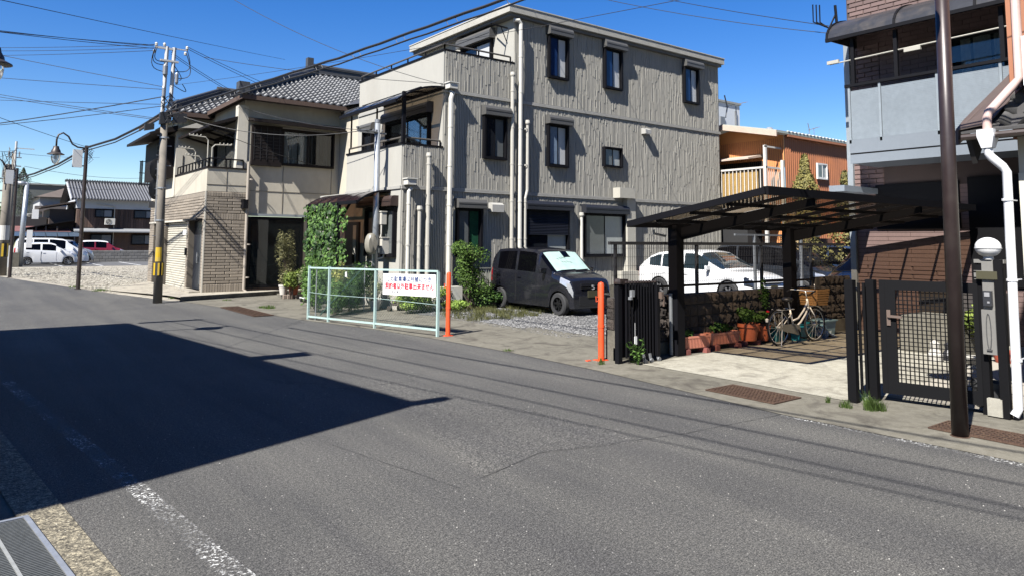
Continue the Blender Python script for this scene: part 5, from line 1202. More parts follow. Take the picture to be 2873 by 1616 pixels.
vehicle('minivan', 'blue minivan with pale windscreen reflection parked last in the row behind the carport post', 'car', (25.4, 13.4, 0), -PI / 2, 4.5, 1.72, 1.82, 2.7, .32, VTOP, VBELT, [(-.2, .75), (-1.1, -.28), (-2.0, -1.18)], (.82, 1.66), (-2.17, -1.98), M('blue_car_paint', (.03, .055, .12), .25, .3, var=.1, coat=.7), nose=.6)
vehicle('wagon', 'black wagon showing its red tail lamp behind the wire fences at the far right', 'car', (20.6, 9.6, 0), PI, 4.3, 1.7, 1.62, 2.6, .32, VTOP, VBELT, [(-.2, .75), (-1.1, -.28), (-2.0, -1.18)], (.82, 1.66), (-2.17, -1.98), M('black_car_paint', (.010, .011, .014), .2, .2, coat=.8), nose=.6)
# distant parking lot on the left
HT = [(-1.70, .7), (-1.68, 1.0), (-1.5, 1.35), (-1.3, 1.46), (-.5, 1.50), (.1, 1.49), (.35, 1.42), (1.0, 1.0), (1.3, .90), (1.6, .72), (1.70, .5)]
HB = [(-1.7, 1.02), (-.3, .95), (.9, .88), (1.7, .70)]
vehicle('hatchback', 'white hatchback parked sideways nearest in the far left parking lot', 'car', (4.62, 56.9, .02), 0, 3.40, 1.475, 1.50, 2.30, .27, HT, HB, [(-.35, .42), (-1.25, -.45)], (.40, 1.0), (-1.66, -1.40), WH, nose=.5, plate=False)
vehicle('minivan', 'white minivan parked right behind the white hatchback in the far lot', 'car', (5.05, 59.4, .02), 0, 4.4, 1.70, 1.85, 2.75, .31, VTOP, VBELT, [(-.2, .75), (-1.1, -.28), (-2.0, -1.18)], (.82, 1.66), (-2.17, -1.98), WH, nose=.6, plate=False)
vehicle('wagon', 'silver car partly hidden between the white minivan and the grey block wall', 'car', (6.2, 62.0, .02), 0, 3.4, 1.48, 1.62, 2.4, .27, KTOP, KBELT, [(-.42, .33), (-1.30, -.52)], (.44, 1.06), (-1.68, -1.50), M('silver_car_paint', (.45, .46, .47), .25, .5), plate=False)
vehicle('small_car', 'red small car with white roof parked behind the grey block wall', 'car', (8.95, 66.2, .02), 0, 3.4, 1.48, 1.62, 2.4, .27, [(a, b if b < 1.5 else b - .02) for a, b in KTOP], KBELT, [(-.42, .33), (-1.30, -.52)], (.44, 1.06), (-1.68, -1.50), M('dark_red_paint', (.26, .02, .03), .25, .1, coat=.7), roofpaint=WH, plate=False)
vehicle('small_car', 'white boxy car next to the red car behind the grey block wall', 'car', (6.55, 68.6, .02), PI / 2, 3.4, 1.48, 1.62, 2.4, .27, KTOP, KBELT, [(-.42, .33), (-1.30, -.52)], (.44, 1.06), (-1.68, -1.50), WH, plate=False)
# ================================================================== house with grey balcony (right)
hr_ = thing('balcony_house', 'dark brown tiled house with grey perforated balcony and black curved canopy', 'house', (15.3, 5, 0))
SIDE = M('brown_pink_siding', (.175, .112, .10), .75, 0, var=.22, vs=4, rnd=.22, world=False, bump=.3, bs=30)
SIDB = M('siding_joint', (.06, .04, .035), .9)
mb = MB(); mb.box(15.33, 24, -3, 7.86, 0, 12.5); mb.build('wall', SIDB, hr_)
SM = piece_mesh('siding', SIDE); cnt = 0; sst = MB()
def siding(y0, y1, z0, z1, ph=.10, pw=.32):
    global cnt
    z = z0; row = 0
    while z < z1 - .02:
        y = y0 - (pw / 2 if row % 2 else 0)
        while y < y1 - .01:
            a, b = max(y0, y), min(y1, y + pw)
            if b - a > .04:
                cnt += 1
                if cnt <= 300: piece('siding_board', SM, hr_, (15.33, (a + b) / 2, z + ph / 2), (b - a - .008, .022, min(ph, z1 - z) - .008), rz=-PI / 2)
                else: sst.box(15.308, 15.33, a, b - .008, z, z + ph - .008)
            y += pw
        z += ph; row += 1
siding(4.6, 7.84, 6.4, 8.2); siding(7.18, 7.84, 3.0, 6.4); siding(4.0, 7.84, .95, 3.0, .085, .9); siding(4.6, 7.84, 6.1, 6.4); siding(2.4, 4.6, 6.1, 8.2); siding(4.0, 7.18, 3.7, 6.1); siding(4.0, 7.84, 0, .95); siding(2.4, 4.0, 0, 6.1); siding(-3, 2.4, 0, 12)
stuff(sst.build('far_siding', SIDE, hr_))
m = MB(); m.box(15.24, 15.34, 7.80, 7.92, 0, 6.2); m.build('corner_post', M('blue_grey_trim', (.26, .29, .31), .5), hr_)
# balcony
BGR = M('blue_grey_panel', (.175, .20, .225), .55, 0, var=.08, vs=3); PERF = M('perforated_panel', (.21, .245, .272), .6, 0, var=.22, vs=1.2)
m = MB(); m.box(14.2, 15.3, 2.0, 7.28, 3.42, 3.60); m.build('balcony_slab', BGR, hr_)
m = MB(); m.box(14.18, 14.2, 2.0, 7.30, 3.42, 3.60); m.box(14.17, 14.2, 2.0, 7.30, 3.63, 3.83); m.build('fascia_board', BGR, hr_); m = MB(); m.box(14.2, 15.3, 7.20, 7.29, 3.6, 3.83); m.box(14.19, 14.20, 2.0, 7.3, 3.60, 3.63); m.build('fascia_end', M('panel_gap_black', (.006, .006, .007)), hr_)
yy = [7.28, 6.67, 5.62, 4.59, 3.56, 2.5]
for a, b in zip(yy, yy[1:]):
    m = MB(); m.box(14.185, 14.197, b + .03, a - .03, 3.90, 4.90); po = m.build('perforated_panel', PERF, hr_)
    m = MB(); 
    for k in range(31): m.box(14.183, 14.185, b + .03, a - .03, 3.91 + k * .0325, 3.918 + k * .0325)
    m.build('panel_relief', PERF, po)
for y in yy: m = MB(); m.box(14.17, 14.21, y - .022, y + .022, 3.83, 4.99); m.build('balcony_post', M('light_grey_post', (.24, .275, .30), .5), hr_)
m = MB(); m.box(14.15, 14.24, 2.0, 7.36, 4.985, 5.04); m.build('balcony_rail', BLKM, hr_); m = MB(); m.box(14.17, 14.2, 2.0, 7.3, 3.83, 3.90); m.build('bottom_rail', BGR, hr_)
m = MB(); m.box(14.2, 15.3, 7.24, 7.27, 3.9, 4.9); m.build('side_panel', PERF, hr_)
# curved black canopy over the balcony
CANB = M('black_canopy_sheet', (.035, .036, .04), .35, 0, var=.35, vs=5, grime=(.10, .085, .07), gs=2)
pts = []
for k in range(9):
    t_ = k / 8; pts.append((15.30 - 1.22 * math.sin(t_ * PI / 2), 6.62 - .58 * (1 - math.cos(t_ * PI / 2))))
for (y1, y0) in ((7.66, 6.3), (6.3, 4.9), (4.9, 3.5), (3.5, 2.0)):
    m = MB(); P = [(x, y, z) for (x, z) in pts for y in (y0 + .01, y1 - .01)]; m.add(P, [(2 * i, 2 * i + 2, 2 * i + 3, 2 * i + 1) for i in range(8)]); m.build('canopy_panel', CANB, hr_)
m = MB()
for y in (7.66, 6.3, 4.9, 3.5):
    for p, q in zip(pts, pts[1:]): m.bar((p[0], y, p[1] + .01), (q[0], y, q[1] + .01), .05, .03)
m.bar((14.08, 2.0, 6.02), (14.08, 7.68, 6.02), .06, .07); m.build('canopy_rib', BLKM, hr_)
m = MB(); m.prism([(p[0], 7.64, p[1] - .02) for p in pts] + [(15.3, 7.64, 6.05)], (0, 0, 0), (0, .015, 0)); m.build('canopy_end', CANB, hr_)
for y in (7.2, 6.35, 4.55): m = MB(); m.box(14.2, 14.27, y - .035, y + .035, 5.04, 5.98); m.build('canopy_post', BLKM, hr_)
m = MB(); m.tube([(14.25, 7.7, 5.55), (14.25, 2.5, 5.65)], .015, 6); m.box(14.22, 14.28, 5.9, 6.2, 5.50, 5.58); m.box(14.22, 14.27, 7.5, 7.75, 5.55, 5.62); m.build('laundry_pole', M('pale_bracket', (.42, .40, .34), .6), hr_)
bw2 = window(hr_, ('x', 15.3), 2.6, 6.0, 3.75, 5.9, 3, fr=.07, dep=.08, frame=WD, pmats=[GLC, GLC, GLC], curtain=(4.5, 5.6, M('brown_cream_curtain', (.42, .38, .32), .9, var=.4, vs=6)))
# ground floor: near-black panels painting porch and balcony shade onto the wall, lintel beam
m = MB(); m.box(15.26, 15.305, 2.4, 5.6, 1.05, 3.1); m.build('porch_shade_panel', M('shade_black', (.006, .006, .007), .6, spec=.1), hr_); m = MB(); m.box(15.27, 15.305, 5.75, 7.35, 2.12, 3.05); m.build('balcony_shade_panel', M('shade_black', (.006, .006, .007)), hr_)
m = MB(); m.box(13.9, 15.3, 7.30, 7.62, 2.86, 2.98); m.build('entrance_beam', BGR, hr_)
m = MB(); m.box(14.85, 15.3, 5.0, 6.4, 0, .95); m.build('porch_base', M('dark_porch', (.05, .042, .038), .8, var=.3), hr_)
m = MB(); m.tube([(15.1, 8.15, 6.6), (15.2, 8.05, 6.9)], .02, 5); m.tube([(15.2, 8.0, 6.3), (15.15, 8.02, 7.1)], .03, 6)
for k in range(3): m.tube([(15.0 - k * .07, 8.3 + k * .04, 7.15), (15.0 - k * .07, 8.3 + k * .04, 6.75), (15.1, 8.15, 6.6)], .015, 5)
m.build('cable_bracket', BLKM, hr_)
# ================================================================== near house on the right edge
nh = thing('tiled_house', 'house at the right edge with orange wood siding, low tiled eave and pale wall', 'house', (9.5, 2.4, 0))
ORW = M('orange_wood_board', (.48, .19, .09), .6, 0, var=.35, vs=3, rnd=.3, world=False, stretch=(8, 8, .6)); PALEW = M('pale_stucco', (.52, .49, .42), .9, var=.08, bump=.4, bs=80)
m = MB(); m.box(9.15, 12, -6, 2.84, 0, 3.0); m.build('wall', PALEW, nh)
m = MB(); m.box(9.38, 12, -6, 2.93, 3.0, 7.5); m.build('upper_wall', M('dark_wood', (.055, .036, .026)), nh)
WBM = piece_mesh('orange_board', ORW)
for k in range(20): y = 2.89 - k * .13; piece('wood_board', WBM, nh, (9.38, y, 5.25), (.122, .022, 4.5), rz=-PI / 2)
for k in range(4): piece('wood_board', WBM, nh, (9.38 + .1 + k * .13, 2.93, 5.25), (.122, .02, 4.5), rz=PI)
DST = piece_mesh('dark_stone', M('charcoal_stone', (.045, .045, .052), .85, 0, var=.35, vs=14, rnd=.3, world=False, bump=.6), .25); r = random.Random(3)
for j in range(11):
    z = .25 + j * .078; y = 2.84 - (.12 if j % 2 else 0)
    while y > 1.4: piece('facing_stone', DST, nh, (9.15, y - .13, z + .036), (.255, .02, .070), rz=-PI / 2); y -= .262
m = MB(); m.box(9.08, 9.16, -2, 2.86, 0, .25); m.build('rough_footing', M('tan_stone', (.30, .22, .15), .9, var=.35, vs=9, bump=.6), nh)
m = MB(); m.box(9.14, 9.17, 2.66, 2.845, 1.12, 2.6); m.build('pale_panel', M('cream_panel', (.60, .57, .48), .8, var=.05), nh)
# low eave with kawara tiles
DT = M('weathered_dark_tile', (.065, .062, .060), .7, 0, var=.5, vs=7, rnd=.4, world=False, bump=.4)
m = MB(); m.prism([(8.78, 3.26, 3.04), (8.78, -1.5, 3.04), (9.75, -1.5, 3.78), (9.75, 2.95, 3.78)], (0, 0, 0), (0, 0, .03)); m.build('eave_roof', DT, nh)
m = MB(); m.prism([(8.76, 3.28, 2.92), (8.76, 3.28, 3.08), (9.75, 2.97, 3.84), (9.75, 2.97, 3.68)], (0, 0, 0), (.0, .03, 0)); m.prism([(8.76, 3.30, 3.08), (9.0, 3.30, 3.22), (9.75, 3.02, 3.86), (9.75, 2.72, 3.88), (8.78, 2.98, 3.12)], (0, 0, 0), (0, 0, .02)); m.build('barge_board', M('brown_sheet_metal', (.12, .088, .075), .5, .2, var=.2), nh)
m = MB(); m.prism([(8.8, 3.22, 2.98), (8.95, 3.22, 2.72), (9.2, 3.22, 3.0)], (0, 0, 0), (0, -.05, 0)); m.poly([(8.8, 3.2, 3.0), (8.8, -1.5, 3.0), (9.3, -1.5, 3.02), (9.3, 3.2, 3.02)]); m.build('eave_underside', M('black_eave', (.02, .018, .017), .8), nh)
def small_tile():
    mb = MB(); n = 8; prof = [(i / n, .05 * math.cos(i / n * 5.4 + .2)) for i in range(n + 1)]; P = []
    for (v_, l) in ((0, .04), (1.1, 0)): P += [(u, v_, z + l) for u, z in prof]
    P += [(u, 0, z - .01) for u, z in prof]; k = n + 1
    mb.add(P, [(i, i + 1, k + i + 1, k + i) for i in range(n)] + [(2 * k + i, 2 * k + i + 1, i + 1, i) for i in range(n)]); return mb.mesh('tile2', DT, True)
T2 = small_tile(); an = math.atan2(.74, .97); 
for rw in range(5):
    for c_ in range(14):
        y = 2.88 - c_ * .24; o = bpy.data.objects.new('eave_tile', T2); COL.objects.link(o); o.parent = nh
        p = Vector((8.80 + rw * .235 * math.cos(an), y + .0, 3.085 + rw * .235 * math.sin(an))) - rootloc(nh); o.location = p
        o.rotation_euler = Matrix(((0, math.cos(an), -math.sin(an)), (-1, 0, 0), (0, math.sin(an), math.cos(an)))).to_euler(); o.scale = (.235, .24, 1)
m = MB(); m.tube([(8.78, 3.25, 3.0), (8.78, -1, 2.97)], .035, 8); m.build('gutter', M('brown_gutter', (.055, .04, .035), .4), nh)
PIPW = M('white_downpipe', (.80, .81, .83), .4, 0, var=.08)
m = MB(); m.tube([(9.0, 2.72, 7.5), (9.0, 2.74, 3.62), (8.95, 2.80, 3.52), (8.80, 2.985, 3.25), (8.79, 3.0, 3.18), (8.79, 3.0, 3.05)], .046, 10); m.build('upper_downpipe', M('pink_pipe', (.62, .44, .39), .5), nh, True, 40)
m = MB(); P0 = [(8.71, 2.92), (8.87, 2.92), (8.87, 3.08), (8.71, 3.08)]; P1 = [(8.735, 2.95), (8.845, 2.95), (8.845, 3.05), (8.735, 3.05)]
m.add([(x, y, 3.06) for x, y in P0] + [(x, y, 2.98) for x, y in P0] + [(x, y, 2.86) for x, y in P1], [(0, 1, 2, 3), (0, 4, 5, 1), (1, 5, 6, 2), (2, 6, 7, 3), (3, 7, 4, 0), (4, 8, 9, 5), (5, 9, 10, 6), (6, 10, 11, 7), (7, 11, 8, 4)]); ho = m.build('rain_hopper', PIPW, nh)
m = MB(); m.tube([(8.79, 3.0, 2.88), (8.79, 3.0, 2.80), (8.80, 2.98, 2.76), (8.86, 2.90, 2.66), (8.88, 2.87, 2.60), (8.86, 2.88, .12), (8.83, 2.91, .05)], .045, 12); m.build('downpipe', PIPW, nh, True, 45)
m = MB()
for z in (.62, 1.45, 2.3): m.lathe([(.046, -.012), (.053, -.012), (.053, .012), (.046, .012)], (8.87, 2.875, z), 12); m.box(8.87, 9.15, 2.87, 2.88, z - .006, z + .006)
m.build('pipe_clip', PIPW, nh)
acn = thing('air_conditioner', 'white outdoor air conditioner mounted on the orange wood siding at the right edge', 'air conditioner', (9.05, 2.35, 3.52))
m = MB(); m.box(8.95, 9.22, 1.95, 2.69, 3.52, 4.06); m.build('casing', WHITEP, acn); m = MB()
for k in range(6): m.tube([(8.94, 2.28 + (.05 + k * .035) * math.cos(a * PI / 10), 3.79 + (.05 + k * .035) * math.sin(a * PI / 10)) for a in range(21)], .004, 4, False)
m.build('fan_grille', GREYM, acn)
# ================================================================== entrance gate, letter box pillar, posts
GB = M('matt_black_gate', (.006, .006, .007), .6, 0, var=.15, spec=.12)
for (x, y, label) in ((8.29, 4.33, 'tall black square post at the carport end of the entrance gate'), (8.60, 4.24, 'black gate post directly left of the lattice gate')):
    m = MB(); m.box(x - .04, x + .04, y - .05, y + .05, 0, 1.40); tag(m.build('gate_post', GB, origin=(x, y, 0)), label, 'post')
tf = thing('folding_gate', 'narrow black folded gate leaf standing between the two black posts', 'gate', (8.45, 4.3, 0)); r = random.Random(1)
for k in range(6): m = MB(); x = 8.37 + k * .035; y = 4.33 - k * .012 + (.03 if k % 2 else 0); m.box(x - .008, x + .008, y - .015, y + .015, .08, 1.36); m.build('slat', GB, tf)
m = MB(); m.lathe([(0, -.012), (.03, -.012), (.03, .012), (0, .012)], (8.42, 4.25, .035), 12, 'y'); m.build('castor', GREYM, tf)
gate = thing('lattice_gate', 'black lattice garden gate with a brown lever handle', 'gate', (8.67, 4.17, 0))
ga, gb_ = Vector((8.66, 4.17, 0)), Vector((8.86, 3.20, 0)); gL = (gb_ - ga).length; gd = (gb_ - ga).normalized(); gn = Vector((-gd.y, gd.x, 0)) * -1
def gp(s, z, d=0): p = ga + gd * s + gn * d; return (p.x, p.y, z)
def gbox(mb, s0, s1, z0, z1, d=.02): return mb.prism([gp(s0, z0, -d), gp(s1, z0, -d), gp(s1, z1, -d), gp(s0, z1, -d)], (0, 0, 0), tuple(gn * 2 * d))
m = MB(); gbox(m, 0, .06, .10, 1.40); gbox(m, .06, .17, .10, 1.40, .016); gbox(m, gL - .05, gL, .10, 1.40); gbox(m, .17, gL - .05, 1.29, 1.40, .017); gbox(m, .17, gL - .05, .10, .24, .017); m.build('frame', GB, gate)
u = .20; k = 0
while u < gL - .06: m = MB(); gbox(m, u - .005, u + .005, .24, 1.29, .008); m.build('upright_bar', GB, gate); u += .046
z = .28
while z < 1.28: m = MB(); m.prism([gp(.17, z, -.014), gp(gL - .05, z, -.014), gp(gL - .05, z + .009, -.014), gp(.17, z + .009, -.014)], (0, 0, 0), tuple(gn * .006)); m.build('cross_bar', GB, gate); z += .047
sgn = -1 if gn.x > 0 else 1
m = MB(); hb = M('brown_handle', (.14, .10, .08), .5)
m.prism([gp(.075, .88, sgn * .017), gp(.115, .88, sgn * .017), gp(.115, 1.06, sgn * .017), gp(.075, 1.06, sgn * .017)], (0, 0, 0), tuple(gn * sgn * .015)); m.bar(gp(.095, .99, sgn * .05), gp(.24, .985, sgn * .05), .02, .028); m.bar(gp(.095, .99, sgn * .03), gp(.095, .99, sgn * .055), .02); m.build('lever_handle', hb, gate)
for (x, y, zt, label) in ((8.90, 3.17, 1.66, 'black post right behind the brown lamp pole at the gate hinge'), (8.84, 2.98, 1.66, 'black post at the right side of the letter box pillar')):
    m = MB(); m.box(x - .045, x + .045, y - .04, y + .04, 0, zt); tag(m.build('gate_post', GB, origin=(x, y, 0)), label, 'post')
pl = thing('letterbox_pillar', 'grey letter box pillar with intercom, blank name plate and round white lamp', 'letter box', (8.82, 3.10, 0))
PG = M('warm_grey_pillar', (.235, .228, .21), .5, .2, var=.15)
m = MB(); m.box(8.82, 8.90, 3.03, 3.14, .72, 1.64); m.box(8.84, 8.92, 2.93, 3.22, 1.62, 1.66); m.build('pillar', PG, pl)
m = MB(); m.box(8.78, 8.82, 3.02, 3.15, .66, 1.13); lb = m.build('letter_box', PG, pl)
m = MB(); m.tube([(8.775, 3.085 + .022 * math.cos(a * PI / 8), .90 + .19 * math.sin(a * PI / 8)) for a in range(17)], .005, 5, False); m.box(8.765, 8.78, 3.06, 3.11, .70, .715); m.build('flap_trim', M('dark_trim', (.08, .08, .08), .4), lb)
m = MB(); m.box(8.775, 8.82, 3.045, 3.125, 1.17, 1.33); ic = m.build('intercom', M('charcoal_plastic', (.04, .042, .048), .3), pl); m = MB(); m.box(8.77, 8.775, 3.06, 3.11, 1.27, 1.315); m.box(8.77, 8.775, 3.062, 3.085, 1.20, 1.22); m.build('intercom_button', M('grey_plastic', (.30, .30, .31), .4), ic)
m = MB(); m.box(8.79, 8.82, 2.985, 3.185, 1.45, 1.535); np_ = m.build('name_plate', M('olive_plate', (.055, .05, .022)), pl); m = MB(); m.box(8.80, 8.825, 2.96, 3.21, 1.445, 1.45); m.box(8.80, 8.825, 2.96, 3.21, 1.535, 1.54); m.box(8.80, 8.825, 3.185, 3.21, 1.47, 1.515); m.box(8.80, 8.825, 2.96, 2.985, 1.47, 1.515); m.build('plate_frame', PG, np_)
gl_ = thing('globe_lamp', 'round white globe lamp on top of the letter box pillar', 'lamp', (8.86, 3.08, 1.66))
m = MB(); m.lathe([(.125 * math.sin(a * PI / 12), 1.79 - .108 * math.cos(a * PI / 12)) for a in range(1, 13)], (8.86, 3.08, 0), 22); m.build('globe', M('opal_globe', (.80, .80, .79), .3), gl_, True)
m = MB(); m.lathe([(.05, 1.66), (.045, 1.72), (.035, 1.73)], (8.86, 3.08, 0), 14); m.tube([(8.86 + .127 * math.cos(a * PI / 12), 3.08 + .127 * math.sin(a * PI / 12), 1.78) for a in range(25)], .004, 5, False); m.build('lamp_base', M('pale_grey_plastic', (.55, .55, .54), .4), gl_)
# things seen through the gate: stone trough, pot, flowers, porch floor
tag(MB().box(8.78, 8.84, 3.0, 3.14, .02, .20).build('stone_block', M('grey_block', (.38, .36, .30), .9, var=.3, vs=12, bump=.5), origin=(8.8, 3.1, 0)), 'pale concrete block under the letter box between the black posts', 'block')
pot('grey plastic flower pot under the letter box behind the posts', 9.25, 3.30, 0, .16, .30, M('dark_grey_pot', (.06, .06, .062), .5, var=.2))
sheet('garden_path', [(9.0, 4.25), (9.0, 3.0), (13.2, 3.0), (13.2, 4.6)], .018, M('cream_paving', (.38, .345, .285), .85, var=.12, vs=2, bump=.3))
ml = MB(); ml.box(9.2, 13.2, 3.62, 3.63, .018, .0195); struct(ml.build('paving_joint', M('joint_dark', (.2, .17, .13))))
t = thing('stone_trough', 'pale concrete trough behind the gate holding a clump of yellow green leaves', 'planter', (13.3, 5.0, 0)); m = MB(); m.box(12.9, 13.8, 4.9, 5.9, 0, .62); m.build('trough', CONCD, t)
r = random.Random(77); plantmesh('yellow green leafy clump seen through the lattice gate', cloud(500, 13.2, 4.7, .62, .3, .35, .28, .09, r), LEAFY, (13.2, 4.7, .3))
pot('red pot under the yellow green clump seen through the lattice gate', 12.9, 4.35, 0, .16, .2, M('red_pot', (.45, .08, .04), .6)); 
t = thing('stone_bowl', 'white stone bowl on the path behind the gate', 'bowl', (12.0, 4.45, 0)); m = MB(); m.lathe([(.08, 0), (.06, .06), (.14, .14), (.16, .18), (.13, .17), (0, .12)], (12.0, 4.45, 0), 18); m.build('bowl', M('pale_stone', (.5, .48, .43), .8, var=.2), t)
t = thing('garden_figure', 'small dark and white garden figures beside the path behind the gate', 'figure', (12.2, 5.05, 0)); m = MB(); m.lathe([(.10, 0), (.11, .12), (.06, .2), (.075, .28), (0, .35)], (12.2, 5.05, 0), 14); m.build('figure', M('pale_stone', (.5, .48, .43)), t); m = MB(); m.lathe([(.09, 0), (.10, .10), (.05, .18), (.065, .26), (0, .31)], (12.45, 4.95, 0), 14); m.build('dark_figure', M('dark_figure', (.03, .03, .035), .4), t)
# ================================================================== utility pole at the corner
CPOLE = M('concrete_pole', (.215, .19, .155), .9, 0, var=.2, vs=3, grime=(.12, .11, .095), gs=2, bump=.3)
YEL = M('yellow_guard', (.62, .40, .01), .5, var=.15, vs=8, grime=(.45, .36, .12), gs=6); BLK2 = M('black_guard', (.02, .02, .02), .6)
up = thing('utility_pole', 'tall concrete utility pole with striped yellow guard and pale double steel top', 'utility pole', (4.55, 22.63, 0))
m = MB(); m.tube([(4.57, 22.63, 0), (4.50, 22.66, 5.5)], [.125, .095], 16); m.build('pole', CPOLE, up, True)
m = MB(); m.lathe([(.128, .76), (.128, 1.15)], (4.555, 22.635, 0), 20); gd_ = m.build('guard', BLK2, up)
m = MB()
for k in range(7): a = k * 2 * PI / 7; m.bar((4.555 + .131 * math.cos(a), 22.635 + .131 * math.sin(a), .78), (4.555 + .131 * math.cos(a), 22.635 + .131 * math.sin(a), 1.13), .05, .012, (math.cos(a), math.sin(a), 0))
m.build('yellow_stripe', YEL, gd_)
m = MB(); m.prism([(4.545 + .125 * math.cos(a * .35 - 2.6), 22.64 + .125 * math.sin(a * .35 - 2.6), 1.17) for a in range(5)], (0, 0, 0), (0, 0, .40)); m.build('yellow_plate', YEL, up)
for dx in (-.085, .115):
    m = MB(); m.tube([(4.52 + dx, 22.64, 5.2 + (.0)), (4.56 + dx, 22.64, 7.45)], .055, 8); m.build('steel_riser', M('pale_steel', (.62, .61, .58), .5, .2, var=.15), up)
m = MB(); m.box(4.15, 4.68, 22.60, 22.66, 7.36, 7.42); m.box(4.68, 5.05, 22.62, 22.66, 7.41, 7.44); m.box(4.3, 4.8, 22.58, 22.68, 7.0, 7.05); m.build('cross_arm', M('pale_steel', (.62, .61, .58)), up)
INS = M('pale_insulator', (.60, .58, .52), .4, var=.1)
for (x, z) in ((4.18, 7.42), (4.4, 7.44), (5.02, 7.44), (4.98, 7.26), (4.14, 7.2)):
    m = MB(); m.lathe([(.0, .0), (.03, .01), (.045, .03), (.03, .05), (.045, .07), (.03, .1), (0, .12)], (x, 22.63, z), 10); m.build('insulator', INS, up)
r = random.Random(44)
m = MB()
for (x0, z0, x1, z1, dp) in ((4.16, 7.40, 4.44, 6.9, .35), (4.12, 7.3, 4.44, 6.7, .35), (4.2, 7.38, 4.44, 7.0, .3), (5.02, 7.4, 4.7, 6.75, .4), (5.0, 7.3, 4.72, 6.55, .45), (4.68, 6.9, 4.86, 6.5, .2), (4.7, 6.3, 4.95, 6.4, .35)):
    pts = []
    for k in range(9): t_ = k / 8; pts.append((x0 + (x1 - x0) * t_ + (dp * .6 if x0 > 4.6 else -dp * .5) * math.sin(PI * t_), 22.58 + .1 * t_, z0 + (z1 - z0) * t_ - dp * .5 * math.sin(PI * t_)))
    m.tube(pts, .012, 5)
for k in range(26):
    a = r.uniform(0, 6.3); x, z = 4.52 + r.uniform(-.16, .34), r.uniform(5.2, 6.1); m.tube([(x, 22.6 + r.uniform(-.1, .05), z), (x + r.uniform(-.2, .2), 22.5, z + r.uniform(-.2, .2)), (x + r.uniform(-.25, .3), 22.6, z + r.uniform(-.3, .1))], .010, 4)
m.build('jumper_wires', CABLE, up)
for (x0, x1, z0, z1) in ((4.36, 4.62, 5.12, 5.50), (4.72, 5.08, 5.18, 5.50), (3.98, 4.22, 4.9, 5.12)):
    m = MB(); m.prism([(x0, 22.50, z0), (x1, 22.50, z0 + .06), (x1, 22.50, z1), (x0, 22.50, z1 - .03)], (0, 0, 0), (0, .16, 0)); m.build('splice_box', CABLE, up)
for (x, z, r_) in ((4.44, 6.75, .07), (4.76, 6.55, .05), (4.43, 6.1, .05)): m = MB(); m.lathe([(r_ * .5, -.2), (r_, -.15), (r_, .1), (r_ * .5, .15)], (x, 22.56, z), 10); m.build('cutout', GREYM, up)
m = MB()
for k in range(12): z = 4.15 + k * .28 if False else 1.9 + k * .29; s = .20 if k % 2 else -.20; m.tube([(4.53, 22.64, z), (4.53 + s, 22.60, z)], .008, 5)
for z in (2.35, 3.28, 4.75): m.lathe([(.118, -.02), (.124, -.02), (.124, .02), (.118, .02)], (4.53, 22.64, z), 16)
m.build('step_bolt', GALV, up)
mi = thing('traffic_mirror', 'pair of round traffic mirrors seen from behind, clamped to the corner utility pole', 'mirror', (4.28, 22.8, 3.6))
for (z) in (3.83, 3.25):
    m = MB(); m.lathe([(0, .06), (.13, .055), (.25, .025), (.305, 0), (.29, -.012), (0, -.012)], (0, 0, 0), 28, 'y'); ca_, sa_ = math.cos(.80), math.sin(.80); m.v = [(4.385 + x * ca_ + y * sa_, 22.82 + x * sa_ - y * ca_, z + q) for x, y, q in m.v]; m.build('mirror_back', M('dark_mirror_back', (.06, .06, .06), .7, var=.3, vs=5), mi, True, 40)
    m = MB(); m.bar((4.30, 22.72, z), (4.5, 22.66, z), .03); m.bar((4.40, 22.71, z - .2), (4.40, 22.71, z + .25), .03); m.build('bracket', GREYM, mi)
m = MB(); m.box(4.22, 4.42, 22.70, 22.74, 2.70, 2.88); m.build('caution_plate', M('dark_mirror_back', (.045, .045, .045)), mi)
m = MB(); m.box(4.39, 4.43, 22.66, 22.72, 2.3, 4.0); m.build('strap_post', M('pale_steel', (.62, .61, .58)), mi)
# ================================================================== brown street lamps
OPAL = glass('lamp_glass', (.85, .87, .88), .55, .1, (.5, .52, .53)); SHADE = M('bronze_lamp_shade', (.075, .062, .055), .45, .4, var=.2)
def lamp_head(t, x, y, z, s=1.0):
    m = MB(); m.lathe([(.0, .30), (.085, .30), (.10, .22), (.145, .14), (.155, .08), (.27, .02), (.275, 0), (.15, -.01)], (x, y, z), 24); m.v = [(x + (a - x) * s, y + (b - y) * s, z + (c - z) * s) for a, b, c in m.v]; m.build('lamp_shade', SHADE, t, True, 45)
    m = MB(); m.lathe([(.15, -.01), (.155, -.08), (.14, -.19), (.09, -.30), (.03, -.345), (0, -.35)], (x, y, z), 22); m.v = [(x + (a - x) * s, y + (b - y) * s, z + (c - z) * s) for a, b, c in m.v]; m.build('lamp_glass', OPAL, t, True)
    m = MB(); m.tube([(x, y, z - .02), (x, y, z - .17 * s)], .035 * s, 8); m.build('bulb', WHITEP, t)
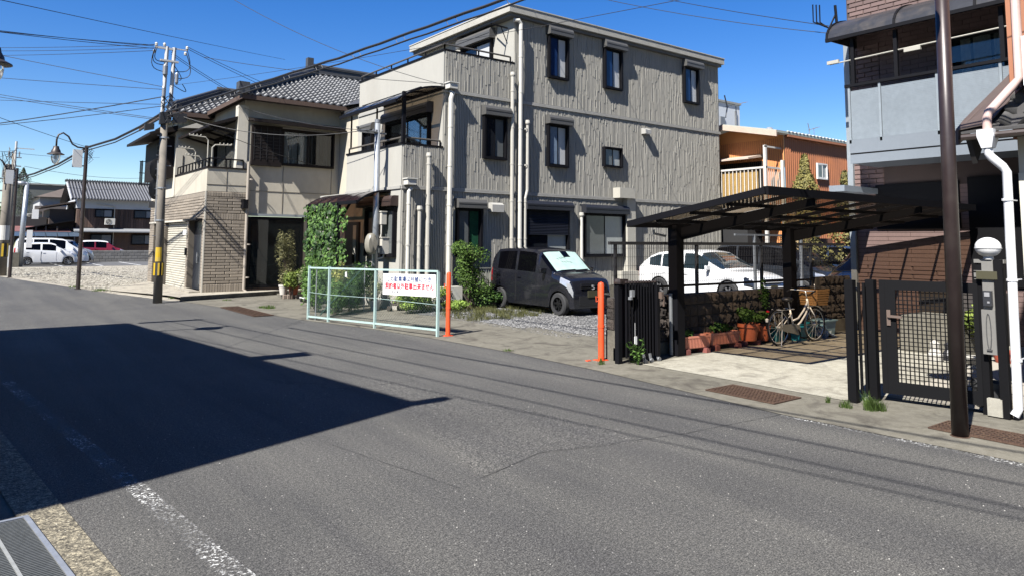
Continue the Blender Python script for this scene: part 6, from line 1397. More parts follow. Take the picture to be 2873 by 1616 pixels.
def street_lamp(label, x, y, top, hx, hz, sign=None, r0=.062, r1=.05, lean=(0, 0), s=1.0, wires=True):
    t = thing('street_lamp', label, 'street lamp', (x, y, 0), 0, 'brown street lamps along the road'); tx, ty = x + lean[0], y + lean[1]
    m = MB(); m.tube([(x, y, 0), (tx, ty, top)], [r0, r1], 14); m.lathe([(r0 * 1.6, .0), (r0 * 1.6, .02), (r0, .03)], (x, y, 0), 14); m.build('pole', DKBR, t, True, 40)
    m = MB(); z = top - .1; m.tube([(tx, ty, z), (tx + hx * .30, ty, z + .02), (tx + hx * .48, ty, z + .12), (tx + hx * .62, ty, z + .38), (tx + hx * .80, ty, z + .50), (tx + hx * .95, ty, z + .42), (tx + hx, ty, z + .25), (tx + hx, ty, hz + .28 * s)], .03, 8); m.build('arm', DKBR, t, True)
    lamp_head(t, tx + hx, ty, hz, s)
    if sign:
        sx0, sx1, z0, z1 = sign; m = MB(); m.box(tx + sx0, tx + sx1, ty - .06, ty + .06, z0, z1); so = m.build('light_box', M('blank_light_box', (.56, .57, .57), .5, var=.1, vs=2), t); m = MB(); m.box(tx + sx1, tx - .04, ty - .02, ty + .02, z1 - .06, z1 - .02); m.box(tx + sx1, tx - .04, ty - .02, ty + .02, z0 + .04, z0 + .08); m.build('sign_arm', DKBR, so)
    if wires:
        m = MB(); rr = random.Random(int(y * 10))
        for k in range(6): m.tube([(tx + .05, ty, top - .05 - k * .05), (tx + .15 + rr.uniform(0, .12), ty, top - .1 - k * .08), (tx + .08, ty, top - .3 - k * .07)], .008, 4)
        m.build('loose_wires', CABLE, t)
    return t
street_lamp('brown lamp pole with white sign box left of the corner house', 3.44, 30.11, 5.18, -.94, 4.78, (-.42, -.12, 4.37, 5.01), .072, .06)
street_lamp('second brown lamp pole with white sign box further down the street', 1.87, 40.22, 5.02, -.90, 4.62, (-.42, -.12, 4.28, 4.92), .075, .06)
street_lamp('street lamp whose bell shade just enters the frame at the left edge', -.85, 14.4, 5.00, 1.10, 4.66, None, .06, .05, s=.95, wires=False)
bp = thing('street_lamp', 'thick dark brown lamp pole standing in front of the gate on the right', 'street lamp', (7.68, 2.99, 0), 0, 'brown street lamps along the road')
m = MB(); m.tube([(7.68, 2.99, 0), (7.70, 2.96, 5.4)], [.073, .060], 24); m.build('pole', M('plum_brown_pole', (.040, .026, .025), .38, .2, var=.18, vs=3, grime=(.065, .05, .045), gs=3, bump=.08, bs=150), bp, True)
m = MB(); m.lathe([(.0735, 0), (.085, 0), (.085, .006), (.0735, .008)], (7.68, 2.99, .005), 20); m.build('base_ring', RUSTM, bp)
m = MB(); z = 5.3; m.tube([(7.70, 2.96, z), (7.40, 2.96, z + .02), (7.2, 2.96, z + .14), (7.05, 2.96, z + .4), (6.87, 2.96, z + .5), (6.75, 2.96, z + .25), (6.75, 2.96, 5.25)], .03, 8); m.build('arm', DKBR, bp); lamp_head(bp, 6.75, 2.96, 4.98)
# grey steel service pole with meter and switch boxes
sp = thing('service_pole', 'slim galvanised steel pole with meter boxes in front of the grey building entrance', 'pole', (8.93, 17.75, 0))
m = MB(); m.tube([(8.93, 17.75, 0), (8.90, 17.75, 5.1)], [.09, .075], 16); m.build('pole', M('galvanised_pole', (.42, .45, .48), .4, .5, var=.3, vs=10), sp, True)
m = MB(); m.lathe([(.082, 0), (.082, .10), (0, .10)], (8.90, 17.75, 5.02), 14); m.build('cap', GREYM, sp)
m = MB(); m.lathe([(0, -.10), (.12, -.10), (.15, -.06), (.15, .10)], (8.70, 17.55, 1.72), 16, 'y'); m.v = [(x, y, 1.72 + (z - 1.72) * 1.9) for x, y, z in m.v]; m.build('electric_meter', M('beige_grey_meter', (.28, .26, .21), .45, var=.2), sp, True, 40)
m = MB(); m.box(9.02, 9.22, 17.55, 17.70, 1.45, 1.88); m.box(9.0, 9.24, 17.53, 17.72, 1.88, 1.91); m.box(9.0, 9.15, 17.58, 17.72, 2.25, 2.58); m.box(8.98, 9.17, 17.56, 17.74, 2.58, 2.61); m.build('switch_box', M('cream_box', (.52, .50, .44), .5, var=.1), sp)
m = MB(); m.tube([(9.03, 17.64, 2.25), (9.02, 17.62, 2.0), (9.0, 17.62, 1.9)], .02, 6); m.tube([(9.12, 17.62, 1.45), (9.08, 17.62, 1.36), (8.96, 17.68, 1.32)], .02, 6); m.build('conduit', M('cream_box', (.52, .50, .44)), sp)
m = MB(); m.box(8.35, 9.15, 17.70, 17.76, 4.72, 4.76); m.tube([(8.90, 17.7, 4.75), (8.5, 17.6, 4.78), (8.2, 17.55, 4.72)], .02, 6)
for k in range(4): m.lathe([(0, .04), (.03, .02), (.02, -.02)], (8.75 + k * .09, 17.70, 4.80), 8)
m.lathe([(0, .05), (.05, .03), (.04, 0), (.02, -.04)], (8.22, 17.55, 4.80), 10); m.build('insulator_arm', GREYM, sp)
# ================================================================== distant poles on the left
fp = thing('utility_pole', 'weathered concrete utility pole with white band and striped guard at the left edge', 'utility pole', (1.62, 42.35, 0))
m = MB(); m.tube([(1.64, 42.35, 0), (1.60, 42.35, 5.35)], [.21, .17], 14); m.build('pole', CPOLE, fp, True); m = MB(); m.tube([(1.86, 42.35, 4.5), (1.86, 42.35, 6.5)], .05, 8); m.box(1.84, 2.62, 42.33, 42.37, 6.15, 6.19); m.build('steel_riser', M('pale_steel', (.62, .61, .58)), fp)
m = MB(); m.lathe([(.215, 1.7), (.212, 2.4)], (1.63, 42.35, 0), 18); m.build('white_band', M('white_sleeve', (.60, .59, .55), .6, var=.2), fp); m = MB(); m.lathe([(.218, .9), (.216, 1.55)], (1.63, 42.35, 0), 18); g2 = m.build('guard', BLK2, fp); m = MB()
for k in range(6): a = k * PI / 3 + .4; m.bar((1.63 + .22 * math.cos(a), 42.35 + .22 * math.sin(a), .92), (1.63 + .22 * math.cos(a), 42.35 + .22 * math.sin(a), 1.53), .09, .012, (math.cos(a), math.sin(a), 0))
m.build('yellow_stripe', YEL, g2)
m = MB(); rr = random.Random(5)
for k in range(14): m.tube([(1.6 + rr.uniform(-.1, .3), 42.2, rr.uniform(4.3, 6.3)), (1.5 + rr.uniform(-.3, .3), 42.1, rr.uniform(4.3, 6)), (1.7 + rr.uniform(-.3, .4), 42.2, rr.uniform(4.2, 5.4))], .012, 4)
m.build('jumper_wires', CABLE, fp)
for (x, y, h_, label) in ((2.55, 60.0, 7.6, 'far utility pole with short cross arms beyond the parking lot'), (1.15, 43.6, 5.0, 'dark pole almost hidden behind the pole at the left edge')):
    t = thing('utility_pole', label, 'utility pole', (x, y, 0)); m = MB(); m.tube([(x, y, 0), (x, y, h_)], [.15, .11], 10); m.build('pole', CPOLE, t, True); m = MB()
    for z in (h_ - .3, h_ - .9, h_ - 1.5): m.box(x - .45, x + .45, y - .04, y + .04, z, z + .07)
    for k in range(4): m.tube([(x - .3 + k * .2, y, h_ - .2), (x - .3 + k * .2, y, h_ + .15)], .05, 6)
    m.build('cross_arm', GREYM, t)
gp_ = thing('signal_pole', 'pale grey steel pole with white sign plates beside the parked white cars', 'pole', (3.0, 54.6, 0)); m = MB(); m.tube([(3.0, 54.6, 0), (3.1, 54.6, 5.3)], [.17, .12], 12); m.tube([(3.1, 54.6, 5.2), (2.6, 54.6, 5.25)], .13, 8); m.build('pole', M('galvanised_pole', (.42, .45, .48)), gp_, True)
m = MB(); m.box(3.25, 3.55, 54.2, 54.25, 1.2, 2.3); m.box(3.45, 3.8, 54.2, 54.25, 3.0, 3.6); m.build('white_plate', WHITEP, gp_); m = MB(); m.box(2.62, 2.95, 54.3, 54.6, 0, .9); m.build('base_block', CONCD, gp_)
t = thing('parking_banner', 'white upright board leaning between the pole and the white cars', 'sign', (2.2, 52.5, 0)); m = MB(); m.box(2.05, 2.35, 52.5, 52.55, .05, 1.35); m.build('board', WHITEP, t)
# ================================================================== distant houses on the left
bw_ = thing('block_wall', 'low grey concrete block wall at the back of the far parking lot', 'wall', (10, 63.6, 0)); m = MB(); m.box(6.6, 20, 63.6, 63.75, 0, .88); m.build('core', M('grey_block_wall', (.13, .13, .125), .95, var=.35, vs=1.2, grime=(.07, .07, .068), gs=1.5), bw_)
GBK = piece_mesh('grey_wall_block', M('grey_block_face', (.20, .195, .185), .95, 0, var=.35, vs=3, rnd=.25, world=False))
for j in range(4):
    for i in range(14): x = 6.6 + i * .402 - (.2 if j % 2 else 0); piece('block', GBK, bw_, (x + .2, 63.6, .11 + j * .22), (.385, .02, .205))
wh = thing('wooden_house', 'old two storey house with charred wood boards and grey corrugated tile roof', 'house', (10.5, 72, 0))
m = MB(); m.box(7.75, 22, 72, 80, 4.40, 5.2); m.build('gable_band', M('pale_plaster', (.52, .54, .56), .8, var=.1), wh); CHW = M('charred_boards', (.13, .075, .05), .85, 0, var=.6, vs=2, stretch=(5, 1, .35), grime=(.03, .03, .035), gs=.5)
m = MB(); m.box(7.8, 22, 72.05, 80, 0, 4.40); m.build('wall', CHW, wh); CHB = piece_mesh('charred_board', M('charred_board', (.14, .08, .055), .85, 0, var=.5, vs=1.5, rnd=.5, world=False, grime=(.02, .022, .028), gs=1.0))
for i in range(28): piece('wall_board', CHB, wh, (7.9 + i * .21, 72.05, 3.5), (.195, .03, 1.75))
m = MB(); m.poly([(7.2, 71.3, 5.15), (22, 71.3, 5.15), (22, 75.5, 6.85), (7.2, 75.5, 6.85)]); m.poly([(7.2, 75.5, 6.85), (22, 75.5, 6.85), (22, 80, 5.1), (7.2, 80, 5.1)]); m.build('roof', TILED, wh)
RT2 = M('grey_roof_row', (.20, .205, .22), .45, 0, var=.35, vs=2)
for i in range(60):
    x = 7.25 + i * .235
    m = MB()
    for k in range(14):
        t0, t1 = k / 14, (k + 1) / 14; m.prism([(x, 71.3 + 4.2 * t0, 5.17 + 1.7 * t0 + .05), (x + .06, 71.3 + 4.2 * t0, 5.17 + 1.7 * t0 + .13), (x + .13, 71.3 + 4.2 * t0, 5.17 + 1.7 * t0 + .05)], (0, 0, 0), (0, 4.2 / 14, 1.7 / 14 - .02))
    m.build('tile_row', RT2, wh)
m = MB(); m.box(7.1, 22, 75.35, 75.65, 6.85, 7.05); rg = m.build('ridge', TILED, wh); m = MB()
for i in range(70): m.box(7.2 + i * .2, 7.3 + i * .2, 75.4, 75.6, 7.05, 7.12)
m.build('ridge_tiles', RT2, rg)
m = MB(); m.prism([(7.2, 71.25, 5.0), (7.2, 71.25, 5.2), (7.2, 75.5, 6.9), (7.2, 75.5, 6.7)], (0, 0, 0), (.08, 0, 0)); m.build('barge_board', M('pale_plaster', (.52, .54, .56)), wh)
WDW = M('faint_window', (.06, .075, .09), .15, var=.3, vs=2)
for (x0, x1, z0, z1) in ((9.15, 10.55, 3.62, 4.36), (12.2, 14.2, 3.6, 4.36), (8.9, 10.6, .9, 2.18), (12.1, 14.3, 1.25, 2.18)): window(wh, ('y', 72.0), x0, x1, z0, z1, 2, fr=.06, dep=.08, frame=BLKM, pmats=[WDW, M('pale_curtained', (.20, .22, .24), .4, var=.2)])
m = MB(); m.prism([(7.6, 72.0, 2.68), (7.6, 71.0, 2.44), (7.6, 71.0, 2.34), (7.6, 72.0, 2.5)], (0, 0, 0), (14, 0, 0)); m.build('lean_to_roof', M('pale_lean_to', (.26, .27, .28), .6, var=.2), wh)
m = MB(); m.tube([(10.66, 71.9, 4.6), (10.66, 71.9, .5)], .035, 6); m.tube([(9.2, 71.9, 4.78), (10.66, 71.9, 4.62)], .03, 6); m.build('downpipe', PVC, wh)
ac_unit('air conditioner hung on the charred wood wall of the far old house', 10.3, 71.7, 2.95, 0, 1.0)
for (x, label) in ((9.9, 'left'), (12.2, 'right')):
    pass
# side part with brown boards and lean-to
m = MB(); m.box(5.9, 7.75, 73, 80, 0, 4.3); m.prism([(5.2, 72.4, 4.35), (7.8, 72.4, 4.9), (7.8, 79, 4.9), (5.2, 79, 4.35)], (0, 0, 0), (0, 0, .12)); m.build('side_wing', WOODD, wh)
m = MB(); m.prism([(3.9, 71.5, 2.5), (7.6, 71.5, 3.3), (7.6, 75, 3.3), (3.9, 75, 2.5)], (0, 0, 0), (0, 0, .08)); m.build('side_lean_to', BLKM, wh); m = MB()
for x in (4.9, 5.6, 6.4): m.box(x - .06, x + .06, 71.6, 71.7, 0, 2.8)
m.build('lean_to_post', WOODD, wh)
ph = thing('plaster_house', 'pale plastered house with brown hipped roof behind the parked white cars', 'house', (6.8, 84, 0))
m = MB(); m.box(5.9, 12, 84.0, 92, 0, 5.85); m.build('wall', M('grey_white_plaster', (.42, .43, .44), .85, var=.15, vs=.6), ph); m = MB(); m.poly([(5.5, 83.3, 5.8), (12, 83.3, 5.8), (12, 88, 7.6), (9.8, 88, 7.6)]); m.poly([(5.5, 83.3, 5.8), (9.8, 88, 7.6), (5.5, 93, 5.8)]); m.build('roof', M('brown_shingle', (.11, .085, .07), .9, var=.3, vs=2), ph)
m = MB(); m.box(5.5, 9.6, 83.2, 84.0, 4.35, 4.9); m.build('canopy_band', M('brown_grey_band', (.14, .12, .11), .8, var=.2), ph); window(ph, ('y', 83.98), 6.6, 7.3, 2.9, 4.2, 1, fr=.08, frame=PVC, pmats=[GLD])
m = MB(); m.tube([(8.35, 83.9, 5.6), (8.35, 83.9, .5)], .05, 6); m.build('downpipe', BLKM, ph)
ac_unit('air conditioner low on the pale plastered far house', 6.35, 83.4, 1.5, 0, 1.3); 
ac_unit('double fan air conditioner left of the pale plastered far house, upper one', 5.1, 80.4, 3.3, 0, 1.3); ac_unit('double fan air conditioner left of the pale plastered far house, lower one', 5.1, 80.4, 2.55, 0, 1.3)
t = thing('office_building', 'large plain grey building with flat roof line in the far background on the left', 'building', (8, 120, 0)); m = MB(); m.box(5.2, 30, 120, 150, 0, 9.2); m.build('wall', M('far_grey_wall', (.115, .125, .12), .9, var=.15, vs=.2), t); m = MB(); m.box(5.1, 30.1, 119.8, 150.2, 9.2, 9.4); m.build('parapet', M('pale_coping', (.30, .31, .30), .8), t)
t = thing('shed', 'low dark shed with reddish roof sheets behind the parked white cars', 'shed', (4.6, 74, 0)); m = MB(); m.box(2.6, 5.8, 74, 77, 0, 3.6); m.build('wall', M('dark_shed_wall', (.035, .03, .03), .8, var=.3), t); m = MB(); m.prism([(2.4, 71.5, 2.3), (7.4, 71.5, 2.3), (7.4, 74, 2.75), (2.4, 74, 2.75)], (0, 0, 0), (0, 0, .06)); m.build('red_roof', M('faded_red_sheet', (.19, .075, .07), .8, var=.3, vs=2), t)
t = thing('carport', 'row of rounded blue grey carport roof panels over the far white cars', 'carport', (4.8, 70.5, 0))
for k in range(7):
    x = 2.3 + k * .80; m = MB(); m.prism([(x, 69.5, 1.95), (x + .76, 69.5, 1.95), (x + .76, 70.2, 2.2), (x, 70.2, 2.2)], (0, 0, 0), (0, .02, .03)); m.prism([(x, 70.2, 2.2), (x + .76, 70.2, 2.2), (x + .76, 71.3, 2.3), (x, 71.3, 2.3)], (0, 0, 0), (0, .02, .03)); m.build('roof_panel', M('blue_grey_sheet', (.07, .10, .14), .25, var=.2), t)
m = MB()
for x in (2.4, 4.8, 7.6): m.box(x, x + .08, 71, 71.1, 0, 2.2)
m.build('post', GREYM, t)
# ================================================================== orange corrugated house + white block behind
oh = thing('corrugated_house', 'two storey house clad in orange corrugated sheet with slatted balcony', 'house', (24.2, 15, 0))
ORC = M('orange_corrugated', (.50, .19, .085), .6, .1, var=.14, vs=.8, grime=(.30, .13, .08), gs=.7); ORL = M('orange_gable', (.72, .30, .10), .65, 0, var=.12, vs=.7)
m = MB(); pts = []; n = 150
for i in range(n + 1): x = 24.25 + i * .07; pts += [(x, 15.0 + (.018 if i % 2 else -.018), 0), (x, 15.0 + (.018 if i % 2 else -.018), 5.85)]
m.add(pts, [(2 * i, 2 * i + 2, 2 * i + 3, 2 * i + 1) for i in range(n)]); m.build('corrugated_wall', ORC, oh)
m = MB(); m.poly([(24.25, 15.0, 0), (24.25, 15.0, 5.85), (24.25, 17.2, 6.30), (24.25, 20.5, 5.7), (24.25, 20.5, 0)]); m.build('gable_wall', ORL, oh)
m = MB()
for i in range(60): y = 15.05 + i * .09; m.box(24.235, 24.25, y, y + .02, 0, 5.75)
m.build('gable_ribs', ORC, oh)
m = MB(); m.prism([(23.55, 14.85, 5.88), (23.55, 17.2, 6.36), (23.55, 20.8, 5.72), (23.55, 20.8, 5.80), (23.55, 17.2, 6.46), (23.55, 14.85, 5.97)], (0, 0, 0), (11.5, 0, 0)); m.build('roof', M('pale_green_roof_sheet', (.42, .46, .42), .5, .1, var=.1), oh)
m = MB(); m.prism([(23.50, 14.83, 5.72), (23.50, 17.2, 6.22), (23.50, 20.8, 5.55), (23.50, 20.8, 5.80), (23.50, 17.2, 6.43), (23.50, 14.83, 5.93)], (0, 0, 0), (.05, 0, 0)); m.build('barge_board', M('pinkish_cream_board', (.56, .44, .36), .7), oh)
m = MB()
for i in range(40): m.box(24.3 + i * .25, 24.42 + i * .25, 14.83, 14.9, 5.97, 6.0)
m.build('roof_seam', WHITEP, oh); m = MB(); m.box(24.3, 35, 14.85, 14.98, 5.78, 5.86); m.build('eave_board', ORC, oh)
m = MB(); m.prism([(24.25, 15.9, 5.20), (23.3, 15.9, 5.02), (23.3, 15.9, 4.96), (24.25, 15.9, 5.10)], (0, 0, 0), (0, 4, 0)); m.build('balcony_awning', M('pinkish_cream_board', (.56, .44, .36)), oh)
m = MB(); m.box(23.2, 24.25, 15.1, 20, 2.95, 3.12); m.build('balcony_floor', M('pale_metal', (.55, .53, .50), .5), oh)
for (x, y) in ((23.25, 15.15), (24.2, 15.05), (23.25, 18.5)): m = MB(); m.box(x - .05, x + .05, y - .05, y + .05, .0, 5.4 if x < 24 and y < 16 else 4.9); m.build('white_post', M('offwhite_metal', (.66, .63, .58), .5), oh)
m = MB(); m.box(23.2, 24.25, 15.1, 15.15, 5.32, 5.38); m.box(23.22, 23.28, 15.1, 20, 4.55, 4.62); m.box(23.25, 24.2, 15.1, 15.16, 4.55, 4.62); m.build('balcony_rail', M('offwhite_metal', (.66, .63, .58)), oh)
for k in range(26): y = 15.35 + k * .17; m = MB(); m.box(23.24, 23.26, y, y + .03, 3.12, 4.55); m.build('baluster', M('offwhite_metal', (.66, .63, .58)), oh)
for k in range(6): x = 23.42 + k * .13; m = MB(); m.box(x, x + .03, 15.12, 15.14, 3.12, 4.55); m.build('baluster', M('offwhite_metal', (.66, .63, .58)), oh)
bs_ = MB()
for k in range(34): bs_.box(23.30, 23.315, 15.5, 18.6, 3.50 + k * .03, 3.518 + k * .03)
bl = bs_.build('bamboo_blind', M('yellow_bamboo', (.62, .40, .13), .7, var=.25, vs=6), oh); m = MB()
for k in range(9): m.box(23.29, 23.30, 15.6 + k * .34, 15.62 + k * .34, 3.5, 4.52)
m.build('blind_cord', M('brown_cord', (.25, .14, .05)), bl)
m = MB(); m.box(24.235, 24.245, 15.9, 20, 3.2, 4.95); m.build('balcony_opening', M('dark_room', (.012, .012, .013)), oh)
window(oh, ('y', 14.97), 26.4, 27.15, 4.32, 4.95, 2, fr=.05, dep=.06, frame=WHITEP, pmats=[M('grey_green_pane', (.15, .18, .17), .2), FROST])
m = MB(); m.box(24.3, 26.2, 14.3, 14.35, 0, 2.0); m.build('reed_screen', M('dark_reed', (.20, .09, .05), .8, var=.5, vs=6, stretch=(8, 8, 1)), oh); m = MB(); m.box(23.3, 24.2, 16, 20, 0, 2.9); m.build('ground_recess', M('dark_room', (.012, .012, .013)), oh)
m = MB(); m.tube([(27.0, 15.3, 5.95), (27.0, 15.3, 6.9)], .02, 5); m.tube([(26.6, 15.3, 6.75), (27.5, 15.3, 6.95)], .014, 5)
for k in range(6): m.bar((26.7 + k * .14, 15.15, 6.77 + k * .03), (26.7 + k * .14, 15.45, 6.77 + k * .03), .012)
m.tube([(26.6, 15.3, 6.5), (26.55, 15.3, 7.1)], .02, 5)
def antenna(label, x, y, z, s=1.0, flip=1):
    m = MB(); m.tube([(x, y, z), (x, y, z + 1.1 * s)], .022 * s, 6); m.tube([(x - .75 * s * flip, y, z + .95 * s), (x + .75 * s * flip, y, z + 1.35 * s)], .016 * s, 5)
    for k in range(8): xx = x - .6 * s * flip + k * .17 * s * flip; m.bar((xx, y - .2 * s, z + .99 * s + k * .045 * s), (xx, y + .2 * s, z + .99 * s + k * .045 * s), .012 * s)
    m.tube([(x - .72 * s * flip, y, z + .5 * s), (x - .60 * s * flip, y, z + .97 * s), (x - .78 * s * flip, y, z + 1.45 * s)], .03 * s, 5)
    return tag(m.build('tv_antenna', GREYM, origin=(x, y, z)), label, 'antenna')
antenna('small television antenna on the far end of the orange house roof', 29.9, 17.0, 6.2, .62); antenna('television antenna on the apex of the orange house roof', 24.6, 17.3, 6.3, .95)
antenna('thin aerial just showing above the roof of the grey building', 22.0, 22.0, 8.9, .5)
m = MB(); m.lathe([(.0, .30), (.10, .28), (.18, .2), (.2, .1), (.12, .05), (.12, 0)], (26.6, 17.1, 6.35), 12); tag(m.build('roof_vent', GALV, origin=(26.6, 17.1, 6.35)), 'round metal roof vent on the ridge of the orange house', 'roof vent')
t = thing('white_building', 'white building corner rising behind the orange corrugated house', 'building', (44, 30, 0)); m = MB(); m.box(42.2, 45.95, 32, 45, 0, 12.1); m.build('wall', M('bluish_white_wall', (.62, .66, .70), .7, var=.06), t); m = MB(); m.box(42.1, 46.05, 31.9, 45.2, 12.1, 12.25); m.build('parapet', M('pale_coping', (.30, .31, .30)), t)
m = MB(); m.box(43.5, 44.0, 31.9, 32, 10.3, 11.0); m.box(45.3, 45.45, 31.9, 32, 9.2, 11.6); m.build('vent_grille', GREYM, t)
# ================================================================== conifers & shrubs by the orange house
def tree_like(name, label, cat, x, y, z0, parts_, mat, trunk_r, trunk_h, group=None):
    t = thing(name, label, cat, (x, y, 0), 0, group); m = MB(); m.tube([(x, y, 0), (x + .03, y, trunk_h * .6), (x, y, trunk_h)], [trunk_r, trunk_r * .7, trunk_r * .2], 8); r_ = random.Random(int(x * 7))
    for k in range(10): a = r_.uniform(0, 6.3); z = trunk_h * (.3 + .06 * k); m.tube([(x, y, z), (x + .25 * math.cos(a), y + .25 * math.sin(a), z + .2)], [trunk_r * .4, .004], 5)
    m.build('trunk', M('bark', (.10, .07, .05), .9, var=.3), t); mb = MB()
    for p in parts_: cloud(*p, mb=mb)
    mb.build('crown', mat, t); return t
CON = leafmat('olive_conifer', (.035, .040, .010), (.17, .15, .045), .15); CONB = leafmat('brownish_conifer', (.06, .045, .02), (.24, .17, .08), .15); r = random.Random(15)
def cone_tree(label, x, y, z0, z1, rad, mat, n, seed):
    t = thing('conifer', label, 'tree', (x, y, 0)); r_ = random.Random(seed); m = MB(); m.tube([(x, y, 0), (x, y, z1 * .95)], [.07, .015], 8); m.build('trunk', M('bark', (.10, .07, .05)), t); mb = MB()
    for i in range(n):
        f = r_.random() ** .8; zz = z0 + (z1 - z0) * f; env = rad * (1 - f) ** .62 * (.82 + .25 * math.sin(f * 19 + seed)) ; a = r_.uniform(0, 2 * PI); env *= .86 + .22 * math.sin(a * 4 + f * 12); q = env * (1 - .35 * r_.random() ** 2)
        d = Vector((math.cos(a), math.sin(a), .5 + r_.uniform(-.3, .5))); mb.leaf((x + q * math.cos(a), y + q * math.sin(a), zz), d + Vector((r_.uniform(-.5, .5), r_.uniform(-.5, .5), r_.uniform(-.3, .3))), r_.uniform(.07, .15), .5)
    mb.build('crown', mat, t); return t
cone_tree('tall pointed olive green conifer in front of the window of the orange house', 23.9, 14.0, 1.2, 4.95, 1.0, CON, 6500, 1); cone_tree('shorter conifer left of the balcony house corner', 25.0, 13.1, 1.2, 4.35, .75, CON, 3600, 2); cone_tree('brownish conifer right against the corner of the balcony house', 26.1, 13.0, 1.2, 4.9, .85, CONB, 4200, 3)
cone_tree('withered brown climber on the wall of the orange house under the carport roof', 22.6, 13.7, .9, 2.9, .75, CONB, 1800, 4)
# ================================================================== far trees on the left
cone_tree('dark conifer with drooping layers behind the grey pole in the far left', 4.9, 93, 3.0, 9.3, 1.9, leafmat('dark_conifer', (.008, .018, .008), (.035, .05, .025), .1), 5200, 5)
tree_like('broadleaf_tree', 'bright green tree behind the poles at the far left edge', 'tree', 2.9, 97, 0, [(2600, 3.0, 97, 3.2, 1.9, 1.6, 2.2, .32, random.Random(3))], leafmat('fresh_leaf', (.02, .06, .01), (.12, .20, .04)), .2, 4)
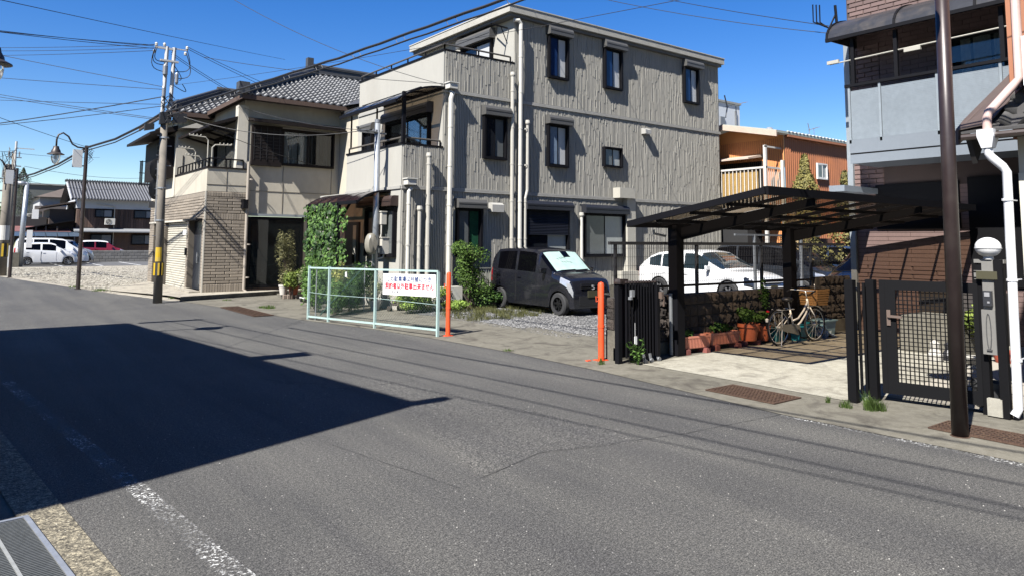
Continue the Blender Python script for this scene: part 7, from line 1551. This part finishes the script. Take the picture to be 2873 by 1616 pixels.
# ================================================================== overhead cables (each its own run)
R1, R2, R3 = .0085, .011, .016
def ex(p, q, k): p = Vector(p); q = Vector(q); return tuple(p + (q - p) * k)
for (p, q, k, s, r_, label, grp) in (
    ((4.12, 22.65, 7.44), (-.68, 22.0, 7.22), 3.0, .1, R1, 'highest of the three wires leaving the top of the corner pole to the upper left', 'three wires leaving the pole top to the upper left'),
    ((4.12, 22.65, 7.41), (-.49, 21.0, 7.03), 3.0, .1, R1, 'middle one of the three wires leaving the pole top to the upper left', 'three wires leaving the pole top to the upper left'),
    ((4.12, 22.65, 7.34), (-.53, 20.0, 6.77), 3.0, .1, R1, 'lowest of the three wires leaving the pole top to the upper left', 'three wires leaving the pole top to the upper left'),
    ((4.14, 22.65, 7.46), (-1.86, 40.0, 10.39), 2.0, .15, R1, 'upper one of three nearly level wires from the pole top to the left edge', 'three nearly level wires left of the pole top'),
    ((4.14, 22.65, 7.36), (-1.85, 40.0, 10.25), 2.0, .15, R1, 'middle one of three nearly level wires from the pole top to the left edge', 'three nearly level wires left of the pole top'),
    ((4.14, 22.65, 7.28), (-1.83, 40.0, 10.01), 2.0, .15, R1, 'lower one of three nearly level wires from the pole top to the left edge', 'three nearly level wires left of the pole top'),
    ((4.32, 22.65, 6.26), (-1.07, 26.0, 7.44), 1.8, .05, R1, 'single wire falling from the upper left to the middle of the corner pole', None),
    ((4.33, 22.65, 6.19), (-1.4, 30.0, 7.25), 1.6, .05, R1, 'thin wire just below the single falling wire left of the corner pole', None),
    ((4.19, 22.65, 5.99), (-1.59, 30.0, 5.38), 1.8, .25, R3, 'twisted cable sagging from the corner pole to the left edge', None),
    ((4.2, 22.65, 5.71), (-1.7, 32.0, 5.61), 1.6, .2, R2, 'lower sagging cable with coiled wrap left of the corner pole', None),
    ((4.35, 22.65, 5.75), (-2.32, 40.0, 7.94), 1.6, .1, R1, 'level thin wire at roof height left of the corner pole', None),
    ((3.97, 22.65, 5.39), (-1.56, 30.0, 7.01), 1.5, .1, R1, 'upper service wire falling from the left edge to the splice boxes', 'two service wires falling to the splice boxes'),
    ((3.95, 22.65, 5.35), (-1.53, 30.0, 6.91), 1.5, .1, R1, 'lower service wire falling from the left edge to the splice boxes', 'two service wires falling to the splice boxes'),
    ((4.58, 22.65, 6.30), (6.72, 12.0, 5.74), 2.4, .1, R1 * .6, 'wire from the corner pole passing over the grey building towards the upper right', None),
    ((4.98, 22.65, 7.56), (9.08, 26.0, 7.37), 1.5, .05, R1, 'upper wire from the right end of the pole arm over the tiled roof', 'wires from the pole arm over the tiled roof'),
    ((4.99, 22.65, 7.50), (9.09, 26.0, 7.24), 1.5, .05, R1, 'lower wire from the right end of the pole arm over the tiled roof', 'wires from the pole arm over the tiled roof'),
    ((4.60, 22.65, 7.30), (7.45, 25.2, 6.75), 1.0, .05, R1, 'upper wire dropping steeply from the pole top to the roof corner', 'wires dropping from the pole top to the roof corner'),
    ((4.60, 22.65, 7.24), (7.40, 25.2, 6.70), 1.0, .05, R1, 'lower wire dropping steeply from the pole top to the roof corner', 'wires dropping from the pole top to the roof corner'),
    ((9.7, 27.5, 8.88), (1.17, 14.0, 5.61), 1.3, .02, R1 * .7, 'faint high wire crossing the sky above the corner house', None),
    ((7.45, 24.9, 6.30), (8.90, 17.7, 4.80), 1.0, .15, R1, 'service wire from the roof corner down to the slim steel pole', None),
    ((4.89, 22.65, 5.49), (10.0, 24.85, 4.5), 1.0, .12, R2, 'black service cable ending at the upper window of the corner house', 'service cables crossing the upper windows'),
    ((4.89, 22.65, 5.45), (8.6, 17.6, 4.80), 1.0, .35, R2, 'black service cable from the corner pole to the slim galvanised pole', 'service cables crossing the upper windows'),
    ((3.40, 30.1, 5.14), (1.35, 26.0, 5.19), 1.9, .02, R1, 'thin wire from the first brown lamp pole to the upper left', None),
    ((1.05, 36.0, 5.34), (7.39, 60.0, 7.72), 1.1, .1, R1, 'far wire passing behind the first lamp shade', None),
    ((2.39, 45.0, 5.52), (7.94, 55.0, 6.09), 1.5, .15, R2, 'twisted far cable above the wooden house roof', None),
    ((3.03, 55.0, 5.45), (7.24, 60.0, 5.58), 1.6, .15, R2, 'lowest far cable just above the far grey building', None),
    ((15.0, 8.1, 6.62), (15.42, 20.0, 12.15), 1.4, .25, R1, 'upper wire from the balcony house corner rising to the top edge', 'two wires from the balcony house to the top edge'),
    ((15.1, 8.2, 6.50), (13.09, 16.0, 9.79), 1.5, .25, R1, 'lower wire from the balcony house corner rising to the top edge', 'two wires from the balcony house to the top edge'),
    ((10.59, 17.0, 6.23), (6.42, 24.0, 7.66), 1.1, .1, R1, 'flatter thin wire from the grey building corner back over the tiled roof', 'two thin wires tied to the grey building corner'),
    ((10.59, 17.0, 6.19), (8.89, 19.0, 7.32), 2.6, .1, R1, 'steeper thin wire from the grey building corner back over the tiled roof', 'two thin wires tied to the grey building corner')):
    if 4.15 < p[0] < 4.5 or (p[0] < 4.0 and abs(p[1] - 22.65) < .01): q, p = ex(p, q, k), (4.48, 22.65, p[2] - (.02 if p[0] > 4 else .10)); k = 1.0
    else: q = ex(p, q, k)
    cable('cable', p, q, s * max(1, k), r_, CABLE, label, grp)
# thick bundled cable, three hangers deep, along the street
for (zo, r_, label) in ((0, .024, 'thick black bundled cable climbing from the corner pole to the top of the picture'), (-.12, .015, 'thinner cable hung just below the thick black bundle')):
    t = thing('bundled_cable', label, 'cable', (4.55, 22.6, 5.45 + zo)); mb = MB()
    P = [(4.55, 22.6, 5.50 + zo), (5.11, 17.66, 5.43 + zo), (5.65, 13.0, 5.36 + zo), (6.2, 8.3, 5.40 + zo), (6.9, 2, 5.55 + zo), (7.9, -7, 5.95 + zo)]
    Q = []
    for a, b in zip(P, P[1:]):
        for k in range(10): tt = k / 10; v = Vector(a).lerp(Vector(b), tt); Q.append((v.x, v.y, v.z + .006 * math.sin((len(Q)) * 2.1)))
    mb.tube(Q, r_, 6); mb.build('cable_core', CABLE, t)
    if zo == 0:
        mb = MB()
        for i, q in enumerate(Q[:-1]):
            if i % 3: continue
            for f in (0, .5): v = Vector(q).lerp(Vector(Q[i + 1]), f); mb.tube([(v.x, v.y, v.z), (v.x + .02, v.y - .08, v.z - .13)], .006, 4)
        mb.build('hanger', CABLE, t)
t = thing('bundled_cable', 'thick bundled cable hanging between the corner pole and the far lamp poles', 'cable', (4.5, 22.6, 5.5)); mb = MB()
Q = []
PP = [(4.45, 22.65, 5.48), (4.2, 24.5, 5.27), (3.9, 27, 5.13), (3.46, 30.1, 5.12), (2.9, 33.5, 4.75), (2.35, 37, 4.58), (1.75, 42.3, 4.60)]
for a, b in zip(PP, PP[1:]):
    for k in range(4): Q.append(tuple(Vector(a).lerp(Vector(b), k / 4)))
Q.append(PP[-1]); mb.tube(Q, .038, 6); mb.tube([(x, y + .02, z - .11) for x, y, z in Q], .02, 5); mb.build('cable_core', CABLE, t)
# wires of the opposite side of the street, whose shadows lie along the road
for (p, q, r_, label) in (((-1.0, 16.0, 6.4), (2.6, -9, 6.4), .016, 'cable along the opposite pavement passing high over the camera side'), ((-1.7, 16.0, 6.5), (1.9, -9, 6.5), .014, 'second cable along the opposite pavement beside the first one'), ((-.25, 13.0, 6.9), (2.9, -6, 6.9), .024, 'thick cable along the opposite kerb above the camera side'), ((-2.4, 16, 6.3), (2.2, -9, 6.3), .012, 'thin lowest cable along the opposite pavement')):
    cable('cable', p, q, .1, r_, CABLE, label)
# ================================================================== building across the street (behind the camera side): casts the big shadow
cb = thing('opposite_house', 'two storey house across the street whose shadow falls over the road', 'house', (-2, 10, 0))
m = MB(); m.prism([(-1.35, 5.55, 0), (-2.45, 15.85, 0), (-9, 15.85, 0), (-9, 2.95, 0)][::-1], (0, 0, 0), (0, 0, 5.75)); m.build('wall', BEIGEL, cb)
m = MB(); m.prism([(-.80, 5.50, 5.85), (-2.02, 15.95, 5.85), (-9.5, 15.95, 5.85), (-9.5, 2.45, 5.85)][::-1], (0, 0, 0), (0, 0, .14)); m.build('eave', SOFF, cb)
m = MB(); m.add([(-.85, 5.52, 5.99), (-2.05, 15.9, 5.99), (-9.5, 15.95, 5.99), (-9.5, 2.5, 5.99), (-5.2, 7, 6.9), (-5.6, 14, 6.9)], [(0, 1, 5, 4), (1, 2, 5), (2, 3, 4, 5), (3, 0, 4)]); m.build('roof', TILED, cb)
m = MB(); m.box(-.95, -.55, 5.45, 5.62, 5.99, 6.2); m.box(-1.5, -.56, 9.45, 9.85, 6.0, 6.12); m.box(-2.2, -.95, 15.6, 15.8, 6.4, 6.5); m.build('roof_trim', TILED, cb)
for (y0) in (6.9, 9.6, 12.6): window(cb, ('x', -1.45 - (y0 - 6) * .11), y0, y0 + 1.6, 3.5, 4.8, 2, frame=BLKM)
m = MB(); m.tube([(-3.5, 5.5, 2.1), (-3.5, 5.5, 2.6)], .03, 6); m.box(-3.6, -2.6, 5.4, 5.9, 2.5, 2.6); m.build('porch_roof', SOFF, cb)
ob2 = thing('opposite_building', 'plain building further along the opposite pavement beyond the side street', 'building', (-12, 34, 0)); m = MB(); m.box(-22, -7.0, 30, 44, 0, 6); m.build('wall', BEIGE, ob2)
for y0 in (32, 36, 40): window(ob2, ('y', 30.0), -20 + (y0 - 32), -18.2 + (y0 - 32), 3.6, 4.9, 2, frame=BLKM)
# ================================================================== planting around the entrance
vt = thing('climbing_vine', 'dense green vine curtain hanging from the maroon porch canopy', 'plant', (8.3, 19.8, 0))
VL = leafmat('vine_leaf', (.012, .040, .008), (.085, .165, .035), .25); lm = MB(); lm.leaf((0, -.5, 0), (0, 0, 1), 1.0, .95, Vector((0, 1, 0)), .3); 
lm.var = [0.0001] * len(lm.f); LM = lm.mesh('vine_leaf', VL); r = random.Random(19); vst = MB()
for i in range(3600):
    y = r.uniform(18.72, 21.1); z = r.uniform(.25, 2.88); edge = .08 * math.sin(z * 5) + (.10 if z > 2.4 else 0)
    if y > 21.0 + edge - .1 or r.random() > min(1, (21.12 - y) * 5 * (.5 + .5 * abs(math.sin(z * 4.3))) + .15) or r.random() > min(1, (y - 18.68) * 6 + .2) or (math.sin(z * 9 + y * 7) > .93): continue
    d = r.uniform(0, .22) ; x = 8.30 - .10 + d * .7; nn = Vector((-1, r.uniform(-.9, .5), r.uniform(-.1, 1.0))).normalized(); s = r.uniform(.05, .16)
    if i < 300:
        o = bpy.data.objects.new('leaf', LM); COL.objects.link(o); o.parent = vt; o.location = Vector((8.20 - r.uniform(0, .1), y, z)) - rootloc(vt); o.scale = (s * 1.15,) * 3; o.rotation_euler = (nn.to_track_quat('Z', 'Y') @ Vector((0, 0, 1)).rotation_difference(Vector((0, 0, 1)))).to_euler(); o.rotation_euler.rotate_axis('Z', r.uniform(2.4, 3.9))
    else: vst.leaf((x, y, z), nn, s, .95, Vector((0, r.uniform(-.5, .5), -1)), .3)
for i in range(240):   # strands right of the post
    y = 18.45 + r.uniform(-.10, .18); z = r.uniform(.9, 2.75)
    if math.sin(z * 7) > .75: continue
    vst.leaf((8.3 + r.uniform(-.1, .1), y, z), Vector((-1, r.uniform(-.8, .4), .4)), r.uniform(.06, .12), .9, Vector((0, 0, -1)), .3)
stuff(vst.build('vine_leaves', VL, vt))
m = MB()
for k in range(16): y = 18.8 + k * .15; m.tube([(8.32, y, .1), (8.33, y + r.uniform(-.05, .05), 1.4), (8.32, y, 2.85)], .006, 4)
m.build('vine_stems', M('vine_stem', (.06, .09, .03), .8), vt)
def bush(label, parts_, mat, name='shrub', stems=None, cat='shrub'):
    x, y = parts_[0][1], parts_[0][2]; t = thing(name, label, cat, (x, y, 0)); mb = MB()
    for p in parts_: cloud(*p, mb=mb)
    mb.build('foliage', mat, t); m = MB(); rr = random.Random(int(x * 31 + y))
    for k in range(9): a = rr.uniform(0, 6.3); q = rr.uniform(.05, .2); z = parts_[0][3]; m.tube([(x + .04 * math.cos(a), y + .04 * math.sin(a), 0), (x + q * .5 * math.cos(a), y + q * .5 * math.sin(a), z * .6), (x + q * math.cos(a), y + q * math.sin(a), z * 1.15)], [.012, .009, .004], 5)
    m.build('stem', M('bark', (.10, .07, .05)), t); return t
R_ = random.Random
bush('rounded green bush against the ribbed wall left of the dark small car', [(2400, 10.95, 16.2, 1.42, .60, .45, .42, .06, R_(1)), (2000, 10.95, 16.2, .85, .58, .4, .55, .06, R_(2)), (900, 11.1, 16.1, .4, .6, .35, .4, .06, R_(22))], leafmat('bush_leaf', (.02, .05, .010), (.11, .19, .035)))
bush('low leafy bush at the foot of the wall under the round green one', [(900, 11.7, 16.1, .30, .75, .3, .28, .07, R_(4))], LEAFD)
bush('feathery reddish green nandina beside the shop window', [(1700, 8.15, 22.3, 1.35, .34, .32, .85, .085, R_(6), .5, .32), (500, 8.2, 22.3, .7, .3, .3, .45, .08, R_(61))], leafmat('nandina_leaf', (.04, .05, .02), (.19, .18, .08)), 'shrub')
bush('potted yellow green shrub in front of the nandina', [(900, 8.20, 21.9, .62, .34, .30, .34, .075, R_(7))], LEAFY)
bush('variegated shrub next to the potted yellow green one', [(800, 8.55, 21.5, .72, .30, .30, .42, .07, R_(8))], leafmat('variegated_leaf', (.05, .09, .03), (.28, .30, .16)))
bush('dark shrub behind the left bay of the mint fence', [(1900, 7.25, 17.6, .62, .42, .55, .62, .075, R_(9)), (900, 7.6, 18.6, .8, .5, .6, .7, .08, R_(10))], LEAFM)
bush('dense dark green bush filling the mesh bays beside the bright one', [(1600, 8.0, 17.25, .45, .42, .35, .48, .075, R_(90)), (1200, 8.45, 17.6, .75, .4, .35, .5, .08, R_(91))], LEAFD)
bush('mixed green weeds standing close behind the second fence bay', [(1600, 7.35, 16.75, .42, .38, .34, .46, .065, R_(92))], LEAFM)
bush('yellow flowered weed clump inside the mesh panel', [(900, 7.75, 17.3, .85, .30, .3, .42, .06, R_(11))], leafmat('yellow_weed', (.05, .10, .02), (.30, .30, .08)))
bush('green shrub growing behind the grey service pole', [(1500, 8.45, 18.3, .60, .38, .45, .58, .07, R_(12))], LEAFM)
bush('pale variegated plant in the white pot by the service pole', [(700, 8.75, 17.4, .55, .25, .25, .35, .06, R_(13))], leafmat('variegated_leaf', (.05, .09, .03), (.28, .30, .16)))
bush('bright green spreading bush below the white parking sign', [(3000, 9.45, 16.1, .34, .85, .45, .34, .07, R_(14)), (900, 10.2, 15.9, .16, .5, .4, .16, .06, R_(15))], leafmat('bright_bush_leaf', (.05, .10, .015), (.22, .32, .06)))
# pots and brick edging by the shop window
t = thing('brick_edging', 'low row of brown bricks carrying the flower pots beside the shop window', 'edging', (8.3, 22.2, 0)); BE = piece_mesh('edging_brick', M('edging_brick', (.24, .19, .15), .9, 0, var=.3, vs=8, rnd=.25, world=False))
for k in range(8): piece('brick', BE, t, (8.05 + k * .105, 22.12 - k * .06, .07), (.095, .10, .13))
m = MB(); m.prism([(8.0, 22.15, 0), (8.85, 21.66, 0), (9.0, 22.4, 0), (8.1, 22.9, 0)], (0, 0, 0), (0, 0, .12)); m.build('core', CONCD, t)
pot('orange terracotta pot standing on the brick edging', 8.30, 22.0, .13, .16, .26, TERR2); pot('white pot left of the orange pot on the brick edging', 8.05, 22.22, .13, .14, .30, M('white_pot', (.62, .58, .52), .6, var=.15)); pot('white pot with reddish stain right of the orange pot', 8.62, 21.78, .13, .15, .28, M('white_pot', (.62, .58, .52)))
bucket('teal green crate standing behind the left end of the mint fence', 8.55, 21.1, .36, .30, .30, M('dark_teal_plastic', (.05, .20, .19), .5))
t = thing('hand_cart', 'small wheeled garden cart with black wheels behind the left fence post', 'cart', (8.25, 20.7, 0)); m = MB(); m.box(8.05, 8.5, 20.5, 20.85, .12, .15); m.build('deck', WHITEP, t)
for (x, y) in ((8.1, 20.5), (8.45, 20.5), (8.1, 20.8), (8.45, 20.8)): m = MB(); m.lathe([(0, -.02), (.05, -.02), (.05, .02), (0, .02)], (x, y, .055), 12, 'y'); m.build('wheel', TYRE, t)
pot('white pot with the pale variegated plant beside the service pole', 8.75, 17.35, 0, .15, .26, M('white_pot', (.62, .58, .52)))
t = thing('stone_edging', 'reddish stone and brick edging in the planting bed behind the fence', 'edging', (9.25, 16.9, 0)); r = random.Random(51)
for k in range(9): piece('stone', bm[k % 5], t, (8.95 + k * .13, 16.95 - k * .03, .07 + (.13 if k % 3 == 1 else 0)), (.12, .10, .12))
# shop-front sidewalk details: slab joints
for (a, b) in (((7.6, 8.35), (9.9, 8.6)), ((7.3, 12.6), (9.6, 13.6)), ((7.95, 4.6), (8.25, 7.5))):
    seam([a, b], .012)
m = MB(); m.lathe([(.16, .012), (.15, .016), (0, .016)], (11.2, 6.35, 0), 20); tag(m.build('manhole_cover', M('cover_concrete', (.24, .22, .19), .9, var=.2), origin=(11.2, 6.35, 0)), 'small round cover set in the carport floor', 'manhole cover')
